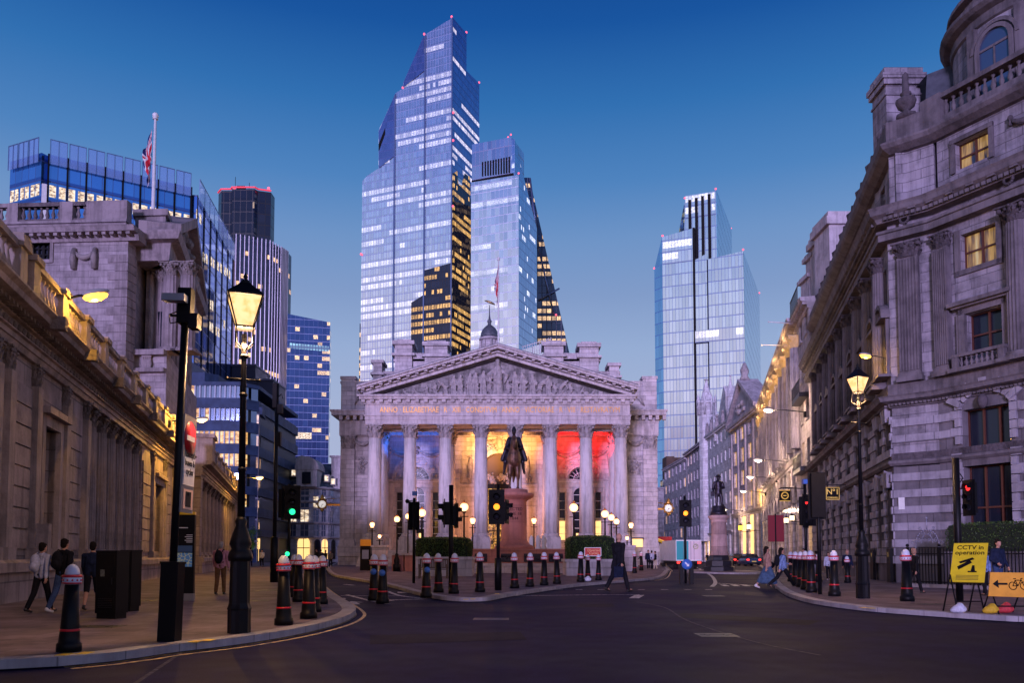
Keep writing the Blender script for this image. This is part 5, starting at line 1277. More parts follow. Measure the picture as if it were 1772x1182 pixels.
m = MB(); m.prism_z([(uE-.5,ly0+.3),sdp(.3,-.4),sdp(D_,-.4),sdp(D_,-3.5)], zl1+2.05, zl1+3.6); m.prism_z([(uE-.6,ly0+.1),sdp(.1,-.2),sdp(D_,-.2),sdp(D_,-3.5)], zl1+3.6, zl1+4.1); m.build('attic', UTR, up)
m = MB()   # pediment on the street side: triangle standing on the side cornice
p0 = Vector((*sdp(0,.9),0)); p1 = Vector((*sdp(D_,.9),0)); zb_ = zl1+2.05; pm = (p0+p1)/2; H_ = 4.4
nrm = Vector((side_dir.y,-side_dir.x,0))
for a, b_ in ((p0, pm), (p1, pm)):
    ins = -nrm*3.0
    q = [Vector((a.x,a.y,zb_)), Vector((b_.x,b_.y,zb_+H_)), Vector((b_.x,b_.y,zb_+H_+.8)), Vector((a.x,a.y,zb_+.75))]
    m.add(q+[v+ins for v in q], [(0,1,2,3),(7,6,5,4),(3,2,6,7),(0,4,5,1),(0,3,7,4)])
q = [p0-nrm*.8, p1-nrm*.8, pm-nrm*.8]; m.add([(q[0].x,q[0].y,zb_),(q[1].x,q[1].y,zb_),(q[2].x,q[2].y,zb_+H_)],[(0,1,2)]); m.build('pediment', UTR, up)
g = MB(); 
for i in range(26):
    t_ = rr.uniform(.15,.85); v = p0+(p1-p0)*t_-nrm*.7; g.ball((v.x,v.y,zb_+.3+rr.uniform(0,1)*(H_-.8)*(1-abs(t_-.5)*2)), rr.uniform(.25,.45), 6, rings=4)
g.build('pediment_carving', UCV, up)
m = MB()
for i in range(5): m.merge(balm, Matrix.Translation((uq(232+i*3.2,604)[0], ly0-.2, zl0-1.4)) @ Matrix.Diagonal((1.3,1.3,1.4,1)))
m.box(uE, uG, ly0-.5, ly0, zl0-.4, zl0); m.box(uE, uG, ly0-.45, ly0, zl0-1.7, zl0-1.4); m.build('loggia_rail', UTR, up)
m = MB(); m.box(uE+.6, uE+1.5, ly0+1.9, ly0+2.19, zl0+.2, zl0+3.6); m.box(uE+2.2, uE+3.0, ly0+1.9, ly0+2.19, zl0+.2, zl0+3.4); m.build('loggia_window', DGLASS, up)
# flagpoles and flags
def flag_material():
    m, nt, b = mat_new('union_flag')
    u = uvnode(nt); s = nt.nodes.new('ShaderNodeSeparateXYZ'); nt.links.new(u, s.inputs[0])
    # u,v in 0..2 x 0..1
    x = mth(nt,'SUBTRACT', s.outputs[0], 1.0); y = mth(nt,'SUBTRACT', s.outputs[1], .5)
    ax = mth(nt,'ABSOLUTE', x); ay = mth(nt,'ABSOLUTE', y)
    dg = mth(nt,'ABSOLUTE', mth(nt,'SUBTRACT', ay, mth(nt,'MULTIPLY', ax, .5)))
    wd = mth(nt,'LESS_THAN', dg, .11); rd = mth(nt,'LESS_THAN', dg, .04)
    wc = mth(nt,'MAXIMUM', mth(nt,'LESS_THAN', ax, .17), mth(nt,'LESS_THAN', ay, .17)); rc_ = mth(nt,'MAXIMUM', mth(nt,'LESS_THAN', ax, .1), mth(nt,'LESS_THAN', ay, .1))
    W_ = (.75,.72,.76,1); R_ = (.55,.01,.03,1); c = mix(nt, wd, (.01,.02,.16,1), W_); c = mix(nt, rd, c, R_); c = mix(nt, wc, c, W_); c = mix(nt, rc_, c, R_)
    nt.links.new(c, b.inputs['Base Color']); b.inputs['Roughness'].default_value = .8; return m
FLAG = flag_material()
def hanging_flag(label, loc, H, W_, side=1, g=None):
    """limp flag: cloth gathered down the pole; its own width is vertical"""
    nu, nv = 14, 18; vs = []; us = []
    for j in range(nv+1):
        v = j/nv
        for i in range(nu+1):
            u = i/nu; drop = u*H*.50
            x = side*(W_*(.10+.9*sin(min(1,u*1.1)*pi/2))*(0.45+.3*sin(v*5+1)))*u**.5*1.0
            y = sin(u*14+v*2)*W_*.16*(.3+u)
            z = -v*H*.55-drop+sin(u*9)*.02*H
            vs.append((x, y, z)); us.append((u*2, 1-v))
    fs = [(j*(nu+1)+i, j*(nu+1)+i+1, (j+1)*(nu+1)+i+1, (j+1)*(nu+1)+i) for j in range(nv) for i in range(nu)]
    me = bpy.data.meshes.new('flag'); me.from_pydata(vs, [], fs); me.materials.append(FLAG)
    uv = me.uv_layers.new(name='UVMap')
    for p_ in me.polygons:
        p_.use_smooth = True
        for li in p_.loop_indices: uv.data[li].uv = us[me.loops[li].vertex_index]
    o = bpy.data.objects.new('union_flag', me); COL.objects.link(o); o.location = loc; tag(o, label, 'flag', g); return o
def flagpole(label, px, ptop, pbot, Y, r):
    a = PY(px, pbot, Y); b_ = PY(px, ptop, Y); root = thing('flagpole', label, 'flagpole', Vector((a.x, Y, a.z)), 0)
    h = b_.z-a.z; m = MB(); m.lathe([(r*1.8,0),(r*1.8,.4),(r,.6),(r*.6,h)], n=8); m.build('pole', WHITE, root)
    m = MB(); m.ball((0,0,h+r*1.2), r*1.5, 8); m.lathe([(r*1.3,h-.1),(r*1.3,h)], n=8); m.build('finial', WHITE, root); return root
flagpole('white flagpole on the stone block against the glass office', 264, 204, 402, 64, .17)
p_ = PY(263, 222, 63.9); hanging_flag('limp union flag hanging from the pole before the glass office', (p_.x,p_.y,p_.z), 4.9, 1.0, -1)
flagpole('slim flagpole standing on the exchange roof behind the pediment', 862.5, 449, 612, 95, .12)
p_ = PY(862.5, 458, 94.9); hanging_flag('limp union flag hanging above the exchange pediment', (p_.x,p_.y,p_.z), 5.0, .65, -1)

# ------------------------------------------------------------------ ribbon-window office and the domed corner building up the side street
mo = PY(336, 700, 125)
MF = Frame((mo.x,125,0), (mo.x+60,125+2,0)); mid = thing('ribbon_window_office', 'dark blue office with bands of windows, several storeys lit yellow', 'office building', MF.A, MF.rz)
NAVY = plain('navy_cladding', (.035,.06,.13), .6, 0, .2, var=.3, vs=.6); LTF = plain('pale_window_frames', (.40,.45,.58), .5)
sA = MF.q(414,750)[0]; sB2 = MF.q(438,760)[0]
plan = [(0-8,0),(sA,0),(sB2,3.0)]
zt = MF.q(380,690)[1]
fh = 3.42
def bandface(mb_c, a, b_, z0, z1, off=.0):
    d = Vector((b_[0]-a[0], b_[1]-a[1])).normalized(); n = Vector((d.y,-d.x))*off
    mb_c.quad((a[0]+n.x,a[1]+n.y,z0),(b_[0]+n.x,b_[1]+n.y,z0),(b_[0]+n.x,b_[1]+n.y,z1),(a[0]+n.x,a[1]+n.y,z1))
ROOMY, nt, b = mat_new('lit_yellow_room')
n_ = noise(nt, objc(nt, (.8,.8,1.6)), 1.0, 4, .65); e_ = ramp(nt, [(.38,(.25,.09,.02)),(.5,(.95,.50,.14)),(.6,(1.0,.80,.42))], n_); nt.links.new(e_.outputs[0], b.inputs['Emission Color']); b.inputs['Emission Strength'].default_value = 1.15; b.inputs['Base Color'].default_value = (.1,.06,.03,1)
OFFG = plain('office_pane', (.16,.22,.36), .06, .8)
m = MB(); pp = [(-8,.6),(sA,.6),(sB2-.4,3.4),(sB2-.4,30),(-8,30)]; m.prism_z(pp, 0, zt+.5); m.build('core', plain('core_dark', (.03,.035,.05), .6), mid)
rows_top = [667, 706, 746, 785, 819, 855, 893, 928]
zrow = [MF.q(370,y)[1] for y in rows_top]
for i, zt_r in enumerate(zrow):
    zlo = zt_r-1.95
    nxt = zrow[i+1] if i+1 < len(zrow) else 0
    m = MB(); m.prism_z([(-8,0),(sA,0),(sB2,3.0),(sB2,30),(-8,30)], nxt if i+1 < len(zrow) else 0, zlo); m.build('spandrel_band', NAVY, mid)
    top_in = 1 if i == 0 else 0
    nb = 11
    for k_ in range(nb):
        x0 = -1.5+(sA+1.5)*k_/nb; x1 = -1.5+(sA+1.5)*(k_+1)/nb
        lit = (i in (2,3)) or (i == 1 and k_ in (0,2,4)) or (i == 5 and k_ >= 5) or (i == 0 and k_ == 1)
        g_ = MB(); g_.quad((x0+.12,.25,zlo),(x1-.12,.25,zlo),(x1-.12,.25,zt_r),(x0+.12,.25,zt_r)); w_ = g_.build('window', ROOMY if lit else OFFG, mid)
        f_ = MB(); f_.box(x0-.09, x0+.09, .05, .3, zlo, zt_r); f_.build('mullion', LTF, w_)
    for k_ in range(2):
        a = (sA+(sB2-sA)*k_/2+.15, .25+3.0*k_/2+.3); b_ = (sA+(sB2-sA)*(k_+1)/2-.15, 3.0*(k_+1)/2); g_ = MB(); bandface(g_, a, b_, zlo, zt_r, -.1); g_.build('window', ROOMY if i in (2,3,5) and k_ == 0 else OFFG, mid)
m = MB(); m.prism_z([(-8,0),(sA,0),(sB2,3.0),(sB2,30),(-8,30)], zrow[0], zrow[0]+.6); m.prism_z([(-8,1.4),(sA-6,1.4),(sA-4.5,3.5),(sA-4.5,30),(-8,30)], zrow[0]+.6, zrow[0]+2.4); m.build('roof_band', NAVY, mid)
m = MB(); m.box(-8, sA-9, 3, 20, zrow[0]+2.4, zrow[0]+4.6); m.build('plant_room', plain('plant_room', (.16,.16,.26), .6), mid)
SW = Frame(MF.w(sB2,-3.0), MF.w(sB2,-3.0)+unit(-.19,1)*40); sS = SW.q(476,800)[0]
Ms = Matrix.Rotation(-mid.rotation_euler.z, 4, 'Z') @ Matrix.Translation(SW.A-Vector(mid.location)) @ Matrix.Rotation(SW.rz, 4, 'Z')
gsw = curtain('bronze_glass', 3.42, 1.3, (.40,.42,.60), (.05,.06,.12), lit=.52, litcol=(1,.55,.30), lits=1.0, rowbias=.15, mull=.12, sp=.42, seg=1.6, wob=.06, seed=21, spcol=(.06,.08,.2))
m = MB(); m.box(0, sS, -.05, 6, 0, SW.q(428,674)[1]); m.xf(Ms); m.build('side_wall', gsw, mid)
m = MB(); m.box(0, sS+.1, -.5, 6, SW.q(428,674)[1]-1.2, SW.q(428,674)[1]); m.xf(Ms); m.build('side_parapet', NAVY, mid)
GR = glow('green_shopfront', (.03,.55,.22), .9)
for i in range(5): m = MB(); m.box(1+i*3.0, 2.6+i*3.0, -.2, -.08, .4, 4.0); m.xf(Ms); m.build('shopfront', GR if i > 0 else WARM, mid)
# domed corner block
co = PY(477, 900, 150)
cb = thing('mansard_corner_building', 'pale stone corner building with a blue mansard roof and arched dormer', 'building', Vector((co.x,150,0)), 0)
def cl(px, py, Y=150): p = PY(px, py, Y); return (p.x-co.x, p.z)
CST = stone('corner_ashlar', (.72,.70,.78), .6, 1.4, .02, grime=.3)
cxm = cl(525,900)[0]; xe = cl(583,900)[0]
plan = [(-1,3)]+[(cxm+ (cxm+.6)*sin(a), 6-6.0*cos(a)*1.0) for a in [radians(d) for d in (-75,-55,-35,-15,5,25)]]+[(xe-2.2,2.6),(xe,9)]
zc_ = cl(520,843)[1]; zc2 = cl(520,867)[1]
m = MB(); m.prism_z(plan+[(xe+2,30),(-1,30)], 0, zc_); m.build('wall', CST, cb)
m = MB()
for z, o_ in ((zc_-.1,.5),(cl(520,868)[1],.4),(cl(520,905)[1],.35),(cl(520,930)[1],.4)): m.sweep([(0,z-.35),(o_,z-.1),(o_,z+.15),(0,z+.2)][::-1], plan)
m.build('string_course', TRIM, cb)
m = MB(); R1 = [(p[0]+(cxm-p[0])*.06, p[1]+.3) for p in plan]+[(xe+1.5,29),(-.5,29)]; R2 = [(p[0]+(cxm-p[0])*.22, p[1]+1.8) for p in plan]+[(xe,28),(1,28)]; R3 = [(p[0]+(cxm-p[0])*.55, p[1]+4.0) for p in plan]+[(xe-2,26),(3,26)]
z1_, z2_, z3_ = zc_+.1, cl(520,812)[1], cl(520,797)[1]; n = len(R1)
vs = [(p[0],p[1],z1_) for p in R1]+[(p[0],p[1],z2_) for p in R2]+[(p[0],p[1],z3_) for p in R3]
m.add(vs, [(j*n+i, j*n+(i+1)%n, (j+1)*n+(i+1)%n, (j+1)*n+i) for j in range(2) for i in range(n)]+[tuple(range(2*n,3*n))])
SLATE = stone('blue_slate', (.10,.14,.22), .3, .35, .01, grime=.3, bumpd=.01)
roof_o = m.build('mansard_roof', SLATE, cb)
m = MB(); dx = cl(533,820)[0]; m.prism_y(arch_pts(dx, 1.9, zc_, cl(530,812)[1])[::-1], -1.0, 4); m.prism_y(arch_pts(dx, 2.2, cl(530,814)[1], cl(530,812)[1])[::-1], -1.15, 4); m.build('dormer', TRIM, roof_o)
m = MB(); m.box(dx-.8, dx+.8, -1.2, -1.05, zc_+.5, cl(530,818)[1]); m.build('dormer_window', DGLASS, roof_o)
m = MB(); m.box(xe-2.3, xe+.6, 5, 8, zc_, cl(570,786)[1]); m.box(xe-2.6, xe+.9, 4.7, 8.3, cl(570,786)[1], cl(570,783)[1]); m.build('chimney', TRIM, roof_o)
m = MB(); m.prism_y([cl(486,800),cl(520,800),cl(516,781),cl(498,777),cl(484,782)], 10, 14); m.build('rear_gable', CST, cb)
def surf(px):  # front surface y of plan at px
    x = cl(px,900)[0]
    for a, b_ in zip(plan[:-1], plan[1:]):
        if min(a[0],b_[0]) <= x <= max(a[0],b_[0]): t_ = (x-a[0])/((b_[0]-a[0]) or 1); return x, a[1]+(b_[1]-a[1])*t_, atan2(b_[1]-a[1], b_[0]-a[0])
    return x, 0, 0
litset = {(528,850),(528,869),(486,850),(559,826),(541,823)}
for py, hh, cols in ((850,1.5,(486,505,527,545,556,566)),(869,2.0,(486,506,527,545,555,566)),(893,2.2,(486,506,527,545,556,566)),(918,2.6,(486,506,527,546,556,567))):
    for px in cols:
        x, y, a = surf(px); z = cl(px,py)[1]; w = .75 if px < 540 else .45
        Mx = Matrix.Translation((x,y,z)) @ Matrix.Rotation(a,4,'Z')
        f_ = MB(); f_.box(-w-.15,w+.15,-.12,.1,-hh/2-.15,-hh/2); f_.box(-w-.15,w+.15,-.10,.1,hh/2,hh/2+.2); f_.box(-.04,.04,-.06,.06,-hh/2,hh/2); f_.box(-w,w,-.055,.055,-.04,.04); f_.xf(Mx); o = f_.build('window', TRIM, cb)
        g_ = MB(); g_.quad((-w,-.03,-hh/2),(w,-.03,-hh/2),(w,-.03,hh/2),(-w,-.03,hh/2)); g_.xf(Mx); g_.build('pane', ROOM if rr.random() < .22 else plain('blue_pane', (.25,.33,.5), .1, .7) if 'blue_pane' not in MATS else MATS['blue_pane'], o)
for px, lit in ((490,1),(526,1),(548,0),(558,1),(568,0),(577,1)):
    x, y, a = surf(px); w = 1.15 if px == 526 else .7; Mx = Matrix.Translation((x,y,0)) @ Matrix.Rotation(a,4,'Z')
    g_ = MB(); g_.prism_y(arch_pts(0, w, .6, cl(526,940)[1])[::-1], -.06, .0); g_.xf(Mx); o = g_.build('arched_window', WARM if lit else DGLASS, cb)
    f_ = MB(); f_.box(-.05,.05,-.12,-.07,.6,cl(526,940)[1]+w); f_.box(-w,w,-.13,-.07,2.6,2.75); f_.xf(Mx); f_.build('glazing_bar', BLACK, o)
for px, py in ((492,822),(505,818),(559,826),(567,830),(511,845)):
    x, y, a = surf(px); z = cl(px,py)[1]; m = MB(); m.box(x-.5,x+.5,y+.2,y+2.5,z-.7,z+.7); m.build('dormer', TRIM, roof_o); m = MB(); m.box(x-.33,x+.33,y+.12,y+.19,z-.5,z+.5); m.build('dormer_window', ROOM, roof_o)
# neighbour running behind the exchange
nb_ = thing('side_street_house', 'pale building with a slate roof half hidden behind the exchange wing', 'building', Vector((PY(583,900,165).x,165,0)), 0)
zN = PY(583,838,165).z; m = MB(); m.box(-4, 12, 0, 20, 0, zN); m.build('wall', CST, nb_); m = MB(); m.prism_x([(0,zN),(3.0,zN+4.5),(20,zN+4.5),(20,zN)], -4, 12); m.build('roof', SLATE, nb_)
for i in range(3):
    for j in range(5): m = MB(); m.box(-1.5+i*2.4,-.5+i*2.4,-.08,-.02,3+j*3.0,4.8+j*3.0); m.build('window', ROOM if (i+j)%3 == 0 else DGLASS, nb_)
# ------------------------------------------------------------------ corner building (east side)
E = Vector((23.1,62,0)); Ac = Vector((16.1,34,0)); Bc = Vector((17.41,32.76,0)); Dc = Vector((21.2,25.4,0)); Dn = Vector((30,22,0))
cor = thing('corner_building', 'large sooty stone corner building with banded rustication, fluted pilasters and a round turret', 'building', Ac)
FS, FC, FD, FE_ = Frame(E, Ac), Frame(Ac, Bc), Frame(Bc, Dc), Frame(Dc, Dn)
def MR(fr, root): return Matrix.Rotation(-root.rotation_euler.z, 4, 'Z') @ Matrix.Translation(fr.A-Vector(root.location)) @ Matrix.Rotation(fr.rz, 4, 'Z')
MS, MC, MD, ME = MR(FS, cor), MR(FC, cor), MR(FD, cor), MR(FE_, cor)
CT = stone('corner_stone', (.34,.31,.37), .42, 1.3, .014, grime=.5, bumpd=.03)
CTL = stone('rustic_light', (.40,.37,.44), 3, 1.1, .014, grime=.35, bumpd=.03)
CTD = stone('rustic_dark', (.19,.17,.20), 3, 1.0, .014, grime=.4, bumpd=.05)
CTT = carved('corner_trim', (.19,.165,.19), 3, .5); CTC = carved('corner_carved', (.12,.10,.12), 8, .5, .15)
def zq(py): return FC.q(1590,py)[1]
zS1, zS2, zPB, zPC, zEN, zC1, zC2, zPT = zq(800), zq(690), zq(660), zq(418), zq(408), zq(352), zq(236), zq(190)
pathL = [(p.x-Ac.x, p.y-Ac.y) for p in (E, Ac, Bc, Dc, Dn)]
def P2(prof, mat, name, parent=cor, path=None):
    m = MB(); m.sweep(prof[::-1], path or pathL); return m.build(name, mat, parent)
# ---- side elevation
cols = [1529,1508.6,1490,1472,1458,1444,1433,1423,1414]
sc = [FS.q(p, 620)[0] for p in cols]
def side_ops(z0, z1, hw_, arched=False):
    o_ = []
    ed = [FS.L]+sc
    for a, b_ in zip(sc[:-1], sc[1:]): o_.append(((a+b_)/2, hw_, z0, z1, arched))
    o_.append(((sc[0]+FS.L)/2-.1, hw_*.9, z0, z1, arched)); return o_
gz0, gz1, mz0, mz1 = 1.6, 4.2, zS1+.55, zS2-.75
wz0, wz1, xz0, xz1 = zPB+.5, zPB+2.7, zPB+3.5, zPC-.7
def swall(z0, z1, ops, name, mat, y0=0):
    m = MB(); wall_with_openings(m, -.0, FS.L, z0, z1, y0, y0+.7, ops); m.xf(MS); return m.build(name, mat, cor)
swall(0, zS1, side_ops(gz0, gz1, .55), 'ground_wall', CTD)
swall(zS1, zS2, side_ops(mz0, mz1, .5), 'mezzanine_wall', CTD)
swall(zS2, zPB+3.1, side_ops(wz0, wz1, .55), 'wall', CT); swall(zPB+3.1, zEN, side_ops(xz0, xz1, .5), 'wall', CT); swall(zEN, zC1, [], 'wall', CT)
swall(zC1, zC2-.2, side_ops(zC1+.6, zC1+2.2, .5), 'attic_wall', CT, .4)
# rusticated blocks on the side
m = MB(); dk = MB(); h = .345
for (z0, z1, ops) in ((.9, zS1-.25, side_ops(gz0, gz1, .55)), (zS1+.3, zS2-.5, side_ops(mz0, mz1, .5))):
    z = z0; i = 0; ed = sorted([o_[0] for o_ in ops])
    lim = [0]+ed+[FS.L]
    while z+h < z1:
        inop = ops[0][2]-.05 < z+h/2 < ops[0][3]+.05
        for a, b_ in zip(lim[:-1], lim[1:]):
            ex_ = .55 if inop else 0
            x0 = a+(ex_+.02 if a > 0 else 0); x1 = b_-(ex_+.02 if b_ < FS.L else 0)
            if i % 2 == 0: m.box(x0, x1, -.12, .01, z+.015, z+h-.015)
            else: m.box(x0+.22*(a > 0), x1-.22*(b_ < FS.L), -.07, .01, z+.015, z+h-.015)
        z += h; i += 1
m.xf(MS); m.build('rusticated_blocks', CTL, cor)
def pane_win(fr_M, x, hw_, z0, z1, y, lit, parent, frame_mat, nx=2, nz=2, arched=False, name='window'):
    f_ = MB()
    for i in range(nx+1): xx = x-hw_+2*hw_*i/nx; f_.box(xx-.035, xx+.035, y, y+.08, z0, z1)
    for i in range(nz+1): z = z0+(z1-z0)*i/nz; f_.box(x-hw_, x+hw_, y+.005, y+.075, z-.035, z+.035)
    f_.xf(fr_M); o = f_.build(name, frame_mat, parent)
    g_ = MB()
    if arched: g_.prism_y(arch_pts(x, hw_, z0, z1)[::-1], y+.1, y+.12)
    else: g_.quad((x-hw_, y+.1, z0), (x+hw_, y+.1, z0), (x+hw_, y+.1, z1), (x-hw_, y+.1, z1))
    g_.xf(fr_M); g_.build('pane', lit or DGLASS, o); return o
BROWN = plain('brown_frame', (.10,.03,.02), .45)
SKYP = plain('reflecting_pane', (.05,.08,.16), .04, .0, 1.0)
for k_, o_ in enumerate(side_ops(0, 1, .5)):
    x = o_[0]
    pane_win(MS, x, .55, gz0, gz1, .35, None, cor, BLACK); pane_win(MS, x, .5, mz0, mz1, .35, None, cor, BLACK)
    pane_win(MS, x, .55, wz0, wz1, .3, None, cor, BROWN, 2, 3); pane_win(MS, x, .5, xz0, xz1, .3, SKYP, cor, BROWN); pane_win(MS, x, .5, zC1+.6, zC1+2.2, .7, None, cor, BROWN)
    d = MB()   # hood with curved pediment, sill balcony, keystone fan
    d.box(x-.85, x+.85, -.35, 0, wz1+.22, wz1+.36)
    if k_ % 2 == 0:
        for i in range(8):
            t0, t1 = pi*i/8, pi*(i+1)/8; d.prism_y([(x-.62*cos(t0), wz1+.36+.42*sin(t0)),(x-.62*cos(t1), wz1+.36+.42*sin(t1)),(x-.85*cos(t1), wz1+.36+.6*sin(t1)),(x-.85*cos(t0), wz1+.36+.6*sin(t0))][::-1], -.35, 0)
    else: d.prism_y([(x-.85,wz1+.36),(x+.85,wz1+.36),(x,wz1+.85)], -.35, 0)
    for s_ in (-1, 1): d.box(x+s_*.62-.09, x+s_*.62+.09, -.14, 0, wz0-.1, wz1+.22)
    d.box(x-.85, x+.85, -.5, 0, wz0-.12, wz0); d.xf(MS); d.build('window_hood', CTT, cor)
    d = MB(); 
    for j, zz in ((0, gz1), (1, mz1)):
        for q_ in (-1, 0, 1): d.add([(x+q_*.28-.09,-.2,zz-.05),(x+q_*.28+.09,-.2,zz-.05),(x+q_*.4+.13,-.24,zz+.6+.12*(q_==0)),(x+q_*.4-.13,-.24,zz+.6+.12*(q_==0)),(x+q_*.28-.09,0,zz-.05),(x+q_*.28+.09,0,zz-.05),(x+q_*.4+.13,0,zz+.6),(x+q_*.4-.13,0,zz+.6)],[(0,1,2,3),(0,4,5,1),(1,5,6,2),(3,2,6,7),(0,3,7,4)])
    d.xf(MS); d.build('keystone', CTL, cor)
# engaged columns of the side
ccap = capital_mb(.38,.62); 
cshaft = MB(); cshaft.lathe([(.44,zPB+.35),(.43,zPB+2.4),(.38,zPC-.6)], 0, 0, 40, flute=1, fd=.09, smooth=False); cshaft_me = cshaft.mesh('column', CTT); ccap_me = ccap.mesh('capital', CTC); cb_me = col_base_mb(.44,.35).mesh('column_base', CTT)
for s_ in sc:
    v = MS @ Vector((s_, -.02, 0)); c = link_me('column', cshaft_me, cor, v, FS.rz); link_me('capital', ccap_me, c, (0,0,zPC-.62)); link_me('column_base', cb_me, c, (0,0,zPB))
# ---- string courses and cornices all round
P2([(0,zS1-.12),(.12,zS1-.1),(.22,zS1),(.22,zS1+.1),(.1,zS1+.14),(0,zS1+.14)], CTT, 'string_course')
P2([(0,zS1+.14),(.06,zS1+.14),(.06,zS1+.42),(0,zS1+.42)], CTC, 'carved_band')
P2([(0,zS2-.3),(.1,zS2-.28),(.18,zS2-.12),(.5,zS2-.04),(.55,zS2+.10),(.6,zS2+.16),(0,zS2+.28)], CTT, 'lower_cornice')
P2([(0,zPB-.5),(.16,zPB-.5),(.16,zPB-.02),(0,zPB)], CTT, 'pedestal_course')
P2([(0,zEN),(.42,zEN),(.42,zEN+.28),(.5,zEN+.3),(.5,zEN+.42),(.4,zEN+.44),(0,zEN+.44)], CTT, 'architrave')
P2([(0,zC1-.62),(.45,zC1-.6),(.55,zC1-.42),(.62,zC1-.38),(.74,zC1-.3),(.78,zC1-.12),(.85,zC1),(0,zC1+.12)], CTT, 'main_cornice')
P2([(-.4,zC2-.3),(-.2,zC2-.28),(.1,zC2-.1),(.2,zC2+.05),(.2,zC2+.14),(-.4,zC2+.2)], CTT, 'upper_cornice')
m = MB()
for fr, M_, L in ((FS,MS,FS.L),(FC,MC,FC.L),(FD,MD,FD.L)):
    for (zz, hh, yy, pit, w) in ((zC1-.55,.14,-.62,.22,.13),(zS2-.22,.09,-.28,.16,.09)):
        t_ = MB(); n_ = int(L/pit)
        for i in range(n_): t_.box(i*pit+.05, i*pit+.05+w, yy, 0, zz, zz+hh)
        t_.xf(M_); m.merge(t_)
    t_ = MB()
    for i in range(int(L/.85)): t_.box(i*.85+.2, i*.85+.5, -.72, -.5, zC1-.38, zC1-.24)
    t_.xf(M_); m.merge(t_)
m.build('dentil_course', CTT, cor)
# ---- corner pier and front bay walls
def bandwall(fr, M_, x0, x1, ops, z0, z1, tag_=''):
    m = MB(); wall_with_openings(m, x0, x1, 0, z1, 0, .8, ops); m.xf(M_); m.build('front_wall', CTD, cor)
    mm = MB(); z = z0; i = 0
    while z+h < z1:
        segs = [(x0, x1)]
        for (cx, hw_, zb, zs, ar) in ops:
            top = zs+(hw_ if ar else 0)
            if zb-.02 < z+h/2 < top+.1:
                e_ = hw_
                if ar and z+h > zs: e_ = sqrt(max(.01, hw_*hw_-max(0, z-zs)**2))
                ns = []
                for a, b_ in segs:
                    if cx-e_ > a: ns.append((a, min(b_, cx-e_-.04)))
                    if cx+e_ < b_: ns.append((max(a, cx+e_+.04), b_))
                segs = ns
        if i % 2 == 0:
            for a, b_ in segs: mm.box(a, b_, -.10, .01, z+.012, z+h-.012)
        z += h; i += 1
    mm.xf(M_); mm.build('banded_blocks', CTL, cor)
bandwall(FC, MC, 0, FC.L, [], .9, zS1-.15); 
m = MB(); z = zS1+.5; i = 0
while z+h < zS2-.3:
    if i % 2 == 1: m.box(0, FC.L, -.10, .01, z+.012, z+h-.012)
    z += h; i += 1
m.xf(MC); m.build('banded_blocks', CTL, cor)
m = MB(); m.box(0, FC.L, 0, .8, zS1, zEN+.5); m.xf(MC); m.build('corner_pier', CT, cor)
m = MB(); m.box(0, FC.L, 0, .8, zEN+.5, zC1); m.box(0, FC.L, .4, 1.2, zC1, zC2); m.xf(MC); m.build('corner_pier', CT, cor)
def pilaster_f(M_, x, w, name='pilaster'):
    m = MB(); m.box(x-w/2, x+w/2, -.28, 0, zPB+.35, zPC-.6); n_ = 7
    for i in range(n_): xx = x-w/2+w*(i+.5)/n_; m.box(xx-w/n_*.30, xx+w/n_*.30, -.33, -.279, zPB+.45, zPC-.7)
    m.xf(M_); o = m.build(name, CTT, cor)
    m = MB(); m.box(x-w/2-.1, x+w/2+.1, -.42, 0, zPB, zPB+.2); m.box(x-w/2-.05, x+w/2+.05, -.36, 0, zPB+.2, zPB+.35); m.xf(M_); m.build('pilaster_base', CTT, o)
    cm = capital_mb(w*.46, .62); cm.xf(M_ @ Matrix.Translation((x, -.1, zPC-.62)) @ Matrix.Diagonal((1.1,.7,1,1))); cm.build('capital', CTC, o)
pilaster_f(MC, FC.q(1577,600)[0], .82)
pilaster_f(MD, .42, .62)
# front bay openings (on FD)
def fq(px, py): return FD.q(px, py)
wx = (fq(1668,800)[0]+fq(1752,800)[0])/2; whw = (fq(1752,800)[0]-fq(1668,800)[0])/2
# keep the bay centre common
bx = wx
zA0, zA1 = fq(1710,925)[1], fq(1710,804)[1]; zB0 = fq(1710,790)[1]; zB1 = fq(1710,735)[1]
LD = FD.L
bandwall(FD, MD, 0, LD, [(bx, whw, .9+.6, zA1, False)], .9, zS1-.1)
m = MB(); wall_with_openings(m, 0, LD, zS1, zS2, 0, .8, [(bx, whw, zB0, zB1-whw*.35, True)]) if False else wall_with_openings(m, 0, LD, zS1, zS2, 0, .8, [(bx, whw, zB0, zS2-.75, False)]); m.xf(MD); m.build('front_wall', CTD, cor)
m = MB(); z = zS1+.5; i = 0
while z+h < zS2-.3:
    if i % 2 == 1: m.box(0, bx-whw-.05, -.10, .01, z+.012, z+h-.012); m.box(bx+whw+.05, LD, -.10, .01, z+.012, z+h-.012)
    z += h; i += 1
m.xf(MD); m.build('banded_blocks', CTL, cor)
m = MB()   # segmental arch of long voussoirs
for i in range(9):
    a = radians(-52+13*i); r0, r1 = whw*1.25, whw*1.25+(.62 if i % 2 == 0 else .42); cz = zS2-.72-whw*.55
    for_ = .16 if i % 2 == 0 else .08; da = radians(4.8)
    m.prism_y([(bx+r0*sin(a-da), cz+r0*cos(a-da)*.9),(bx+r0*sin(a+da), cz+r0*cos(a+da)*.9),(bx+r1*sin(a+da), cz+r1*cos(a+da)*.9),(bx+r1*sin(a-da), cz+r1*cos(a-da)*.9)], -for_-.05, 0)
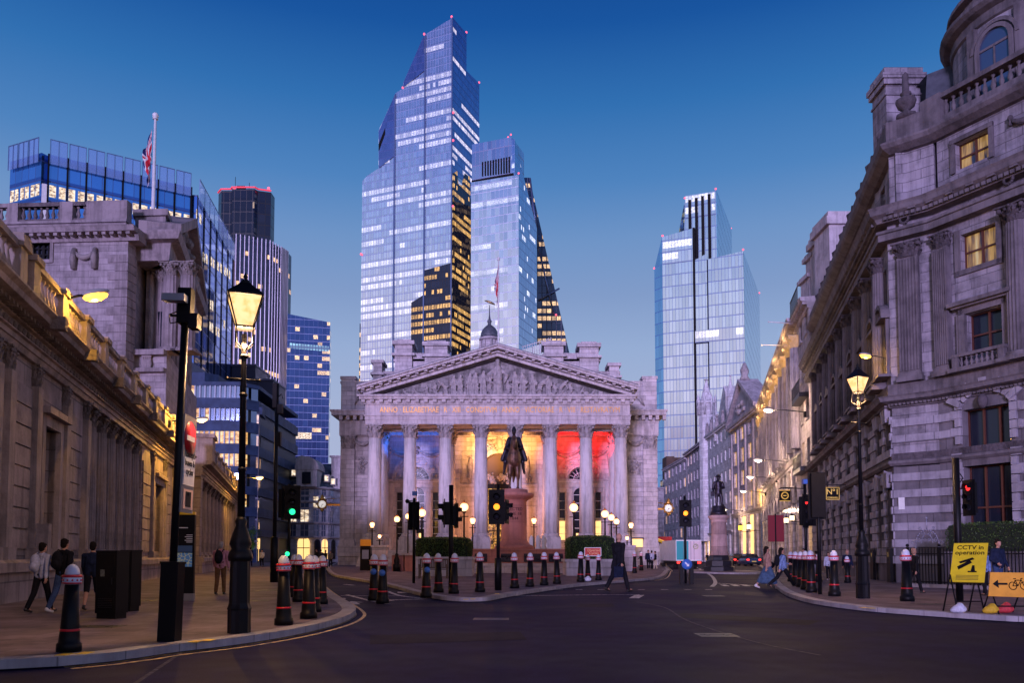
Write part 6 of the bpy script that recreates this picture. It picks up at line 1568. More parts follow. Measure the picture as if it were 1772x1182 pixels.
for s_ in (-1, 1):
    for j in range(7): zz = zS1+.55+j*.345; m.box(bx+s_*(whw+.02), bx+s_*(whw+(.42 if j % 2 else .25)), -.14, .01, zz, zz+.31)
    for j in range(12): zz = 1.2+j*.345; m.box(bx+s_*(whw+.02), bx+s_*(whw+(.42 if j % 2 else .25)), -.14, .01, zz, zz+.31)
m.xf(MD); m.build('arch_stones', CTL, cor)
m = MB(); m.ball((bx, -.2, zS2-.55), (.2,.2,.3), 8); m.xf(MD); m.build('mask_keystone', CTC, cor)
# tall brown-framed windows with light inside
def inside_mat(name, lo, hi, col, strength, sc_=1.5):
    m, nt, b = mat_new(name); n_ = noise(nt, objc(nt, (sc_,sc_,sc_)), 1.0, 4, .6)
    e_ = ramp(nt, [(lo,(0,0,0)),(hi,col)], n_); nt.links.new(e_.outputs[0], b.inputs['Emission Color']); b.inputs['Emission Strength'].default_value = strength
    b.inputs['Base Color'].default_value = (.012,.014,.02,1); b.inputs['Roughness'].default_value = .08; return m
o = pane_win(MD, bx, whw, zB0, zS2-.75, .35, DGLASS, cor, BROWN, 3, 1, False, 'bay_window')
o2 = pane_win(MD, bx, whw, 1.5, zA1, .35, DGLASS, cor, BROWN, 3, 2, False, 'bay_window')
m = MB(); m.box(bx-whw, bx+whw, -.08, .5, zA1, zB0); m.xf(MD); m.build('transom_panel', CTT, cor)
CANDLE = glow('candle_glow', (1.0,.5,.12), 2.5); GRN = glow('green_exit_light', (.02,.8,.15), 1.6)
m = MB()
for i in range(7): m.ball((bx-.15+i*.09, .42, zA0+.15+rr.uniform(0,.22)), (.025,.012,.07), 5, rings=4)
m.xf(MD); m.build('chandelier_glow', CANDLE, o2)
m = MB(); m.box(bx-.1, bx+.12, .42, .44, zB0+.28, zB0+.38); m.xf(MD); m.build('exit_light', GRN, o)
m = MB()
for i in range(16): m.ball((bx+whw-.12+rr.uniform(-.16,.08), .42, zB0+.2+rr.uniform(0,1.0)), .018, 4, rings=3)
m.xf(MD); m.build('fairy_lights', CANDLE, o)
# upper front: windows
ux0, uz0 = fq(1676,618); ux1, uz1 = fq(1736,528); vx0, vz0 = fq(1664,468); vx1, vz1 = fq(1724,384); ax0, az0 = fq(1644,292); ax1, az1 = fq(1700,218)
vz0 = max(vz0, uz1+.9)
m = MB(); cw = (ux0+ux1)/2
wall_with_openings(m, 0, LD, zS2, uz1+.6, 0, .8, [(cw,(ux1-ux0)/2,uz0,uz1,False)]); wall_with_openings(m, 0, LD, uz1+.6, zEN+.5, 0, .8, [((vx0+vx1)/2,(vx1-vx0)/2,vz0,min(vz1,zEN),False)])
m.box(0, LD, 0, .8, zEN+.5, zC1); wall_with_openings(m, 0, LD, zC1, zC2, .4, 1.2, [((ax0+ax1)/2,(ax1-ax0)/2,az0,az1,False)]); m.xf(MD); m.build('front_wall', CT, cor)
pane_win(MD, cw, (ux1-ux0)/2, uz0, uz1, .25, None, cor, BROWN, 2, 2)
LITP, nt, b = mat_new('dusk_lit_pane'); s = nt.nodes.new('ShaderNodeSeparateXYZ'); nt.links.new(objc(nt), s.inputs[0])
n_ = noise(nt, objc(nt, (5,5,.5)), 1.0, 3, .6); e_ = ramp(nt, [(.36,(.02,.02,.05)),(.46,(.30,.16,.05)),(.58,(.70,.40,.12)),(.7,(.8,.6,.3))], n_); nt.links.new(e_.outputs[0], b.inputs['Emission Color']); b.inputs['Emission Strength'].default_value = .7; b.inputs['Base Color'].default_value = (.02,.03,.06,1); b.inputs['Roughness'].default_value = .05
pane_win(MD, (vx0+vx1)/2, (vx1-vx0)/2, vz0, min(vz1,zEN), .25, LITP, cor, BROWN, 2, 2)
pane_win(MD, (ax0+ax1)/2, (ax1-ax0)/2, az0, az1, .65, LITP, cor, BROWN, 2, 2)
m = MB(); hw2 = (ux1-ux0)/2
for s_ in (-1, 1): m.box(cw+s_*(hw2+.02), cw+s_*(hw2+.28), -.16, 0, uz0-.1, uz1+.25); m.box(cw+s_*(hw2+.28), cw+s_*(hw2+.4), -.12, 0, uz0-.1, uz1+.1)
m.box(cw-hw2-.28, cw+hw2+.28, -.16, 0, uz1+.02, uz1+.26); m.box(cw-hw2-.55, cw+hw2+.55, -.5, 0, uz1+.34, uz1+.5); m.box(cw-hw2-.45, cw+hw2+.45, -.35, 0, uz1+.26, uz1+.34)
c_, w_ = (vx0+vx1)/2, (vx1-vx0)/2
for s_ in (-1, 1): m.box(c_+s_*(w_+.02), c_+s_*(w_+.22), -.1, 0, vz0-.2, min(vz1,zEN)+.2)
m.box(c_-w_-.22, c_+w_+.22, -.1, 0, vz0-.22, vz0-.02); c_, w_ = (ax0+ax1)/2, (ax1-ax0)/2
for s_ in (-1, 1): m.box(c_+s_*(w_+.02), c_+s_*(w_+.2), .3, .4, az0-.1, az1+.2)
m.box(c_-w_-.2, c_+w_+.2, .28, .4, az1+.02, az1+.2); m.xf(MD); m.build('window_surround', CTT, cor)
m = MB(); m.box(cw-hw2-.5, cw+hw2+.5, -.6, 0, zPB-.02, zPB+.14)
for j in range(8): m.merge(balm, Matrix.Translation((cw-hw2-.1+(2*hw2+.2)*(j+.5)/8, -.45, zPB+.14)) @ Matrix.Diagonal((.6,.6,.55,1)))
for s_ in (-1, 1): m.box(cw+s_*(hw2+.2)-.12, cw+s_*(hw2+.2)+.12, -.58, 0, zPB+.14, zPB+.54)
m.box(cw-hw2-.35, cw+hw2+.35, -.6, -.3, zPB+.54, zPB+.66); m.xf(MD); m.build('balcony', CTT, cor)
x_p = fq(1762,560)[0]; m = MB()
v = MD @ Vector((x_p+.1, -.05, 0)); c = link_me('column', cshaft_me, cor, v, FD.rz); link_me('capital', ccap_me, c, (0,0,zPC-.62)); link_me('column_base', cb_me, c, (0,0,zPB))
v = MD @ Vector((LD-.3, -.05, 0)); c = link_me('column', cshaft_me, cor, v, FD.rz)
m = MB()
for px, py in ((1570,385),(1756,312)):
    fr, M_ = (FC, MC) if px < 1600 else (FD, MD)
    x, z = fr.q(px, py); y = -.46 if px < 1600 else -.46
    for i in range(14): a0_, a1_ = 2*pi*i/14, 2*pi*(i+1)/14; t_ = MB(); t_.tube([(x+.17*cos(a0_),y+.05,zEN+.72+.17*sin(a0_)),(x+.17*cos(a1_),y+.05,zEN+.72+.17*sin(a1_))], .06, 5); t_.xf(M_); m.merge(t_)
m.build('wreath', CTC, cor)
t_ = MB(); sx, sz = fq(1740,205); swag(t_, sx, sx+1.0, zC1+2.0, .3, .3, .09); t_.xf(MD); t_.build('garland', CTC, cor)
m = MB(); wall_with_openings(m, 0, FE_.L, 0, zC2, 0, .8, []); m.xf(ME); m.build('front_wall', CT, cor)
# core to stop light leaking and the parapet with its balustrade
m = MB(); ins = [(p[0]+ (1.2 if i < 1 else 1.0), p[1]+1.0) for i, p in enumerate(pathL)]
m.prism_z([(pathL[0][0]+1.2,pathL[0][1]),(pathL[1][0]+1.1,pathL[1][1]+.2),(pathL[2][0]+.6,pathL[2][1]+1.0),(pathL[3][0]+1.1,pathL[3][1]+.9),(pathL[4][0],pathL[4][1]+1.4),(40,10),(40,28)][::-1], 0, zC2); m.build('core', CT, cor)
P2([(-.6,zC2+.2),(-.05,zC2+.2),(-.05,zPT-.05),(-.6,zPT-.05)], CTT, 'parapet', path=pathL[:3])
P2([(-.6,zC2+.2),(-.05,zC2+.2),(-.05,zC2+.5),(-.6,zC2+.5)], CTT, 'parapet', path=pathL[2:])
P2([(-.6,zPT+.1),(.02,zPT+.1),(.02,zPT+.3),(-.6,zPT+.3)], CTT, 'parapet_rail', path=pathL[2:])
m = MB(); n_ = int(LD/.33)
for i in range(n_): m.merge(balm, Matrix.Translation((.2+i*.33, .3, zC2+.5)) @ Matrix.Diagonal((.9,.9,(zPT-.4-zC2)/.72,1)))
m.xf(MD); m.build('balustrade', CTT, cor)
m = MB(); m.box(-.4,.5,-.05,.6,zC2+.2,zPT+.35); m.xf(MD); m.build('balustrade_pier', CTT, cor)
# urn with obelisk
u0 = MC @ Vector((FC.q(1560,200)[0]+.1, .3, 0)); zu = zPT; m = MB()
m.lathe([(.42,zu-.05),(.42,zu+.12),(.16,zu+.2),(.14,zu+.32),(.36,zu+.5),(.44,zu+.72),(.40,zu+.8),(.2,zu+.9),(.16,zu+1.0),(.24,zu+1.06),(.15,zu+1.16),(.13,zu+1.9),(.0,zu+2.05)], u0.x, u0.y, 12, flute=1, fd=.05); m.build('urn_finial', CTC, cor)
# roof block (chimney) and roof
ck = PY(1547, 200, 36.5); z0, z1 = zC2, PY(1540,118,36.5).z; xa, xb = PY(1509,160,37.9).x-Ac.x, PY(1592,140,36.5).x-Ac.x; yk = 36.5-Ac.y
m = MB(); m.box(xa, xb, yk, yk+1.4, z0-1, z1-.8); m.box(xa-.06, xb+.06, yk-.06, yk+1.46, z1-1.3, z1-1.2); m.box(xa-.14, xb+.14, yk-.14, yk+1.5, z1-.8, z1-.55); m.box(xa-.22, xb+.22, yk-.22, yk+1.55, z1-.55, z1-.3); m.box(xa-.1, xb+.1, yk-.1, yk+1.4, z1-.3, z1)
m.build('chimney_block', CT, cor)
m = MB(); m.add([(xb-.2,yk-1,z1-.9),(xb+3.2,yk-2.8,z1-.3),(xb+3.2,yk+2,z1-.3),(xb-.2,yk+2,z1-.9),(xb-1,yk-2,zC2+.2),(xb+4,yk-4.4,zC2+.2)],[(0,1,2,3),(4,5,1,0)]); m.build('lead_roof', LEAD, cor)
m = MB()
sx_, sy_ = xb+1.1, yk-3.3
for i in range(22): a = i*.42; r_ = .62-.022*i; m.ball((sx_+r_*cos(a), sy_, zPT+.7+r_*sin(a)), (.2,.45,.2), 6, rings=4)
m.build('stone_scroll', CTT, cor)
m = MB()
for i in range(9):
    t_ = MB(); x = FS.L-1.8-i*2.9; t_.lathe([(.3,zC2+.1),(.3,zC2+.7),(.12,zC2+.8),(.3,zC2+1.15),(.34,zC2+1.4),(.1,zC2+1.6),(.07,zC2+1.9)], x, .35, 8); t_.box(x-.45,x+.45,.1,.9,zC2,zC2+.5); t_.xf(MS); t_.build('roof_urn', CTC, cor)
# round turret
tp = PY(1812, 60, 33.0); tx, ty = tp.x-Ac.x, 33.0-Ac.y; R_ = tp.x-PY(1668,60,33).x; zt0 = zC2; zt1_ = PY(1650,52,33.0).z
m = MB(); m.lathe([(R_,zt0),(R_,zt1_)], tx, ty, 40, smooth=False); m.build('turret_wall', CT, cor)
m = MB(); m.lathe([(R_+.02,zt1_-.5),(R_+.1,zt1_-.45),(R_+.1,zt1_-.1),(R_+.35,zt1_),(R_+.5,zt1_+.15),(R_+.5,zt1_+.3),(R_,zt1_+.35),(R_-.1,zt1_+1.0),(R_+.2,zt1_+1.05),(R_+.2,zt1_+1.2),(R_-.3,zt1_+1.3),(R_-.8,zt1_+3),(R_-2.0,zt1_+4.6),(0,zt1_+5.4)], tx, ty, 40, smooth=False); m.build('turret_dome', CTT, cor)
for a in (-170,-138,-122,-98):
    ar = radians(a); x, y = tx+R_*cos(ar), ty+R_*sin(ar); Mx = Matrix.Translation((x,y,0)) @ Matrix.Rotation(ar+pi/2,4,'Z'); m = MB(); m.box(-.2,.2,-.18,.1,zt0,zt1_-.5); m.xf(Mx); m.build('turret_pilaster', CTT, cor)
for a in (-154, -110):
    ar = radians(a); x, y = tx+R_*cos(ar), ty+R_*sin(ar); Mx = Matrix.Translation((x,y,0)) @ Matrix.Rotation(ar+pi/2,4,'Z'); zz = zt0+1.0; zt_s = zt1_-1.6
    m = MB(); m.prism_y(arch_pts(0,.62,zz,zt_s)[::-1], -.06, .2); m.xf(Mx); o = m.build('arched_window', SKYP, cor)
    m = MB()
    for r0, r1, yy in ((.62,.78,.16),(.86,1.0,.10)):
        for i in range(12): t0, t1 = pi*i/12, pi*(i+1)/12; m.prism_y([(-r0*cos(t0), zt_s+r0*sin(t0)),(-r0*cos(t1), zt_s+r0*sin(t1)),(-r1*cos(t1), zt_s+r1*sin(t1)),(-r1*cos(t0), zt_s+r1*sin(t0))][::-1], -yy, .2)
    for s_ in (-1,1): m.box(s_*.62, s_*.78, -.16, .2, zz, zt_s)
    m.box(-.62,.62,-.1,.1,zt_s-.1,zt_s); m.box(-.03,.03,-.1,.1,zz,zt_s); m.xf(Mx); m.build('window_frame', CTT, o)
# cctv / lamp bracket
wall_lamp('glowing yellow lamp bracketed from the corner building pilaster', FS.w(FS.L-.4,.1,FS.q(1545,612)[1]), FS.w(FS.L-.3,.95,FS.q(1545,607)[1]+.05), 150, .8, None, glow('amber_lamp', (1.0,.50,.07), 3.5), (1.0,.55,.12))

# ------------------------------------------------------------------ the street row beyond it
def terrace(name, label, far, near, zt, floors, bays, mat, trim, wf=.42, hf=.55, lit=.15, litm=None, dep=14, corn=.6, ground=None, seed=1, frame_m=None, z0g=4.5, pil_=False):
    """street house: real reveals, each window a part with its pane"""
    fr = Frame(far, near); root = thing(name, label, 'building', fr.A, fr.rz); L = fr.L; rn = random.Random(seed)
    fh_ = (zt-z0g)/floors; bw_ = L/bays; w = MB(); hw_ = bw_*wf/2
    w.box(0, L, .45, dep, 0, zt)
    lv = [(z0g+i*fh_, fh_) for i in range(floors)]
    for z, fh2 in lv: w.box(0, L, 0, .449, z, z+fh2*(1-hf)*.55); w.box(0, L, 0, .449, z+fh2*(1-hf)*.55+fh2*hf, z+fh2)
    for i in range(bays+1):
        a, b_ = max(0, i*bw_-bw_/2+hw_), min(L, i*bw_+bw_/2-hw_); 
        for z, fh2 in lv: w.box(a, b_, .002, .448, z+fh2*(1-hf)*.55, z+fh2*(1-hf)*.55+fh2*hf)
    for i in range(bays+1):
        a, b_ = max(0, i*bw_-bw_*.5+bw_*.33), min(L, i*bw_+bw_*.5-bw_*.33); w.box(a, b_, 0, .449, 0, z0g-.6)
    w.box(0, L, -.002, .449, z0g-.6, z0g); w.build('wall', mat, root)
    for j, (z, fh2) in enumerate(lv):
        for i in range(bays):
            x = (i+.5)*bw_; za = z+fh2*(1-hf)*.55; zb2 = za+fh2*hf
            l_ = rn.random() < lit; f_ = MB(); f_.box(x-.03,x+.03,.22,.28,za,zb2); f_.box(x-hw_,x+hw_,.225,.275,(za+zb2)/2-.03,(za+zb2)/2+.03); f_.box(x-hw_-.08,x+hw_+.08,-.12,.05,za-.12,za); o = f_.build('window', frame_m or trim, root)
            g_ = MB(); g_.quad((x-hw_,.3,za),(x+hw_,.3,za),(x+hw_,.3,zb2),(x-hw_,.3,zb2)); g_.build('pane', (litm or WARM) if l_ else (MATS['blue_pane'] if rn.random() < .5 else DGLASS), o)
    for i in range(bays):
        x = (i+.5)*bw_; hw3 = bw_*.33; g_ = MB(); g_.quad((x-hw3,.3,.3),(x+hw3,.3,.3),(x+hw3,.3,z0g-.6),(x-hw3,.3,z0g-.6)); g_.build('shopfront', (ground or WARM) if rn.random() < .45 else DGLASS, root)
    c = MB(); c.prism_x([(0,zt-.9),(-.1,zt-.85),(-.15,zt-.4),(-corn,zt-.3),(-corn-.1,zt),(1,zt+.05),(1,zt-.9)], -.1, L+.1)
    c.prism_x([(0,z0g-.35),(-.15,z0g-.3),(-.35,z0g),(0,z0g+.08)], 0, L); dentils(c, 0, L, -corn*.8, -.1, zt-.55, zt-.38, .5, .22); c.build('cornice', trim, root)
    if pil_:
        for i in range(bays+1):
            m = MB(); x = min(max(i*bw_,.35),L-.35); m.box(x-.3,x+.3,-.22,0,z0g+.1,zt-1.0); m.build('pilaster', trim, root)
    return root, fr
YEW = glow('window_gold', (1.0,.58,.20), .75); WINW = glow('shop_warm', (1.0,.62,.32), .35)
SROW = stone('row_stone', (.66,.60,.66), .5, 1.2, .014, grime=.4)
SROWL = stone('pale_row_stone', (.80,.78,.84), .5, 1.2, .014, grime=.3)
TROW = carved('row_trim', (.62,.56,.62), 3, .4)
# building squeezed beyond the corner block, with balconies and tall chimneys
b1, f1 = terrace('balconied_building', 'stone house with iron balconies, dormers and tall pale chimneys next to the corner block', (24.4,68,0), (23.2,62.3,0), 21.5, 5, 2, SROW, TROW, lit=.2, litm=YEW, seed=4, wf=.5)
m = MB()
def blk(px0, px1, pt, Y, mb, zb_=12, dy=2.0, cap=.5):
    a = PY(px0, pt, Y); b2 = PY(px1, pt, Y); M_ = MR(Frame((0,0,0),(1,0,0)), b1)
    t_ = MB(); t_.box(a.x, b2.x, Y, Y+dy, zb_, a.z-cap); t_.box(a.x-.25, b2.x+.25, Y-.25, Y+dy+.25, a.z-cap, a.z-cap*.4); t_.box(a.x-.1, b2.x+.1, Y-.1, Y+dy+.1, a.z-cap*.4, a.z); t_.xf(M_); mb.merge(t_)
blk(1434,1475,366,60,m,10,3,1.0); blk(1417,1433,400,64.2,m,10,2,.9); blk(1406,1416,432,66,m,10,1.6,.6); blk(1400,1412,470,66.5,m,10,2,.5); m.build('chimney_stack', TROW, b1)
m = MB(); f = f1
for z in (21.7, 14.2, 8.3):
    m.box(.3, 4.8, -.7, 0, z-.35, z)
    for i in range(12): m.box(.3+i*.4, .34+i*.4, -.68, -.64, z, z+1.0)
    m.box(.3, 4.8, -.7, -.62, z+1.0, z+1.06)
m.build('balcony', IRON, b1)
# gold-lit colonnade bank
b2_, f2 = terrace('gold_lit_building', 'long stone building with fluted giant columns and a gold lit cornice', (34.9,112,0), (24.5,68.2,0), 21.6, 3, 11, SROW, TROW, wf=.34, hf=.62, lit=.25, litm=YEW, ground=WINW, seed=9, corn=.9, z0g=10.0)
L2 = f2.L; m = MB(); bw2 = L2/11
for i in range(12):
    x = min(max(i*bw2,.6),L2-.6); o_ = MB(); o_.lathe([(.62,10.4),(.6,14),(.54,19.1)], x, -.15, 28, flute=1, fd=.1, smooth=False); o = o_.build('column', TROW, b2_)
    cm = capital_mb(.54,1.0); cm.xf(Matrix.Translation((x,-.15,19.1))); cm.build('capital', glow('gold_glow_capital', (.9,.45,.12), .35, (.5,.4,.3)) if 'gold_glow_capital' not in MATS else MATS['gold_glow_capital'], o)  # gold cornice light put into the capitals as a glow
STRIP = glow('gold_led', (1.0,.52,.10), 2.4)
m = MB(); m.box(.5, L2-.5, -.62, -.5, 21.66, 21.8); m.build('cornice_light', STRIP, b2_)
m = MB(); m.prism_x([(.6,21.6),(.6,24.0),(1.6,25.6),(9,25.6),(9,21.6)], .5, L2-.5); m.build('mansard', SLATE, b2_)
m = MB()
for i in range(11): x = (i+.5)*bw2; m.box(x-.55, x+.55, -.35, .0, 9.9, 11.0); 
for i in range(11):
    x = (i+.5)*bw2
    for j in range(10): t0, t1 = pi*j/10, pi*(j+1)/10; m.prism_y([(x-1.35*cos(t0), 6.0+1.35*sin(t0)),(x-1.35*cos(t1), 6.0+1.35*sin(t1)),(x-1.65*cos(t1), 6.0+1.65*sin(t1)),(x-1.65*cos(t0), 6.0+1.65*sin(t0))][::-1], -.3, .1)
m.build('arcade_moulding', TROW, b2_)
for i in range(5):
    v = (4+i*9, -1.4, 20.2); light_point('cornice_lamp', v, 300, (1.0,.55,.2), .2, b2_)
m = MB()
for i in range(11): x = (i+.5)*bw2; m.prism_y(arch_pts(x,1.3,5.0,6.0)[::-1], -.02, .02)
m.build('arch_window', DGLASS, b2_)
# pedimented building
b3, f3 = terrace('pedimented_building', 'grey stone building with a small pediment, lit tall windows on every storey', (36.6,134,0), (35.0,112.3,0), PY(1297,722,122).z, 4, 4, SROW, TROW, wf=.40, hf=.66, lit=.72, litm=YEW, seed=12, corn=.9, z0g=8.0, pil_=True)
m = MB(); L3 = f3.L; zt3_ = PY(1297,722,122).z; m.prism_y([(1.0,zt3_),(L3-1.0,zt3_),(L3/2,zt3_+5.2)], -.5, 1); m.prism_x([(-.5,zt3_-.05),(-.9,zt3_),(-.9,zt3_+.4),(-.5,zt3_+.4)], 0, L3)
for s_ in (-1,1):
    a_, b_ = (L3/2+s_*(L3/2-.6), zt3_+.1), (L3/2, zt3_+5.5); q = [a_, b_, (b_[0], b_[1]+.6), (a_[0], a_[1]+.6)]; m.prism_y(q if s_ < 0 else q[::-1], -1.1, 2)
m.build('pediment', TROW, b3); m = MB()
for i in range(12): m.ball((L3/2+rr.uniform(-4,4)*.8, -.6, zt3_+.9+rr.uniform(0,1.5)), rr.uniform(.3,.6), 6, rings=4)
m.lathe([(.9,zt3_+5.9),(.5,zt3_+6.6),(.7,zt3_+7.4),(.2,zt3_+8.6)], L3/2, 0, 8); m.lathe([(.8,zt3_+.4),(.4,zt3_+1.5),(.7,zt3_+2.5),(.1,zt3_+3.4)], .9, -.4, 8); m.build('pediment_sculpture', CARVE, b3)
light_point('wall_uplight', f3.w(f3.L-.5, 1.2, 9.2), 700, (1.0,.55,.12), .2)
# pale gothic house with gables and a turret spire
b4, f4 = terrace('gabled_building', 'tall pale stone house with two gables, statues and a pinnacled turret', (37.8,157,0), (36.7,134.3,0), PY(1245,742,145).z, 5, 7, SROWL, SROWL, wf=.34, hf=.5, lit=.1, litm=YEW, seed=14, z0g=5.5)
L4 = f4.L; z4 = PY(1245,742,145).z
m = MB()
for x0, x1, top in ((1.5,9.5,708),(10.5,L4-1.5,676)): zt4 = PY(1250,top,145).z; m.prism_y([(x0,z4),(x1,z4),(x1,z4+1.5),((x0+x1)/2,zt4),(x0,z4+1.5)], .2, 10)
m.build('gable', SROWL, b4)
def spire(x, y, r, zb_, zs_, zt_2, name='turret'):
    m = MB(); m.lathe([(r,zb_),(r,zs_),(r*1.25,zs_+.2),(r*1.25,zs_+.5),(r*.85,zs_+.7),(r*.12,zt_2-.4),(r*.35,zt_2-.2),(0,zt_2)], x, y, 8, smooth=False)
    for i in range(8): a = i*pi/4+pi/8; m.lathe([(r*.14,zs_-2),(r*.16,zs_+.8),(0,zs_+2.2)], x+r*1.15*cos(a), y+r*1.15*sin(a), 4)
    m.build(name, SROWL, b4)
spire(.5, .2, 1.5, 4, PY(1222,700,156).z, PY(1222,655,156).z); spire(L4-1.2, .2, .7, z4, PY(1261,690,136).z, PY(1261,650,136).z, 'pinnacle'); spire(10, .1, .5, z4-2, z4+1.2, z4+4.2, 'pinnacle')
m = MB()
for x in (3.5,7.5,12.5,17.5): m.capsule((x,-.3,z4+.2),(x,-.3,z4+1.7),.4,.3); m.ball((x,-.3,z4+2.2),.28,8)
m.build('roof_statue', CARVE, b4)
terrace('ornate_street_building', 'ornate narrow stone building with a deep cornice further down the street', (38.9,179,0), (37.9,157.3,0), PY(1205,775,168).z, 5, 6, SROW, TROW, wf=.4, hf=.55, lit=.15, litm=YEW, seed=15, corn=.9, ground=YEW)
terrace('far_street_building', 'dim grey building at the far bend of the street', (38.9,206,0), (38.9,179.3,0), PY(1180,800,190).z, 5, 6, SROW, TROW, lit=.2, litm=YEW, seed=16, ground=YEW)
b7, f7 = terrace('closing_street_building', 'shadowed building closing the far end of the street', (28,214,0), (41,207,0), PY(1165,845,210).z, 4, 5, SROW, TROW, lit=.35, litm=YEW, seed=17, ground=YEW)
rb = thing('brown_brick_block', 'plain brown rooftop blocks standing above the end of the street', 'building', (0,0,0)); m = MB()
def rb_(p0, p1, top, Y, d=6): a = PY(p0,top,Y); b_ = PY(p1,top,Y); m.box(a.x,b_.x,Y,Y+d,0,a.z)
rb_(1153,1167,790,226); rb_(1166,1180,792,230); m.build('wall', plain('brown_brick', (.10,.06,.045), .85, var=.3, vs=.6), rb)
m = MB(); a = PY(1160,830,222); m.box(a.x-2,a.x+5,222,226,0,a.z); m.build('glazed_link', curtain('link_glass', 3.2, 1.2, (.4,.5,.7), (.1,.12,.2), mull=.15, sp=.3, seed=30), rb)
for s_lab, px, py, pt in (('white flagpole leaning out high from the gold lit building', 1392, 561, 1330), ('white flagpole leaning out lower from the gold lit building', 1376, 598, 1318)):
    Yb = {1392: 69, 1376: 76}[px]; a = PY(px, py, Yb); b_ = PY(pt, py-4 if px == 1392 else py-1, Yb-1); r = thing('flagpole', s_lab, 'flagpole', a, 0, 'angled flagpoles'); m = MB(); m.tube([(0,0,0), b_-a], [.06,.035], 6); m.build('pole', WHITE, r); m = MB(); m.ball(b_-a, .07, 6); m.build('finial', WHITE, r)
for i, (fr_, s_, z, lab) in enumerate(((f2, 5, 9.6, 'street lamp bracketed low on the far end of the gold lit building'), (f2, 22, 9.9, 'street lamp bracketed midway along the gold lit building'), (f2, 36, 10.2, 'street lamp bracketed on the near end of the gold lit building'), (f1, 3.5, 12.8, 'street lamp bracketed beneath the iron balconies'), (f3, 8, 8.2, 'street lamp bracketed on the pedimented building'))):
    wall_lamp(lab, fr_.w(s_, .1, z), fr_.w(s_+.2, 3.0, z+.25), 1100, 1.2, 'bracketed street lamps along the row', glow('street_lamp_glow', (1.0,.78,.55), 10) if i == 0 else MATS['street_lamp_glow'], (1.0,.66,.42))
# ------------------------------------------------------------------ bollards
CAPW, nt, b = mat_new('bollard_white'); b.inputs['Base Color'].default_value = (.62,.66,.80,1); b.inputs['Roughness'].default_value = .35
DOT = MATS['red_paint']
BB = plain('bollard_black', (.005,.005,.007), .45, 0, .2)
def make_bollard(label):
    r = thing('bollard', label, 'bollard', (0,0,0), 0, 'black bollards with white domes')
    m = MB(); m.lathe([(.150,0),(.150,.10),(.128,.12),(.122,.20),(.113,.30),(.082,.88)], n=16); m.build('shaft', BB, r)
    m = MB(); m.lathe([(.1165,.262),(.1205,.270),(.1195,.285),(.1145,.292)], n=16); m.build('ring', DOT, r)
    m = MB(); m.lathe([(.088,.86),(.112,.875),(.112,.955),(.098,.965)], n=16); c = m.build('collar', CAPW, r)
    m = MB(); m.lathe([(.095,.865),(.118,.872),(.116,.886)], n=16); m.lathe([(.113,.95),(.124,.957),(.124,.975),(.10,.985)], n=16)
    m.build('collar_rim', DOT, c)
    m = MB()
    for i in range(12): a = 2*pi*i/12; m.ball((.112*cos(a),.112*sin(a),.916), .013, 5, rings=4)
    m.build('collar_studs', DOT, c)
    m = MB(); m.lathe([(.088,.98),(.090,1.0),(.082,1.05),(.060,1.09),(.030,1.115),(.0,1.122)], n=20, flute=1, fd=.07); m.build('dome', CAPW, r)
    return r
bol0 = None
BLIST = [(119,1128,978,'bollard standing alone beside the two street cabinets'),(491,1082,962,'bollard at the kerb just beside the big lamp post'),(534,1071,961,'bollard at the very tip of the rounded kerb'),
 (543,1060,962,'bollard tucked behind the one at the kerb tip'),(556,1046,962,'last bollard of the kerb cluster on its road side'),(517,1042,960,'middle bollard of the rear row in the kerb cluster'),(508,1034,961,'rear bollard of the kerb cluster, close to the traffic signal'),
 (647,1040,960,'bollard with blue disc, first of the pair standing in the cycle lane'),(662,1045,960,'bollard with blue disc, nearer one of the pair in the cycle lane'),
 (737.5,1035,958,'bollard with blue disc before the wooden bench'),(759,1026,958,'bollard before the hedge, beside the blue disc one'),(785,1028,958,'bollard hiding the foot of the dark signal pole'),(830.5,1025,956,'bollard between the hedge planter and the statue steps'),
 (890.6,1018.5,957,'bollard before the statue steps beside the black clad person'),(917,1016,957,'second bollard before the statue steps'),(941.5,1013.5,956,'third bollard before the statue steps'),(964,1011,956,'fourth bollard before the statue steps'),
 (1004.5,1007.5,955,'bollard beside the red diversion sign'),(1017.5,1005,960,'bollard with a white sandbag at its foot under the red sign'),(1035.5,1004.5,960,'bollard under the outer edge of the red sign'),
 (1369.5,1007,955,'first bollard of the kerb row behind the striding pedestrians'),(1377,1012,955,'second bollard of the kerb row by the crossing'),(1386,1016.5,955,'third bollard of the kerb row by the crossing'),(1394,1021,954,'fourth bollard of the kerb row by the crossing'),(1404.5,1026,953,'last and largest bollard of the kerb row by the crossing'),
 (1444,1032,953,'bollard between the signal pole and the lamp post'),(1416.5,1008,958,'bollard standing back by the stone wall'),(1467,1009,963,'small bollard in front of the man in dark jumper'),(1570,1041,951,'bollard before the black railings'),
 (1098,992,955,'bollard in front of the lit side door of the exchange'),(1110,988,955,'small bollard beside the waiting people')]
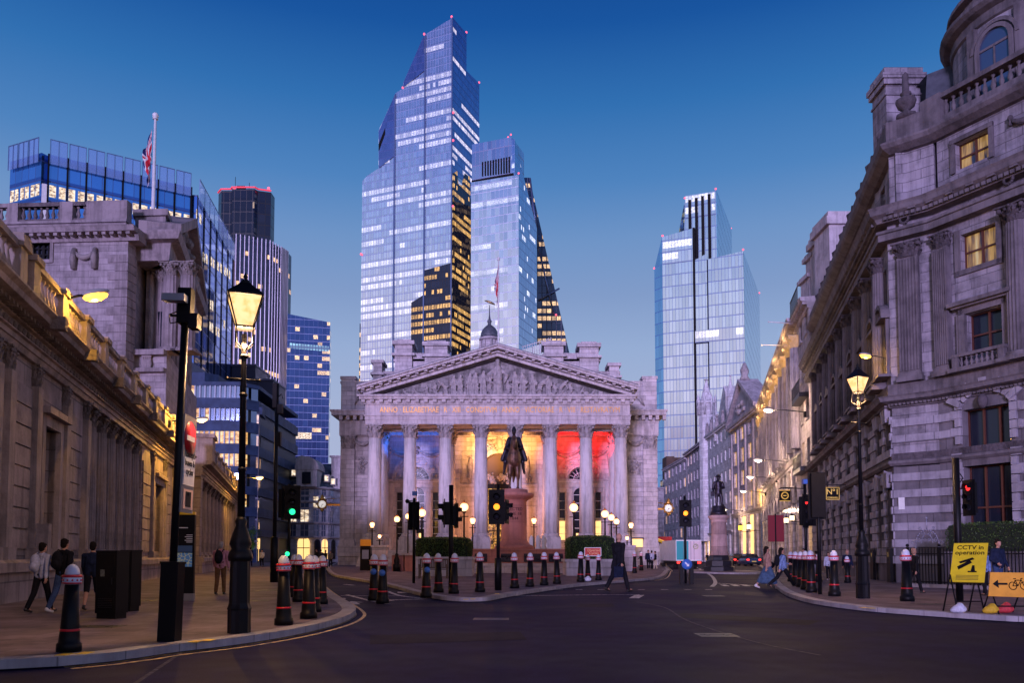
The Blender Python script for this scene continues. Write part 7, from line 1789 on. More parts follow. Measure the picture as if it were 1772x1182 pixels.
for i, (px, by, ty, lab) in enumerate(BLIST):
    road_ = px in (647, 662); z = 0 if road_ else KH
    p = G(px, by, z); lab = 'black white domed '+lab
    if bol0 is None: o = bol0 = make_bollard(lab)
    else: o = copy_tree(bol0); o['label'] = lab
    o.location = p; H = (by-ty)/F*p.y; s = H/1.122; o.scale = (min(1.15,max(.9,s)),)*2+(s,)
    o.rotation_euler = (.016*sin(i*2.1), .018*cos(i*3.7), i*.37)
    if px in (647, 662, 737.5):
        m = MB(); m.lathe([(.075,0),(.075,.012)], n=20); m.xf(Matrix.Translation((0 if px < 700 else .03,-.105,.70)) @ Matrix.Rotation(pi/2,4,'X')); d = m.build('blue_disc', MATS.get('sign_blue') or plain('sign_blue', (.05,.16,.55), .4), o); d.rotation_euler.z = -i*.37
# two square black posts with keep-side sign
BLUE = MATS['sign_blue']
# ------------------------------------------------------------------ lantern lamp posts
GLOWP, nt, b = mat_new('lantern_glass'); b.inputs['Base Color'].default_value = (.06,.04,.02,1)
s = nt.nodes.new('ShaderNodeSeparateXYZ'); nt.links.new(objc(nt), s.inputs[0])
n_ = noise(nt, objc(nt, 9), 1.0, 2, .5); e_ = ramp(nt, [(.35,(1.0,.48,.17)),(.6,(1.0,.64,.32))], n_); nt.links.new(e_.outputs[0], b.inputs['Emission Color']); b.inputs['Emission Strength'].default_value = 1.7
def lantern_post(label, px, by, top_y, k=1.0, power=90, LK=.84):
    p = G(px, by, KH); H = PY(px, top_y, p.y).z-KH; r = thing('lamp_post', label, 'lamp post', p, 0)
    h0 = 1.12*k
    m = MB(); m.lathe([(.155*k,0),(.155*k,.32*k),(.165*k,.34*k),(.150*k,.38*k),(.140*k,.42*k),(.132*k,h0-.12*k)], n=16, flute=1, fd=.10, smooth=False); m.lathe([(.16*k,h0-.12*k),(.17*k,h0-.06*k),(.155*k,h0),(.12*k,h0+.05*k),(.15*k,h0+.12*k),(.125*k,h0+.22*k),(.07*k,h0+.38*k),(.085*k,h0+.44*k),(.05*k,h0+.5*k)], n=16); m.build('base', BB, r)
    zl = H-.32*k-.5*k*LK
    m = MB(); m.lathe([(.052*k,h0+.5*k),(.036*k,zl-.45*k),(.036*k,zl-.1*k)], n=10)
    for z in (h0+1.2, zl-1.0*k, zl-.45*k): m.lathe([(.045*k,z),(.062*k,z+.03),(.045*k,z+.06)], n=10)
    m.tube([(-.22*k,0,zl-.75*k),(.22*k,0,zl-.75*k)], .014*k, 6); m.ball((-.22*k,0,zl-.75*k),.022*k,6); m.ball((.22*k,0,zl-.75*k),.022*k,6); m.build('post', BB, r)
    t, bt, hh = .27*k*LK, .135*k*LK, .50*k*LK
    m = MB()
    for i in range(4):
        a = pi/4+i*pi/2; m.tube([(bt*1.414*cos(a),bt*1.414*sin(a),zl),(t*1.414*cos(a),t*1.414*sin(a),zl+hh)], .012*k, 5); m.tube([(.03*k*cos(a),.03*k*sin(a),zl-.32*k),(.16*k*cos(a),.16*k*sin(a),zl-.24*k),(bt*1.414*cos(a),bt*1.414*sin(a),zl)], .010*k, 5)
    m.prism_z([(-bt-.02,-bt-.02),(bt+.02,-bt-.02),(bt+.02,bt+.02),(-bt-.02,bt+.02)], zl-.025*k, zl)
    m.lathe([(t*1.50,zl+hh),(t*1.48,zl+hh+.03*k),(t*.65,zl+hh+.16*k),(t*.5,zl+hh+.19*k),(t*.45,zl+hh+.21*k),(.02,zl+hh+.24*k)], n=4, smooth=False, a0=pi/4, a1=2*pi+pi/4); m.lathe([(.05*k,zl+hh+.2*k),(.06*k,zl+hh+.25*k),(.02*k,zl+hh+.28*k),(.035*k,zl+hh+.31*k),(0,zl+hh+.38*k)], n=8)
    lan = m.build('lantern_frame', BB, r); 
    m = MB(); q = lambda s_, z: [(-s_,-s_,z),(s_,-s_,z),(s_,s_,z),(-s_,s_,z)]
    m.add(q(bt*.97,zl+.005)+q(t*.97,zl+hh-.005), [(0,1,5,4),(1,2,6,5),(2,3,7,6),(3,0,4,7)]); m.build('lantern_glass', GLOWP, lan)
    light_point('lantern_light', (0,-.0,zl-.22*k), power, (1.0,.55,.25), .15, r)
    light_point('lantern_light', (0,0,zl+hh*.5), power*.35, (1.0,.60,.28), .45*k*LK, r).data.use_shadow = True
    r.rotation_euler.z = .35
    return r
lantern_post('tall black lamp post with glowing four sided lantern standing on the west pavement', 413.5, 1096, 478, 1.05, 700)
lantern_post('tall black lamp post with glowing lantern before the corner building', 1493.5, 1036, 632, 1.12, 700, .66)
# ------------------------------------------------------------------ globe lamps on the plaza
GLOBE = glow('globe_glow', (1.0,.56,.27), 2.6)
def globe_lamp(label, px, py, rpx, Y, lantern=False):
    p = at(px, Y, KH); zc_ = PY(px, py, Y).z; r = thing('globe_lamp', label, 'street lamp', p, 0, 'lit globe lamps around the plaza'); R = rpx/F*Y; z = zc_-KH
    m = MB(); m.lathe([(.28,0),(.28,.5),(.18,.55),(.22,.8),(.10,1.1),(.13,1.2),(.06,1.3),(.045,z-R*1.5),(.09,z-R*1.35),(R*.5,z-R*.95)], n=10); m.tube([(-.25,0,z-R*2.2),(.25,0,z-R*2.2)], .025, 5); m.build('post', BB, r)
    m = MB()
    if lantern: m.lathe([(R*.45,z-R*1.1),(R*.95,z+R*.2),(R*.8,z+R*.8),(R*.2,z+R*1.1)], n=8)
    else: m.ball((0,0,z), R, 14, rings=10)
    m.build('globe', GLOBE, r)
    m = MB(); m.lathe([(R*.4,z+R*.88),(R*.45,z+R*1.1),(R*.2,z+R*1.25),(R*.3,z+R*1.45),(0,z+R*1.8)], n=8)
    for i in range(4): a = i*pi/2; m.tube([(R*.42*cos(a),R*.42*sin(a),z+R*1.05),(R*.55*cos(a),R*.55*sin(a),z+R*1.4)], R*.06, 4)
    m.build('crown_finial', plain('gilt_finial', (.35,.16,.05), .4, .6) if 'gilt_finial' not in MATS else MATS['gilt_finial'], r)
    light_point('globe_light', (0,-R-.25,z-.1), 70, (1.0,.42,.22), .2, r)
for a in ((644,909,4.6,66,True,'small lit lantern lamp before the exchange west wing'),(687,899,5.2,58,False,'globe lamp above the pink stone bench block'),(706,894,4.8,60,False,'globe lamp half hidden by the dark signal head'),(730,888,6.8,50,False,'bright globe lamp just above the start of the hedge'),
          (803,878,7.4,46,False,'large globe lamp rising out of the hedge'),(818,902,5.2,60,True,'small lantern lamp beside the third portico column'),(924,902,4.8,62,True,'small lantern lamp beside the statue pedestal'),(993,879,7.4,47,False,'large globe lamp before the rounded hedge'),
          (1047,890,6.4,50,False,'largest of three globe lamps in line beside the outer column'),(1058,896,5.6,55,False,'middle of three globe lamps in line beside the outer column'),(1067,903,5.0,60,False,'smallest of three globe lamps in line beside the outer column'),(1092,910,4.6,62,True,'lantern lamp before the exchange east wing'),
          (657,929,3.2,60,True,'tiny lantern on the stone gate pier before the west wing'),(1085,932,3.2,60,True,'tiny lantern on the stone gate pier before the east wing')):
    globe_lamp(a[5]+', lit', *a[:5])
# ------------------------------------------------------------------ traffic signals
LENS = {'off': plain('dark_lens', (.02,.02,.03), .15), 'amber': glow('amber_signal', (1.0,.26,.02), 3), 'green': glow('green_signal', (.02,.85,.30), 2.5), 'red': glow('red_signal', (1.0,.03,.03), 2)}
def signal_head(root, x, z, rz, lit, n=3, y=-.14, k=1.0):
    """n lamps, z = centre height; faces -y turned by rz"""
    M_ = Matrix.Translation((x,0,z)) @ Matrix.Rotation(rz,4,'Z') @ Matrix.Translation((0,y,0)) @ Matrix.Scale(k,4)
    h = .30*n; m = MB(); m.box(-.15,.15,-.02,.16,-h/2,h/2); m.box(-.24,.24,.0,.02,-h/2-.08,h/2+.08); m.xf(M_); o = m.build('signal_head', BLACK, root)
    for i in range(n):
        zc_ = h/2-.15-.30*i; c = ('red','amber','green')[i] if n == 3 else ('red','green')[i % 2]
        m = MB(); m.lathe([(.095,0),(.07,.03),(0,.045)], n=14); m.xf(M_ @ Matrix.Translation((0,-.02,zc_)) @ Matrix.Rotation(pi/2,4,'X')); m.build('lens', LENS[c] if c == lit else LENS['off'], o)
        m = MB()
        for j in range(9):
            a0_, a1_ = radians(-10+j*22.2), radians(-10+(j+1)*22.2); r0 = .112
            m.add([(r0*cos(a0_),-.02,zc_+r0*sin(a0_)),(r0*cos(a1_),-.02,zc_+r0*sin(a1_)),(r0*cos(a1_),-.20+.05*abs(cos(a1_)),zc_+r0*sin(a1_)),(r0*cos(a0_),-.20+.05*abs(cos(a0_)),zc_+r0*sin(a0_))],[(0,1,2,3)])
        m.xf(M_); m.build('visor', BLACK, o)
def pole_thing(name, label, cat, px, by, top, r=.057, base=(.11,.9), z=KH, g=None):
    p = G(px, by, z); root = thing(name, label, cat, p, 0, g); H = PY(px, top, p.y).z-z
    m = MB(); m.lathe([(r,0),(r,H)], n=10); m.build('pole', BB, root)
    if base: m = MB(); m.lathe([(base[0],0),(base[0],base[1]),(r*1.1,base[1]+.04)], n=12); m.build('pole_sleeve', BB, root)
    return root, p, (lambda py: PY(px, py, p.y).z-z), p.y/F
tr, p, zz, k = pole_thing('traffic_light', 'traffic light showing green between the tall dark mast and bollard cluster', 'traffic light', 499, 1012, 838)
signal_head(tr, .14, zz(870), .1, 'green', k=1.25); signal_head(tr, -.3, zz(872), 1.4, None, k=1.25); m = MB(); m.ball((-.02,-.14,zz(959)), .09, 10); m.build('low_cycle_lens', LENS['green'], tr)
tr, p, zz, k = pole_thing('traffic_light', 'dark traffic light seen from its side between hedge and third column', 'traffic light', 780, 1026, 840, .07, None)
signal_head(tr, -.08, zz(889), -1.45, None, 2, k=1.15); signal_head(tr, .05, zz(893), 1.9, None, 2, y=-.12, k=1.0)
m = MB(); m.tube([(.06,0,zz(865)),(.14,0,zz(863)),(.16,0,zz(873)),(.08,0,zz(877))], .012, 5); m.build('cable_loop', BLACK, tr)
tr, p, zz, k = pole_thing('traffic_light', 'traffic light showing amber in front of the equestrian pedestal', 'traffic light', 862, 1022, 838, .057, (.115,1.03))
signal_head(tr, -.05, zz(878), 0, 'amber', k=1.08); signal_head(tr, .16, zz(886), 1.35, None, 2, k=1.05)
tr, p, zz, k = pole_thing('traffic_light', 'dark traffic light with small camera and blue box on top among globe lamps', 'traffic light', 716, 1010, 862, .06, None)
signal_head(tr, -.08, zz(893), 2.6, None, 3, k=1.1); signal_head(tr, .05, zz(893), -2.4, None, 3, k=1.1)
m = MB(); m.box(-.08,.12,-.1,.1,zz(858),zz(851)); m.build('detector_box', BLUE, tr); m = MB(); m.ball((-.28,-.05,zz(868)), .09, 8); m.tube([(-.28,0,zz(868)),(0,0,zz(866))], .02, 5); m.build('camera', BLACK, tr)
tr, p, zz, k = pole_thing('traffic_light', 'traffic light showing amber above the round blue arrow sign', 'traffic light', 1186.5, 1010, 858, .055, None, 0)
signal_head(tr, 0, zz(889), 0, 'amber', 3, k=1.15)
tr, p, zz, k = pole_thing('traffic_light', 'traffic light with small red lamp beside the crossing by the kerb row', 'traffic light', 1396, 1012, 836, .06, None)
signal_head(tr, -.12, zz(885), .9, 'red', 3, k=1.25); signal_head(tr, .1, zz(885), 2.3, None, 3, k=1.1)
m = MB(); m.box(-.08,.10,-.1,.1,zz(838),zz(830)); m.build('detector_box', BLUE, tr); m = MB(); m.tube([(0,0,zz(846)),(-.9,0,zz(844)),(-1.0,0,zz(846))], .02, 5); m.build('arm', BLACK, tr)
tr, p, zz, k = pole_thing('traffic_light', 'large black traffic light turned away beside the hanging gold letter sign', 'traffic light', 1419, 1029, 818, .06, None)
m = MB(); m.box(-.24,.16,-.16,.1,zz(896),zz(820)); m.box(-.30,.22,-.03,-.01,zz(899),zz(818)); m.build('signal_back', BLACK, tr)
tr, p, zz, k = pole_thing('traffic_light', 'tall dark signal pole with red lamp before the arched bay window', 'traffic light', 1661, 1041, 793, .085, None)
signal_head(tr, .42, zz(862), -1.35, 'red', 3, k=.85); m = MB(); m.tube([(.05,0,zz(815)),(.16,-.02,zz(828)),(.06,0,zz(838))], .015, 5); m.tube([(0,0,zz(846)),(.4,0,zz(846))], .02, 5); m.build('arm', BLACK, tr)
# keep-side sign with its guard hoop
p = G(1188, 1011, 0); ks = thing('arrow_sign', 'round blue sign with white arrow between short black posts', 'road sign', p)
zz = lambda py: PY(1188, py, p.y).z
m = MB()
for x in (-.22, .22): m.box(x-.085, x+.085, -.1, .1, 0, zz(976)); m.lathe([(.085,zz(976)),(.06,zz(974)),(0,zz(973.5))], x, 0, 8)
m.build('guard_post', BB, ks)
m = MB(); m.lathe([(.23,0),(.23,.03)], n=24); m.xf(Matrix.Translation((0,-.12,zz(977))) @ Matrix.Rotation(pi/2,4,'X')); o = m.build('sign_disc', BLUE, ks)
m = MB(); m.prism_y([(-.03,-.12),(.03,-.12),(.03,.04),(.09,.04),(0,.13),(-.09,.04),(-.03,.04)], -.006, 0); m.xf(Matrix.Translation((0,-.152,zz(977))) @ Matrix.Rotation(radians(135),4,'Y') @ Matrix.Identity(4)); m.build('arrow', WHITE, o)
p2 = G(1250, 983, KH); ks2 = thing('arrow_sign', 'smaller round blue arrow sign at the foot of the soldier statue', 'road sign', p2)
m = MB(); m.box(-.3,-.15,-.1,.1,0,1.1); m.box(.15,.3,-.1,.1,0,1.1); m.build('guard_post', BB, ks2); m = MB(); m.lathe([(.26,0),(.26,.03)], n=20); m.xf(Matrix.Translation((0,-.12,1.2)) @ Matrix.Rotation(pi/2,4,'X')); o = m.build('sign_disc', BLUE, ks2)
m = MB(); m.prism_y([(-.03,-.14),(.03,-.14),(.03,.04),(.1,.04),(0,.15),(-.1,.04),(-.03,.04)], -.006, 0); m.xf(Matrix.Translation((0,-.152,1.2)) @ Matrix.Rotation(radians(135),4,'Y')); m.build('arrow', WHITE, o)
# ------------------------------------------------------------------ masts
tr, p, zz, k = pole_thing('camera_mast', 'very tall dark mast with brackets beside the green traffic light', 'mast', 474, 1008, 664, .085, (.17,1.9))
m = MB(); m.box(-.16,.02,-.12,.12,zz(706),zz(664)); m.box(.05,.25,-.1,.1,zz(716),zz(700)); m.box(.02,.2,-.1,.1,zz(772),zz(748)); m.tube([(0,0,zz(690)),(.2,0,zz(682)),(.26,0,zz(690))], .02, 5); m.build('equipment_box', BLACK, tr)
tr, p, zz, k = pole_thing('sign_pole', 'tall black pole with wide box base carrying a no entry sign and cameras', 'sign pole', 293, 1110, 500, .05, None)
tr.rotation_euler.y = .026
m = MB(); m.box(-.115,.115,-.115,.115,0,1.02); m.box(-.125,.125,-.125,.125,1.02,1.05); m.build('pole_box', BB, tr)
m = MB(); m.box(-.09,.09,-.07,.07,zz(560),zz(500)); m.build('mast_head', BLACK, tr)
m = MB(); m.box(-.24,.06,-.22,-.08,zz(528),zz(516)); m.lathe([(.05,0),(.05,.04)], n=10); m.build('camera', plain('camera_grey', (.35,.36,.42), .4), tr)
m = MB(); m.box(.08,.2,-.1,.06,zz(570),zz(545)); m.tube([(-.05,0,zz(536)),(-.22,.0,zz(545)),(-.2,0,zz(560)),(-.06,0,zz(556))], .009, 5); m.box(-.2,.2,-.02,.02,zz(548),zz(545)); m.build('junction_box', BLACK, tr)
a_ = radians(94); Ms_ = Matrix.Translation((.07,-.02,0)) @ Matrix.Rotation(a_,4,'Z')
W_ = .50; z1_, z0_ = zz(716), zz(886)
GREYB = plain('sign_grey', (.22,.21,.22), .5)
m = MB(); m.box(0,W_,-.0,.02,z0_,z1_); m.xf(Ms_); plate = m.build('sign_backing', GREYB, tr)
SR = plain('sign_red', (.62,.02,.02), .35); cz = zz(755)
m = MB(); m.lathe([(.235,0),(.235,.008)], n=32); m.xf(Ms_ @ Matrix.Translation((W_/2,-.001,cz)) @ Matrix.Rotation(pi/2,4,'X')); m.build('no_entry_disc', SR, plate)
m = MB(); m.box(W_/2-.16,W_/2+.16,-.015,-.009,cz-.035,cz+.035); m.xf(Ms_); m.build('white_bar', WHITE, plate)
m = MB(); m.box(.03,W_-.03,-.012,0,zz(838),zz(789)); m.xf(Ms_); m.build('text_plate', WHITE, plate)
t = text_mb('Except\nbuses &\ncycles', .125, .001, bold=.002, line=.95); t.xf(Ms_ @ Matrix.Translation((W_/2,-.016,zz(813)+.11))); t.build('lettering', BLACK, plate)
m = MB(); m.box(.06,W_-.06,-.012,0,zz(880),zz(845)); m.xf(Ms_); m.build('lower_plate', plain('pale_orange', (.75,.5,.4), .5), plate)
m = MB(); m.box(.14,W_-.14,-.016,-.0125,zz(876),zz(849)); m.ball((W_/2,-.014,zz(853)),(.05,.01,.03),8); m.xf(Ms_); m.build('symbol', BLACK, plate)
# wayfinding pillar
p = G(320, 1040, KH); wf = thing('wayfinding_pillar', 'black wayfinding pillar with yellow top and a blue street map', 'map sign', p, .12); k = p.y/F; H = (1040-887)*k; w = .43/2
m = MB(); m.box(-w,w,-.06,.06,.18,H-.07); m.build('slab', BLACK, wf); m = MB(); m.box(-w,w,-.06,.06,H-.07,H); m.build('yellow_cap', plain('cap_yellow', (.80,.50,.02), .4), wf); m = MB(); m.box(-w-.01,w+.01,-.07,.07,0,.18); m.build('foot', GREYB, wf)
MAPM, nt, b = mat_new('street_map'); vo = nt.nodes.new('ShaderNodeTexVoronoi'); vo.feature = 'DISTANCE_TO_EDGE'; vo.inputs['Scale'].default_value = 11; nt.links.new(objc(nt), vo.inputs['Vector'])
e_ = ramp(nt, [(.03,(.55,.50,.15)),(.06,(.06,.16,.35))], vo.outputs[0]); nt.links.new(e_.outputs[0], b.inputs['Base Color']); nt.links.new(e_.outputs[0], b.inputs['Emission Color']); b.inputs['Emission Strength'].default_value = .25
m = MB(); m.box(-w+.03,w-.05,-.064,-.06,.85,1.2); m.build('map_panel', MAPM, wf); m = MB(); m.box(-w+.03,w-.05,-.064,-.06,1.22,1.38); m.build('index_panel', plain('index_blue', (.05,.12,.25), .4), wf)
t = MB()
for i in range(5): t.box(.02-.04*(i % 2),w-.05,-.065,-.061,1.46+i*.045,1.475+i*.045)
t.box(-w+.05,.05,-.065,-.061,1.82,1.84); t.build('printed_lines', WHITE, wf)
# street cabinets
def cabinet(label, px0, px1, by, top, d, rz):
    pc = G((px0+px1)/2, by, KH); k = pc.y/F; w = (px1-px0)*k/2; H = (by-top)*k; r = thing('street_cabinet', label, 'utility cabinet', pc+Vector((0,d/2,0)), rz, 'black street cabinets')
    m = MB(); m.box(-w,w,-d/2,d/2,.1,H-.03); m.box(-w-.01,w+.01,-d/2-.01,d/2+.01,H-.03,H); m.box(-w+.02,w-.02,-d/2+.02,d/2-.02,0,.1); m.build('body', BB, r)
    m = MB(); m.box(-w*.8,w*.8,-d/2-.012,-d/2,.16,H-.08); o = m.build('door', BLACK, r); m = MB(); m.box(-w*.5,-w*.1,-d/2-.016,-d/2-.012,H*.62,H*.72); m.build('sticker', plain('faded_sticker', (.10,.12,.12), .6, var=.4, vs=30) if 'faded_sticker' not in MATS else MATS['faded_sticker'], o); m = MB()
    for i in range(6): m.box(-w*.7,w*.7,-d/2-.02,-d/2-.012,.2+i*.03,.212+i*.03)
    m.build('vent', IRON, o); m = MB(); m.box(w*.6,w*.68,-d/2-.03,-d/2-.012,H*.5,H*.6); m.build('handle', IRON, o)
cabinet('wider black street cabinet beside the walking group', 164, 206, 1072, 954, .32, -.25); cabinet('narrower black street cabinet with a dark sheen standing just behind', 208, 230, 1059, 953, .3, -.25)
# ------------------------------------------------------------------ roadworks signs
def aframe(root, xs, y0, y1, H, mat):
    m = MB()
    for x in xs: m.tube([(x,y0,0),(x,0,H)], .016, 5); m.tube([(x,y1,0),(x,0,H)], .016, 5)
    m.tube([(xs[0],y0*.7,H*.3),(xs[-1],y0*.7,H*.3)], .013, 5); return m.build('stand', mat, root)
YS = plain('sign_yellow', (.82,.62,.02), .45, var=.1, vs=4); OS = plain('sign_orange', (.80,.36,.03), .45, var=.12, vs=4)
p = G(1672, 1060, KH); cs = thing('cctv_notice', 'tilted yellow notice board on a metal stand warning of cameras', 'sign board', p, 0)
k = p.y/F
aframe(cs, (-.3,.22), -.25, .3, .75, BLACK)
Mt = Matrix.Translation((-.04,-.12,.60)) @ Matrix.Rotation(radians(-42),4,'Z') @ Matrix.Rotation(radians(-30),4,'X'); 
m = MB(); m.box(-.31,.31,-.01,.01,0,.90); m.xf(Mt); bd = m.build('board', YS, cs)
t = text_mb('CCTV in\noperation', .135, .001, bold=.002, line=.9); t.xf(Mt @ Matrix.Translation((0,-.014,.73))); t.build('lettering', BLACK, bd)
m = MB(); m.prism_y([(-.17,.28),(.06,.44),(.02,.50),(-.20,.35)], -.016, -.011); m.prism_y([(-.15,.42),(.10,.52),(.06,.56),(-.18,.46)], -.016, -.011); m.prism_y([(.05,.24),(.13,.24),(.11,.38),(.07,.38)], -.016, -.011); m.box(.0,.16,-.016,-.011,.22,.25); m.xf(Mt); m.build('camera_symbol', BLACK, bd)
m = MB()
for i in range(4): m.box(-.2,.2,-.014,-.011,.05+i*.03,.062+i*.03)
m.xf(Mt); m.build('small_print', plain('print_brown', (.2,.15,.02), .6), bd)
p = G(1742, 1062, KH); dv = thing('diversion_sign', 'orange sign with black arrow and bicycle symbol on a low stand', 'road sign', p, 0)
aframe(dv, (-.3,.3), -.25, .3, .5, BLACK)
Mt = Matrix.Translation((.0,-.12,.34)) @ Matrix.Rotation(radians(-10),4,'X')
m = MB(); m.prism_y([(-.42,0),(.42,-.03),(.42,.46),(-.32,.47)], -.01, .01); m.xf(Mt); bd = m.build('board', OS, dv)
m = MB(); m.box(-.20,-.02,-.016,-.011,.22,.26); m.prism_y([(-.31,.24),(-.20,.16),(-.20,.32)], -.016, -.011); m.xf(Mt); m.build('arrow', BLACK, bd)
m = MB()
for x in (.08,.30):
    for i in range(16): a0_, a1_ = 2*pi*i/16, 2*pi*(i+1)/16; m.tube([(x+.075*cos(a0_),-.014,.2+.075*sin(a0_)),(x+.075*cos(a1_),-.014,.2+.075*sin(a1_))], .008, 4)
for a, b_ in (((.08,.2),(.14,.31)),((.14,.31),(.25,.31)),((.25,.31),(.18,.2)),((.18,.2),(.08,.2)),((.18,.2),(.14,.31)),((.25,.34),(.30,.2)),((.25,.34),(.29,.35)),((.11,.34),(.16,.34))): m.tube([(a[0],-.014,a[1]),(b_[0],-.014,b_[1])], .008, 4)
m.xf(Mt); m.build('bicycle_symbol', BLACK, bd)
def sandbag(label, px, py, s, mat, z=KH):
    p = G(px, py, z); m = MB(); m.ball((0,0,.5*s), (.9*s,.6*s,.5*s), 10); m.ball((.1*s,0,.9*s), (.45*s,.4*s,.35*s), 8); m.ball((-.5*s,.1*s,.35*s), (.5*s,.5*s,.35*s), 8)
    o = remeshed(m, 'sandbag', mat, None, .02, 3, p); tag(o, label, 'sandbag', 'sandbags weighing down signs')
WB = plain('white_bag', (.55,.56,.66), .7, var=.2, vs=15)
sandbag('white sandbag at the foot of the yellow camera notice', 1660, 1062, .17, WB); sandbag('yellow sandbag under the orange bicycle sign', 1716, 1063, .17, plain('yellow_bag', (.6,.38,.02), .7, var=.2, vs=15)); sandbag('red and white sandbag under the orange bicycle sign', 1741, 1062, .18, plain('red_bag', (.5,.04,.05), .7, var=.3, vs=15)); sandbag('white sandbag beneath the small red sign', 1017, 1007, .20, WB)
p = G(1025, 1003, KH); ds = thing('diversion_sign', 'small red sign with pale lettering set across two bollards', 'road sign', p+Vector((0,-.3,0))); k = p.y/F
w = 14.5*k; z0_, z1_ = PY(1025,963,p.y).z-KH, PY(1025,948,p.y).z-KH
m = MB(); m.box(-w,w,0,.02,z0_,z1_); bd = m.build('board', WHITE, ds); m = MB(); m.box(-w+.03,w-.03,-.004,0,z0_+.03,z1_-.03); m.build('red_face', plain('sign_face_red', (.60,.03,.02), .3), bd)
t = text_mb('Diverted\nCycles', .17, .001, bold=.002, line=.8); t.xf(Matrix.Translation((.05,-.008,(z0_+z1_)/2-.0))); t.build('lettering', plain('lettering_orange', (.85,.45,.2), .5), bd)
m = MB(); m.box(-w*.6,-w*.5,.02,.06,0,z0_+.1); m.box(w*.5,w*.6,.02,.06,0,z0_+.1); m.build('leg', BLACK, ds)
# ------------------------------------------------------------------ plaza: pedestal, podium, hedges, planters, bench
RG = stone('red_granite', (.52,.22,.19), 1.2, 1.5, .01, var=.06, grime=.2, bumpd=.01)
YP_ = 58.0; pz = lambda py: PY(889, py, YP_).z
pc = at(889.5, YP_, 0); bronze, nt, b = mat_new('dark_bronze'); b.inputs['Base Color'].default_value = (.035,.030,.045,1); b.inputs['Metallic'].default_value = .65; b.inputs['Roughness'].default_value = .42; bump(nt, b, noise(nt, objc(nt), 7, 4), .6, .04)
BRN = bronze
pod = thing('statue_podium', 'low pink granite podium with dark bronze panels and steps round the statue', 'podium', pc)
XX = lambda px, Y=YP_: PY(px, 950, Y).x-pc.x
zt_p = pz(954); m = MB(); m.box(XX(816), XX(982), -4, 3, 0, zt_p); m.box(XX(816)-.1, XX(982)+.1, -4.1, 3, zt_p, zt_p+.12); m.build('podium_wall', RG, pod)
m = MB()
for i in range(4): m.box(XX(816)-.2-.0*i, XX(982)+.2, -4.1-(i+1)*.45, -4.1-i*.45, 0, KH+.62-i*.15)
m.build('steps', STONE, pod)
for x0, x1 in ((826,846),(868,890),(905,935),(945,968)):
    m = MB(); m.box(XX(x0), XX(x1), -4.06, -3.99, zt_p-.75, zt_p-.2); o = m.build('bronze_panel', BRN, pod); m = MB()
    for i in range(8): m.ball((XX(x0)+(XX(x1)-XX(x0))*(i+.5)/8, -4.07, zt_p-.48+rr.uniform(-.12,.12)), .07, 6, rings=4)
    m.build('panel_relief', BRN, o)
ped = thing('statue_pedestal', 'oval pink granite pedestal with short carved inscription under the rider', 'pedestal', pc)
zb0, zs0, zs1, zt_ = zt_p+.12, pz(938), pz(866), pz(848.5)
m = MB(); 
prof = [(1.42,zb0),(1.42,zb0+.2),(1.25,zb0+.3),(1.2,zs0-.25),(1.0,zs0),(.92,zs0+.1),(.90,zs1-.1),(1.0,zs1),(1.35,zs1+.18),(1.42,zs1+.28),(1.42,zs1+.42),(1.0,zs1+.5),(.98,zt_),(0,zt_)]
m.lathe(prof, 0, 0, 32); m.xf(Matrix.Diagonal((1,1.5,1,1))); m.build('shaft', RG, ped)
t = text_mb('ERECTED\nJUNE 18\n1844', .30, .01, bold=.004, line=1.1); t.xf(Matrix.Translation((0,-1.36,pz(896)+.2))); t.build('inscription', plain('cut_letters', (.14,.05,.05), .8), ped)
# hedges
HL, nt, b = mat_new('hedge_leaf'); r_ = ramp(nt, [(.3,(.018,.045,.010)),(.7,(.07,.13,.022))], noise(nt, objc(nt), 6, 3)); nt.links.new(r_.outputs[0], b.inputs['Base Color']); b.inputs['Roughness'].default_value = .6
HC = plain('hedge_core', (.008,.016,.006), .9)
def hedge(label, loc, sx, sy, z0, z1, n, round_=.25, rz=0, leaf=.05):
    root = thing('hedge', label, 'hedge', loc, rz); r2 = random.Random(n); m = MB()
    def surf_pt():
        # point on a rounded box
        while True:
            u = Vector((r2.uniform(-1,1), r2.uniform(-1,1), r2.uniform(-1,1)))
            a = max(abs(u.x), abs(u.y), abs(u.z)); 
            if a < .2: continue
            e = 5.0; l = (abs(u.x)**e+abs(u.y)**e+abs(u.z)**e)**(1/e); u /= l; return u
    for i in range(n):
        u = surf_pt(); q = .90+.13*r2.random()
        c = Vector((u.x*sx/2*q, u.y*sy/2*q, (z0+z1)/2+u.z*(z1-z0)/2*q)); a = Vector((r2.uniform(-1,1),r2.uniform(-1,1),r2.uniform(-1,1))).normalized()*leaf*r2.uniform(.6,1.5); b_ = Vector((r2.uniform(-1,1),r2.uniform(-1,1),r2.uniform(-1,1))); b_ = (b_-a*(b_.dot(a)/a.dot(a))).normalized()*leaf*.6
        m.quad(c-a, c-b_, c+a, c+b_)
    m.build('foliage', HL, root); m = MB(); m.box(-sx/2*.88,sx/2*.88,-sy/2*.88,sy/2*.88,z0,z1-.08*(z1-z0)); m.build('core', HC, root); return root
pA = at(769, 46, 0); wA = (816-722)/F*46
hedge('clipped green hedge behind the wooden bench', pA, wA, 2.6, KH+.9, PY(769,930,45).z, 9000)
pB = at(1020, 47, 0); wB = (1061-980)/F*47
hedge('rounded green hedge behind the red sign', pB, wB, 3.0, KH+.7, PY(1020,927,45.6).z, 8000)
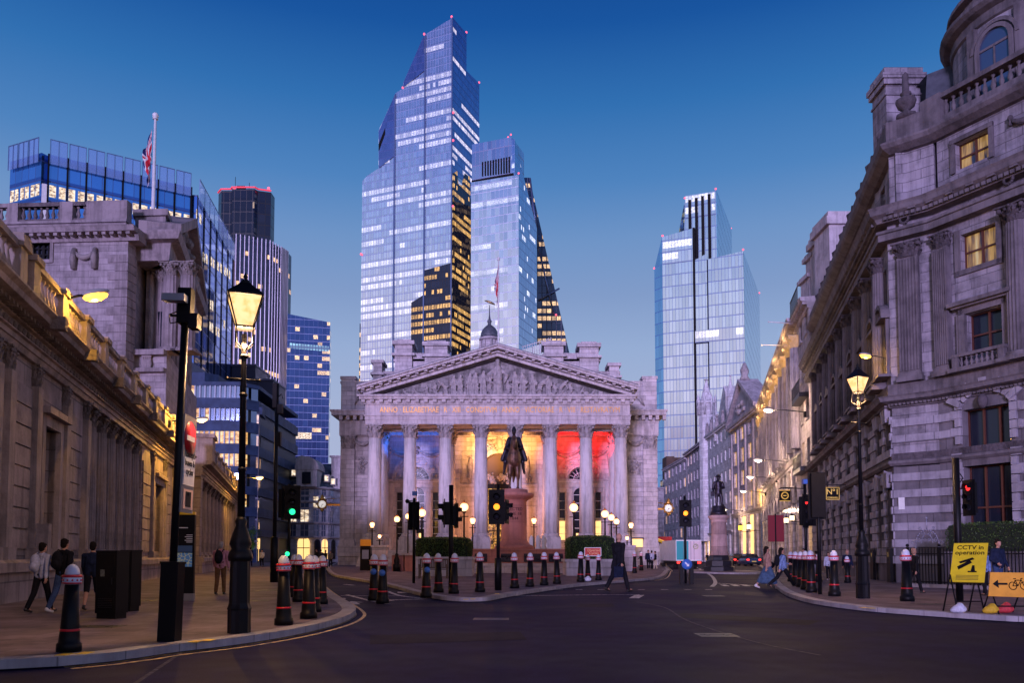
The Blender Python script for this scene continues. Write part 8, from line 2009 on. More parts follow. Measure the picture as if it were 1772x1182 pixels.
def planter(label, loc, x0, x1, sy, H, mat=STONE):
    root = thing('stone_planter', label, 'planter', loc); m = MB(); m.box(x0,x1,-sy/2,sy/2,0,H-.16); m.build('wall', mat, root); m = MB(); m.box(x0-.08,x1+.08,-sy/2-.08,sy/2+.08,H-.16,H); m.build('coping', TRIM, root)
planter('long stone planter holding the clipped hedge', pA, -wA/2+.1, wA/2+.1, 3.0, PY(800,964,44.5).z); planter('stone planter holding the rounded hedge', pB, -wB/2-.1, wB/2-.1, 3.2, PY(1020,968,45.4).z)
for px, lab in ((690,'pinkish stone seat block beneath the first globe lamp'),(712,'pinkish stone seat block beneath the signal head'),(658,'stone gate pier with small lantern before the west wing'),(1085,'stone gate pier with small lantern before the east wing')):
    p = at(px, 59, 0); r = thing('stone_pier', lab, 'stone pier', p); m = MB(); h = PY(px,958 if px in (690,712) else 944,59).z; w = .42 if px in (690,712) else .5; m.box(-w,w,-.5,.5,0,h-.15); m.build('block', RG if px in (690,712) else STONE, r); m = MB(); m.box(-w-.08,w+.08,-.58,.58,h-.15,h); m.build('cap', TRIM, r)
p = G(750, 1001, KH); bn = thing('park_bench', 'slatted wooden bench between bollards in front of the hedge', 'bench', p); WD = plain('weathered_wood', (.16,.10,.07), .7, var=.3, vs=10)
k = p.y/F; L = 50*k; m = MB()
for i in range(5): m.box(-L/2,L/2,-.3+i*.11,-.22+i*.11,.42,.45)
m.build('seat', WD, bn); m = MB()
for i in range(16): x = -L/2+L*(i+.5)/16; m.box(x-.03,x+.03,.26,.29,.5,.92)
m.box(-L/2,L/2,.25,.30,.9,.98); m.box(-L/2,L/2,.25,.30,.5,.55); m.build('backrest', WD, bn)
for x in (-L/2+.04, L/2-.04):
    for y in (-.28,.28): m = MB(); m.box(x-.035,x+.035,y-.035,y+.035,0,.98 if y > 0 else .66); m.build('leg', WD, bn)
    m = MB(); m.box(x-.04,x+.04,-.32,.28,.66,.70); m.build('armrest', WD, bn)
UMB = plain('umbrella_cloth', (.78,.76,.80), .8)
for px, top, lab in ((919.5,927,'first folded white parasol beside the pedestal lantern'),(931,926,'middle folded white parasol, the tallest of the three'),(941,926.5,'folded white parasol touching the column base'),(780,924,'small folded white parasol behind the clipped hedge')):
    Y = 72; p = at(px, Y, 0); z1_ = PY(px, top, Y).z; r = thing('folded_parasol', lab, 'parasol', p, 0, 'folded white parasols on the portico'); m = MB(); m.lathe([(.05,KH),(.05,z1_-.1)], n=6); m.build('pole', WHITE, r); m = MB(); m.lathe([(.22,z1_-1.5),(.30,z1_-1.2),(.16,z1_-.95),(.27,z1_-.55),(.2,z1_-.25),(.06,z1_)], n=10, flute=1, fd=.15); m.build('canopy', UMB, r)
p = at(633, 62, 0); r = thing('information_pillar', 'slim black pillar with yellow header before the west wing', 'sign', p); m = MB(); z1_ = PY(633,934,62).z; m.box(-.4,.4,-.1,.1,0,z1_-.5); m.build('slab', BLACK, r); m = MB(); m.box(-.4,.4,-.12,.1,z1_-.5,z1_); m.build('yellow_header', plain('header_yellow', (.7,.35,.02), .5), r)
m = MB(); m.box(-.25,.25,-.11,-.1,1.0,z1_-.8); m.build('notice', plain('notice_blue', (.2,.25,.4), .5), r)
# ------------------------------------------------------------------ people
def clothm(name, col, rough=.8): return MATS[name] if name in MATS else plain(name, col, rough, 0, .12, var=.25, vs=9)
SKIN = plain('skin', (.42,.22,.16), .55, var=.08, vs=20); SHOE = plain('dark_shoes', (.012,.011,.012), .4)
K = {'black': (.010,.010,.014), 'navy': (.012,.018,.045), 'jeans': (.035,.06,.14), 'grey': (.09,.09,.11), 'pale': (.42,.44,.58), 'pink': (.42,.20,.26), 'brown': (.13,.065,.03), 'blue': (.16,.24,.46), 'skirt': (.05,.09,.16), 'white': (.6,.6,.66), 'tan': (.33,.20,.16), 'hair_dark': (.012,.009,.008), 'hair_grey': (.30,.28,.28), 'cream': (.5,.42,.34)}
def cm(k): return clothm('cloth_'+k, K[k], .9)
def rotx(v, a): return Vector((v.x, v.y*cos(a)-v.z*sin(a), v.y*sin(a)+v.z*cos(a)))
def person(label, px, fy, hy, face=0.0, stride=.0, arm=.15, top='black', legs='black', hair='hair_dark', z=KH, near=False, bent=(.15,.15), skirt=False, shorts=False, bald=False, coat=.0, lean=0.0, fem=False, group=None, shoes=None, handup=None, sleeve=True):
    p = G(px, fy, z); H = (fy-hy)/F*p.y; s = H/1.76
    root = thing('person', label, 'person', p, face, group); vx = .011 if near else .022
    V = Vector; dn = V((0,0,-1))
    hipz = .93-.10*abs(stride); J = {}
    for sd_, sg in ((-1,1),(1,-1)):
        a = stride*sg; hip = V((sd_*.095,0,hipz)); th = a*1.0; kn = hip+rotx(V((0,0,-.44)), -th)   # forward = -y
        sh = th-(.55*max(0,-a)+.05) ; an = kn+rotx(V((0,0,-.42)), -sh)
        J[sd_] = (hip, kn, an, sh)
    dz = min(J[-1][2].z, J[1][2].z)-.085
    def off(v): return V((v.x, v.y, v.z-dz))
    for q in (-1,1): h_, k_, a_, sh = J[q]; J[q] = (off(h_), off(k_), off(a_), sh)
    hz = hipz-dz
    def L_(v): # lean forward of the upper body about the hips
        r = rotx(V((v.x, v.y, v.z-hz)), lean); return V((r.x, r.y, r.z+hz))
    sw = .175 if fem else .20
    ch, nk, hd = L_(V((0,.0,hz+.43))), L_(V((0,.0,hz+.57))), L_(V((0,-.02,hz+.72)))
    arms = {}
    for q, sg in ((-1,-1),(1,1)):
        shd = L_(V((q*sw,.01,hz+.49))); a = arm*sg; el = shd+rotx(V((q*.045,0,-.29)), -a); b_ = bent[0 if q < 0 else 1]
        wr = el+rotx(V((q*.01-q*.5*max(0,b_-1)*.2,0,-.25)), -(a+b_)); arms[q] = (shd, el, wr, a+b_)
    # body: one skin surface
    m = MB(); m.capsule(nk-V((0,0,.08)), hd-V((0,0,.06)), .055, .052); m.ball(hd+V((0,0,.015)), (.076,.095,.105), 14, rings=10); m.ball(hd+V((0,-.035,-.055)), (.052,.055,.055), 10)
    m.capsule(hd+V((0,-.085,.0)), hd+V((0,-.105,-.022)), .010, .016, 6); m.ball(hd+V((0,-.088,-.058)), (.024,.014,.008), 6)
    for q in (-1,1): m.ball(hd+V((q*.078,.005,-.01)), (.012,.02,.03), 6); m.ball(hd+V((q*.03,-.082,.02)), (.018,.012,.008), 6)
    m.capsule(ch-V((0,0,.1)), nk, .09, .06); m.capsule(V((0,0,hz)), ch, .10, .10)
    for q in (-1,1):
        s_, e_, w_, fa = arms[q]; m.capsule(s_, e_, .042, .036); m.capsule(e_, w_, .037, .026); m.capsule(ch, s_, .06, .045)
        hd_ = (w_-e_).normalized(); side = V((1,0,0)); fwd = rotx(V((0,-1,0)), -fa); pc_ = w_+hd_*.055
        m.ball(pc_, (.021,.042,.052), 8)
        for i in range(4):
            b0 = w_+hd_*.085+fwd*(.033-.022*i); l = (.070,.078,.072,.056)[i]; b1_ = b0+(hd_*.8-V((q*.25,0,0))).normalized()*l*.55; b2_ = b1_+(hd_*.5-V((q*.8,0,0))).normalized()*l*.45; r_ = .0092 if near else .012
            m.capsule(b0, b1_, r_, r_*.95, 6); m.capsule(b1_, b2_, r_*.95, r_*.8, 6)
        t0 = w_+hd_*.03+fwd*.035; t1 = t0+(hd_*.6+fwd*.7).normalized()*.035; m.capsule(t0, t1, .011, .010, 6); m.capsule(t1, t1+(hd_*.9+fwd*.1).normalized()*.028, .010, .009, 6)
        h_, k_, a_, sh = J[q]; m.capsule(h_, k_, .075, .052); m.capsule(k_, k_+(a_-k_)*.35, .052, .055); m.capsule(k_+(a_-k_)*.35, a_, .055, .035)
        m.capsule(a_, a_+rotx(V((0,-.12,-.05)), -sh*.5), .035, .03)
    body = remeshed(m, 'body', SKIN, root, vx if near else .018, 1)
    if not bald:
        m = MB(); m.ball(hd+V((0,.022,.035)), (.088,.098,.10), 12, rings=9); m.ball(hd+V((0,.05,-.02)), (.08,.065,.08), 10); m.ball(hd+V((0,-.035,.085)), (.07,.06,.035), 8)
        if fem: m.capsule(hd+V((0,.06,0)), hd+V((0,.085,-.24)), .085, .05)
        for i in range(26):
            a = i*2.4; t_ = .2+i/30; m.ball(hd+V((.08*sin(t_)*cos(a), .03+.09*sin(t_)*sin(a) if True else 0, .045+.09*cos(t_))), .018, 5, rings=4)
        hr = remeshed(m, 'hair', cm(hair), root, .014, 1)
    # top
    m = MB(); m.capsule(L_(V((-.07,0,hz+.02-coat))), ch+V((-.06,0,-.02)), .125, .125); m.capsule(L_(V((.07,0,hz+.02-coat))), ch+V((.06,0,-.02)), .125, .125); m.capsule(ch+V((0,.01,-.1)), ch+V((0,.01,.05)), .15, .12); m.capsule(nk-V((0,0,.10)), nk-V((0,0,.03)), .085, .068)
    for q in (-1,1):
        s_, e_, w_, _ = arms[q]; m.capsule(ch+V((q*.06,0,.04)), s_, .10, .074); m.capsule(s_, e_, .070, .056)
        if sleeve: m.capsule(e_, w_-(w_-e_)*.06, .056, .042)
        if coat > .0:
            for t_ in (0,.5,1): m.capsule(V((q*.08,.03*t_,hz)), V((q*.10,.05*t_,hz-coat)), .12, .13)
    for i in range(9): t_ = rr.random(); q = rr.choice((-1,1)); m.capsule(L_(V((q*.15*rr.random(),-.12+.0*t_,hz+.05+.4*t_))), L_(V((q*.15*rr.random(),-.12,hz+.12+.4*t_))), .012, .010, 5)
    remeshed(m, 'jacket' if sleeve else 'shirt', cm(top), root, vx, 2)
    # legs
    m = MB(); m.capsule(V((-.06,0,hz+.04)), V((.06,0,hz+.04)), .115, .115)
    if skirt:
        for t_ in range(7):
            u = t_/6; kx = J[-1][1]*(1-u)+J[1][1]*u; ax = J[-1][2]*(1-u)+J[1][2]*u; b_ = kx+(ax-kx)*.55; m.capsule(V(((u-.5)*.16,0,hz+.02)), b_, .115, .10)
    else:
        for q in (-1,1):
            h_, k_, a_, _ = J[q]; m.capsule(h_+V((0,.01,.02)), k_, .098, .072)
            if not shorts: m.capsule(k_, k_+(a_-k_)*.4, .072, .068); m.capsule(k_+(a_-k_)*.4, a_+(k_-a_)*.02, .068, .060)
    remeshed(m, 'skirt' if skirt else ('shorts' if shorts else 'trousers'), cm(legs), root, vx, 2)
    for q in (-1,1):
        h_, k_, a_, sh = J[q]; f0 = a_+rotx(V((0,.035,-.055)), -sh*.5); f1 = a_+rotx(V((0,-.155,-.062)), -sh*.5); m = MB(); m.capsule(f0, f1, .040, .032); m.capsule(a_, f0+V((0,0,.01)), .045, .04); remeshed(m, 'shoe', cm(shoes) if shoes else SHOE, root, .014, 1)
    root.scale = (s, s, s); root['_'] = 0; del root['_']
    return root, dict(ch=ch, hz=hz, arms=arms, s=s, hd=hd)
def backpack(label, root, info, col, group=None):
    ch = info['ch']; m = MB(); m.ball(ch+Vector((0,.21,-.10)), (.15,.10,.24), 12, rings=9); m.ball(ch+Vector((0,.28,-.18)), (.11,.06,.12), 10)
    b = remeshed(m, 'backpack', cm(col), None, .018, 3); b.location = root.location; b.rotation_euler = root.rotation_euler; b.scale = root.scale; tag(b, label, 'backpack', group)
    m = MB()
    for q in (-1,1): m.tube([ch+Vector((q*.10,.16,.08)),ch+Vector((q*.11,.06,.16)),ch+Vector((q*.11,-.12,.09)),ch+Vector((q*.12,-.15,-.12)),ch+Vector((q*.15,.0,-.26)),ch+Vector((q*.12,.15,-.28))], .018, 6)
    m.build('strap', cm(col), b)
WN = dict(near=True)
r, i_ = person('person walking away wearing dark clothes and a pale backpack', 70, 1060, 941, pi-.3, .28, .25, 'pale', 'black', near=True); backpack('pale grey backpack on the walker beside the long wall', r, i_, 'pale')
r, i_ = person('person in dark jacket and jeans walking away with a black backpack', 108, 1060, 934, pi-.25, .30, .3, 'black', 'jeans', near=True, shoes='white'); backpack('black backpack on the walker in jeans', r, i_, 'black')
person('person in dark shorts and top partly hidden by the street cabinets', 158, 1056, 940, pi+.2, .25, .3, 'navy', 'black', near=True, shorts=True, bent=(.9,.3))
r, i_ = person('grey haired person in checked pink shirt and brown trousers walking away', 381, 1029, 940, pi, .12, .12, 'pink', 'brown', 'hair_grey', near=True, bent=(.5,.5)); backpack('black backpack on the grey haired walker', r, i_, 'black')
bm, bi = person('bald person in long black coat striding across the road', 1071, 1025, 922, radians(128), .38, .28, 'black', 'black', bald=True, z=0, near=True, coat=.16)
m = MB(); b0 = bi['arms'][-1][2]; m.box(b0.x-.03,b0.x+.03,b0.y-.02,b0.y+.30,b0.z-.42,b0.z-.10); m.tube([(b0.x,b0.y+.04,b0.z-.1),(b0.x,b0.y+.1,b0.z+.0),(b0.x,b0.y+.22,b0.z-.1)], .01, 5)
bg = m.build('carrier_bag', cm('navy')); tag(bg, 'dark blue bag carried by the bald walker', 'bag'); bg.location = bm.location; bg.rotation_euler = bm.rotation_euler; bg.scale = bm.scale
wm_, wi = person('long haired person in pale top and long blue skirt walking with a big bag', 1329, 1019, 945, radians(95), .42, .3, 'tan', 'skirt', skirt=True, fem=True, z=0, near=True, lean=-.06, shoes='white', bent=(.2,.6))
m = MB(); c = wi['arms'][1][2]; m.ball(c+Vector((0,.05,.02)), (.09,.22,.16), 12); bg = remeshed(m, 'shoulder_bag', cm('black'), None, .02, 2); tag(bg, 'large black shoulder bag carried by the person in the skirt', 'bag'); bg.location = wm_.location; bg.rotation_euler = wm_.rotation_euler; bg.scale = wm_.scale
r, i_ = person('long haired person in blue shirt and black trousers striding along the kerb', 1356, 1020, 945, radians(95), .55, .5, 'blue', 'black', fem=True, z=0, near=True, lean=-.10, bent=(.3,.9)); backpack('black rucksack on the person in the blue shirt', r, i_, 'black')
person('person in dark jumper and collar walking towards the viewer by the stone wall', 1467, 1008, 953, .1, .15, .15, 'navy', 'black', 'tan')
person('dark haired person with pale bag and white shoes by the stone wall', 1434, 1004, 957, -.2, .12, .2, 'pale', 'black', fem=True, shoes='white')
person('person in black suit walking beside the bollard and black railings', 1583, 1027, 950, radians(100), .3, .25, 'black', 'black', 'tan')
person('person in pale blue shirt standing behind the yellow notice', 1704, 1031, 950, pi+.4, .1, .15, 'blue', 'black', 'hair_dark')
person('person in dark suit with white shirt standing near the railings', 1729, 1031, 936, .3, .1, .12, 'navy', 'jeans', 'hair_dark', bent=(1.2,.3))
person('person dressed in black standing before the statue steps', 897, 985, 932, .6, .05, .2, 'black', 'black', 'hair_dark', bent=(1.3,1.0), coat=.25)
person('person in dark suit with white shirt under the long colonnade', 366, 981, 946, .1, .1, .15, 'black', 'black')
person('person in dark suit walking behind the lamp post', 433, 981, 948, pi, .15, .15, 'navy', 'black')
for px, fy, hy, t_, l_, lab in ((403,979,951,'grey','black','small figure in grey by the colonnade end'),(548,984,951,'black','black','figure in black near the blue office corner'),(555,983,952,'navy','grey','figure in navy beneath the hanging clock'),(563,984,953,'black','navy','figure in black coat beneath the hanging clock'),(572,982,954,'grey','black','figure in grey close to the exchange corner'),(453,981,952,'white','black','figure in white by the small green tree'),
                             (1109,984,955,'black','grey','figure in black with hand raised near the exchange corner'),(1122,986,953,'navy','black','figure in navy in the trio by the exchange corner'),(1128,986,954,'pale','black','figure in pale top in the trio by the exchange corner'),(1134,986,955,'black','cream','figure in cream trousers in the trio by the exchange corner'),(1298,972,955,'navy','black','far figure crossing beyond the blue car'),(1391,998,951,'navy','navy','figure behind the bollard row'),(1224,977,958,'black','black','far figure beside the truck'),(1413,1003,955,'black','grey','figure in black by the dark signal pole')):
    person(lab, px, fy, hy, random.uniform(-3,3), .12, .15, t_, l_, bent=(.3,.8), group='small standing figures in the distance')

# ------------------------------------------------------------------ bronze statues
m = MB(); C_ = m.capsule
for x, y in ((-.30,-1.1),(.26,-1.0),(-.30,1.0),(.30,1.25)):
    C_((x,y,.10),(x,y,.55),.085,.075); C_((x,y,.55),(x*1.0,y+(.12 if y > 0 else -.02),1.0),.075,.12); C_((x,y+(.12 if y > 0 else -.02),1.0),(x*.9,y*.85,1.75),.14,.26); m.ball((x,y-.04,.06),(.13,.16,.07),8); C_((x,y,.45),(x,y,.62),.09,.09)
C_((0,-.8,2.2),(0,1.0,2.25),.54,.54); C_((0,-.95,2.0),(0,-.95,2.5),.46,.44); C_((0,1.0,2.2),(0,1.35,2.1),.48,.42)
C_((0,-.95,2.5),(0,-1.35,3.5),.36,.20); C_((0,-1.35,3.6),(0,-1.7,3.25),.18,.14); C_((0,-1.65,3.3),(0,-1.85,2.85),.15,.11)
for q in (-1,1): C_((q*.12,-1.2,3.58),(q*.15,-1.18,3.75),.05,.02,6)
C_((0,1.5,2.2),(0,1.75,1.2),.13,.16); C_((0,1.75,1.2),(-.05,1.7,.7),.15,.05)
horse = thing('equestrian_statue', 'dark bronze statue of a cloaked rider on a standing horse', 'statue', pc+Vector((0,0,pz(848.5))))
hbz = plain('brown_bronze', (.11,.055,.04), .45, .5, var=.5, vs=3); remeshed(m, 'horse', hbz, horse, .05, 2)
m = MB(); C_ = m.capsule
C_((0,.1,2.75),(0,.05,3.45),.28,.28); C_((0,.05,3.5),(0,.03,3.95),.27,.12); m.ball((0,-.02,4.22),(.16,.19,.23),12); C_((0,.0,4.32),(0,.0,4.5),.19,.12); m.capsule((0,-.2,4.2),(0,-.24,4.16),.03,.03)
for q in (-1,1):
    C_((q*.36,.05,3.65),(q*.56,-.1,3.05),.17,.14); C_((q*.56,-.1,3.05),(q*.2,-.5,2.9),.13,.09); C_((q*.25,.0,2.6),(q*.62,-.35,2.0),.22,.17); C_((q*.62,-.35,2.0),(q*.72,-.15,1.25),.15,.10); C_((q*.72,-.12,1.22),(q*.76,-.42,1.15),.09,.07)
    for t_ in range(5): u = t_/4; C_((q*(.2+.15*u),.25,3.75),(q*(.45+.40*u),.45-.35*u,2.35+.1*u-.25*u),.15,.15)
remeshed(m, 'rider', bronze, horse, .045, 2)
# soldier statue
sp = at(1244, 60, KH); kz = lambda py: PY(1244,py,60).z-KH
sd2 = thing('statue_column', 'round stone column pedestal with black base at the refuge', 'pedestal', sp)
m = MB(); m.lathe([(1.15,0),(1.15,.3),(1.0,.36),(1.0,.75),(.85,.8),(.8,1.0),(.72,1.15)], n=8, smooth=False); m.build('base', plain('black_granite', (.02,.02,.025), .3, var=.3), sd2)
m = MB(); m.lathe([(.72,1.15),(.66,1.35),(.60,1.5),(.55,kz(906)),(.62,kz(903)),(.57,kz(901)),(.68,kz(899)),(.76,kz(896)),(.76,kz(893)),(.62,kz(892)),(0,kz(892))], n=32); m.build('shaft', stone('column_granite', (.50,.34,.32), .9, 1.6, .01, grime=.3), sd2)
m = MB(); m.lathe([(.62,kz(892)),(.6,kz(888)),(.56,kz(886)),(.5,kz(884)),(.5,kz(878)),(.45,kz(876)),(0,kz(876))], n=24); m.build('bronze_cap', bronze, sd2)
m = MB(); C_ = m.capsule
C_((-.14,0,.08),(-.13,0,.62),.09,.12); C_((-.13,0,.62),(-.1,0,1.15),.12,.16); C_((.24,-.12,.08),(.2,-.08,.62),.09,.12); C_((.2,-.08,.62),(.1,0,1.15),.12,.16); C_((-.14,-.02,.05),(-.16,-.22,.05),.07,.06); C_((.24,-.14,.05),(.3,-.32,.05),.07,.06)
C_((0,0,1.1),(0,0,1.7),.22,.25); C_((0,.05,.95),(0,.08,1.6),.26,.28); C_((0,0,1.75),(0,0,1.95),.14,.09); m.ball((0,-.02,2.08),(.13,.15,.17),10); m.lathe([(.26,2.16),(.27,2.19),(.15,2.22),(.13,2.32),(0,2.36)], 0, -.02, 14)
C_((.28,0,1.72),(.40,-.05,1.35),.12,.10); C_((.40,-.05,1.35),(.12,-.26,1.28),.09,.07); C_((-.28,0,1.72),(-.40,-.02,1.32),.12,.10); C_((-.40,-.02,1.32),(-.42,-.2,1.02),.09,.06); m.box(-.62,-.34,-.28,-.16,.72,1.05)
so = thing('soldier_statue', 'dark bronze standing man in hat and coat on the round column', 'statue', sp+Vector((0,0,kz(876)))); o = remeshed(m, 'figure', bronze, so, .04, 1)
# ------------------------------------------------------------------ vehicles
TYRE = plain('tyre', (.012,.012,.012), .8); TAILR = glow('tail_light', (1.0,.03,.02), 4); HEADL = glow('head_light', (1,.9,.8), 6)
def wheel(root, x, y, r, w):
    m = MB(); m.lathe([(r*.6,-w/2),(r,-w/2),(r,w/2),(r*.6,w/2)], n=18); m.xf(Matrix.Translation((x,y,r)) @ Matrix.Rotation(pi/2,4,'Y')); o = m.build('wheel', TYRE, root); m = MB(); m.lathe([(0,-w*.52),(r*.6,-w*.45),(r*.6,w*.45),(0,w*.52)], n=12); m.xf(Matrix.Translation((x,y,r)) @ Matrix.Rotation(pi/2,4,'Y')); m.build('rim', plain('rim_grey', (.3,.3,.33), .4, .6) if 'rim_grey' not in MATS else MATS['rim_grey'], o)
tp_ = G(1192, 985, 0); tk = thing('box_truck', 'box truck seen from behind with teal and white rear doors', 'truck', tp_); k = tp_.y/F; W2 = 22*k; HT = (985-935)*k
m = MB(); m.box(-W2,W2,0,7,.75,HT); m.build('cargo_box', WHITE, tk)
TW, nt, b = mat_new('truck_teal'); b.inputs['Base Color'].default_value = (.02,.36,.38,1); b.inputs['Roughness'].default_value = .4
m = MB(); m.box(-W2+.06,-.02,-.04,0,.85,HT-.1); d1_ = m.build('rear_door', TW, tk); m = MB(); m.box(.02,W2-.06,-.04,0,.85,HT-.1); d2_ = m.build('rear_door', plain('truck_pink_white', (.75,.62,.66), .4), tk); d1_['label'] = 'teal rear door'; d2_['label'] = 'white rear door with round emblem'
m = MB()
for i in range(16): a0_, a1_ = 2*pi*i/16, 2*pi*(i+1)/16; m.tube([(W2*.55+.22*cos(a0_),-.05,HT-.62+.22*sin(a0_)),(W2*.55+.22*cos(a1_),-.05,HT-.62+.22*sin(a1_))], .045, 4)
m.tube([(W2*.55-.08,-.05,HT-.6),(W2*.55-.02,-.05,HT-.68),(W2*.55+.1,-.05,HT-.52)], .035, 4); m.build('emblem', plain('emblem_gold', (.5,.5,.3), .5), d2_)
m = MB()
for x in (-.5,-.2,.2,.5): m.tube([(x,-.06,.85),(x,-.06,HT-.1)], .018, 4)
m.build('door_bar', plain('bar_grey', (.25,.25,.28), .4), tk); m = MB(); m.box(-W2,W2,-.1,6.5,.45,.75); m.build('chassis', BLACK, tk); m = MB(); m.box(-W2+.1,W2-.1,7.1,9.0,.5,2.5); m.build('cab', WHITE, tk)
for s_ in (-1,1):
    m = MB(); m.box(s_*(W2-.38),s_*(W2-.08),-.13,-.1,.5,.68); m.build('tail_light', TAILR, tk); wheel(tk, s_*(W2-.25), 1.6, .42, .3); wheel(tk, s_*(W2-.25), 7.6, .42, .3)
cp_ = G(1305, 980.5, 0); car = thing('parked_car', 'blue car seen from behind near the statue column', 'car', cp_); k = cp_.y/F; cw_ = 13*k
CB = plain('car_blue', (.03,.08,.22), .22, .5)
def hull(sec, w):   # sections [(y, z0, z1, halfw)]
    m = MB(); vs = []
    for y, z0, z1, hw_ in sec: vs += [(-hw_,y,z0),(-hw_*1.0,y,z0+(z1-z0)*.55),(-hw_*.82,y,z1),(hw_*.82,y,z1),(hw_,y,z0+(z1-z0)*.55),(hw_,y,z0)]
    n = 6; fs = [(i*n+j,(i+1)*n+j,(i+1)*n+(j+1)%n,i*n+(j+1)%n) for i in range(len(sec)-1) for j in range(n)]+[tuple(range(n)),tuple(range((len(sec)-1)*n,len(sec)*n))[::-1]]
    return m.add(vs, fs, 0, False)
m = hull([(0,.35,.85,cw_*.9),(.15,.25,.98,cw_),(1.0,.25,1.0,cw_),(3.2,.25,.95,cw_),(4.3,.3,.75,cw_*.95),(4.5,.4,.6,cw_*.85)], 0); m.build('body', CB, car)
m = hull([(.35,.95,1.02,cw_*.85),(.9,.95,1.40,cw_*.85),(2.3,.95,1.46,cw_*.85),(3.3,.9,.98,cw_*.85)], 0); g = m.build('cabin', DGLASS, car); m = MB(); m.box(-cw_*.62,cw_*.62,.95,2.3,1.44,1.48); m.build('roof', CB, g)
for s_ in (-1,1):
    m = MB(); m.box(s_*cw_*.62,s_*cw_*.92,-.02,.1,.68,.84); m.build('tail_light', TAILR, car); wheel(car, s_*cw_*.86, .85, .32, .2); wheel(car, s_*cw_*.86, 3.6, .32, .2)
m = MB(); m.box(-.26,.26,-.03,0,.5,.62); m.build('number_plate', plain('plate_yellow', (.7,.55,.1), .5), car); m = MB(); m.box(-cw_*.9,cw_*.9,-.08,.1,.3,.45); m.build('bumper', BLACK, car)
for px, Y, lab, c_ in ((1281,100,'black cab parked at the kerb beyond the blue car',(.01,.01,.012)),(1293,112,'grey car far along the kerb',(.1,.1,.12))):
    o = copy_tree(car); o.location = at(px, Y, 0); o['label'] = lab; mt = plain('far_car_paint', c_, .25, .4); 
    for ch in o.children:
        if ch.name.startswith('body'): ch.data = ch.data.copy(); ch.data.materials[0] = mt
bp_ = at(1149, 122, 0); bu = thing('double_decker_bus', 'red double decker bus at the end of the street with lit windows', 'bus', bp_); m = MB(); m.box(-1.2,1.2,0,9,.35,4.1); m.build('body', RED, bu)
for z0, z1 in ((1.3,2.2),(2.75,3.5)): m = MB(); m.box(-1.1,1.1,-.04,0,z0,z1); m.build('window', DGLASS, bu)
m = MB(); m.box(-.8,.8,-.06,-.04,2.3,2.6); m.build('destination_screen', glow('blind_light', (.9,.8,.5), 1.2), bu)
for s_ in (-1,1): m = MB(); m.ball((s_*.85,-.05,.8), .16, 8); m.build('head_light', HEADL, bu); wheel(bu, s_*1.0, 1.6, .48, .3); wheel(bu, s_*1.0, 7.2, .48, .3)
# ------------------------------------------------------------------ clocks and hanging signs
GILT = plain('gilded_metal', (.55,.30,.07), .35, .8); FACE = glow('clock_face', (.95,.9,.85), .7, (.7,.7,.7))
def clock(label, px, py, Y, R, side):
    p = PY(px, py, Y); r = thing('hanging_clock', label, 'clock', p, 0, 'gilded bracket clocks')
    m = MB(); m.lathe([(R*.75,0),(R*.75,.03)], n=24); m.xf(Matrix.Rotation(pi/2,4,'X')); m.build('face', FACE, r)
    m = MB()
    for i in range(16): a0_, a1_ = 2*pi*i/16, 2*pi*(i+1)/16; m.tube([(R*.86*cos(a0_),0,R*.86*sin(a0_)),(R*.86*cos(a1_),0,R*.86*sin(a1_))], R*.16, 5)
    for i in range(8): a = i*pi/4; m.ball((R*1.05*cos(a),0,R*1.05*sin(a)), R*.16, 6, rings=4)
    m.lathe([(R*.1,-R*1.5),(R*.5,-R*1.0)], n=8); m.lathe([(R*.7,R*.9),(R*.3,R*1.3),(R*.35,R*1.5),(0,R*2.0)], n=8); m.build('case', GILT, r)
    m = MB(); m.tube([(0,-.05,0),(R*.30,-.05,-R*.05)], R*.05, 4); m.tube([(0,-.05,0),(-R*.1,-.05,-R*.5)], R*.045, 4)
    for i in range(12): a = i*pi/6; m.tube([(R*.58*cos(a),-.05,R*.58*sin(a)),(R*.68*cos(a),-.05,R*.68*sin(a))], R*.04, 4)
    m.build('hands', BLACK, r); m = MB(); m.box(0,side*R*3.6,.0,.12,-R*.3,R*.05); m.tube([(0,.05,R*.9),(side*R*3.5,.05,R*1.2)], R*.06, 5); m.build('bracket', GILT, r)
clock('gilded clock on a bracket from the west wing of the exchange', 557.5, 873, 97, .62, 1); clock('gilded clock on a bracket from the east wing of the exchange', 1156.5, 880, 97, .62, -1)
def hang_sign(label, fr, px, pyt, pyb, w, build, cat='sign'):
    s_, zt_ = fr.q(px, pyt); _, zb_ = fr.q(px, pyb); 
    r = thing('hanging_sign', label, cat, fr.w(s_, .95, zb_), 0); H = zt_-zb_; m = MB(); m.box(-w/2,w/2,-.03,.03,0,H); bd = m.build('board', BLACK, r)
    m = MB(); m.box(-w/2-.1,w/2+1.0,-.02,.02,H+.12,H+.16); 
    for x in (-w*.35,w*.35): m.box(x-.01,x+.01,-.01,.01,H,H+.13)
    m.build('bracket', IRON, r); build(bd, w, H); return r
GOLDL = glow('gold_lettering', (.75,.50,.10), .35, (.8,.55,.12))
def no1(bd, w, H):
    t = text_mb('N\u00ba1', H*.62, .002, bold=.004); t.xf(Matrix.Translation((0,-.034,H*.62))); t.build('lettering', GOLDL, bd); t = text_mb('CORNHILL', H*.19, .002, bold=.003); t.xf(Matrix.Translation((0,-.034,H*.16))); t.build('lettering', GOLDL, bd)
    m = MB(); 
    for a in ((-w/2,w/2,0,.03),(-w/2,w/2,H-.03,H),(-w/2,-w/2+.03,0,H),(w/2-.03,w/2,0,H)): m.box(a[0],a[1],-.036,-.031,a[2],a[3])
    m.build('gold_border', GOLDL, bd)
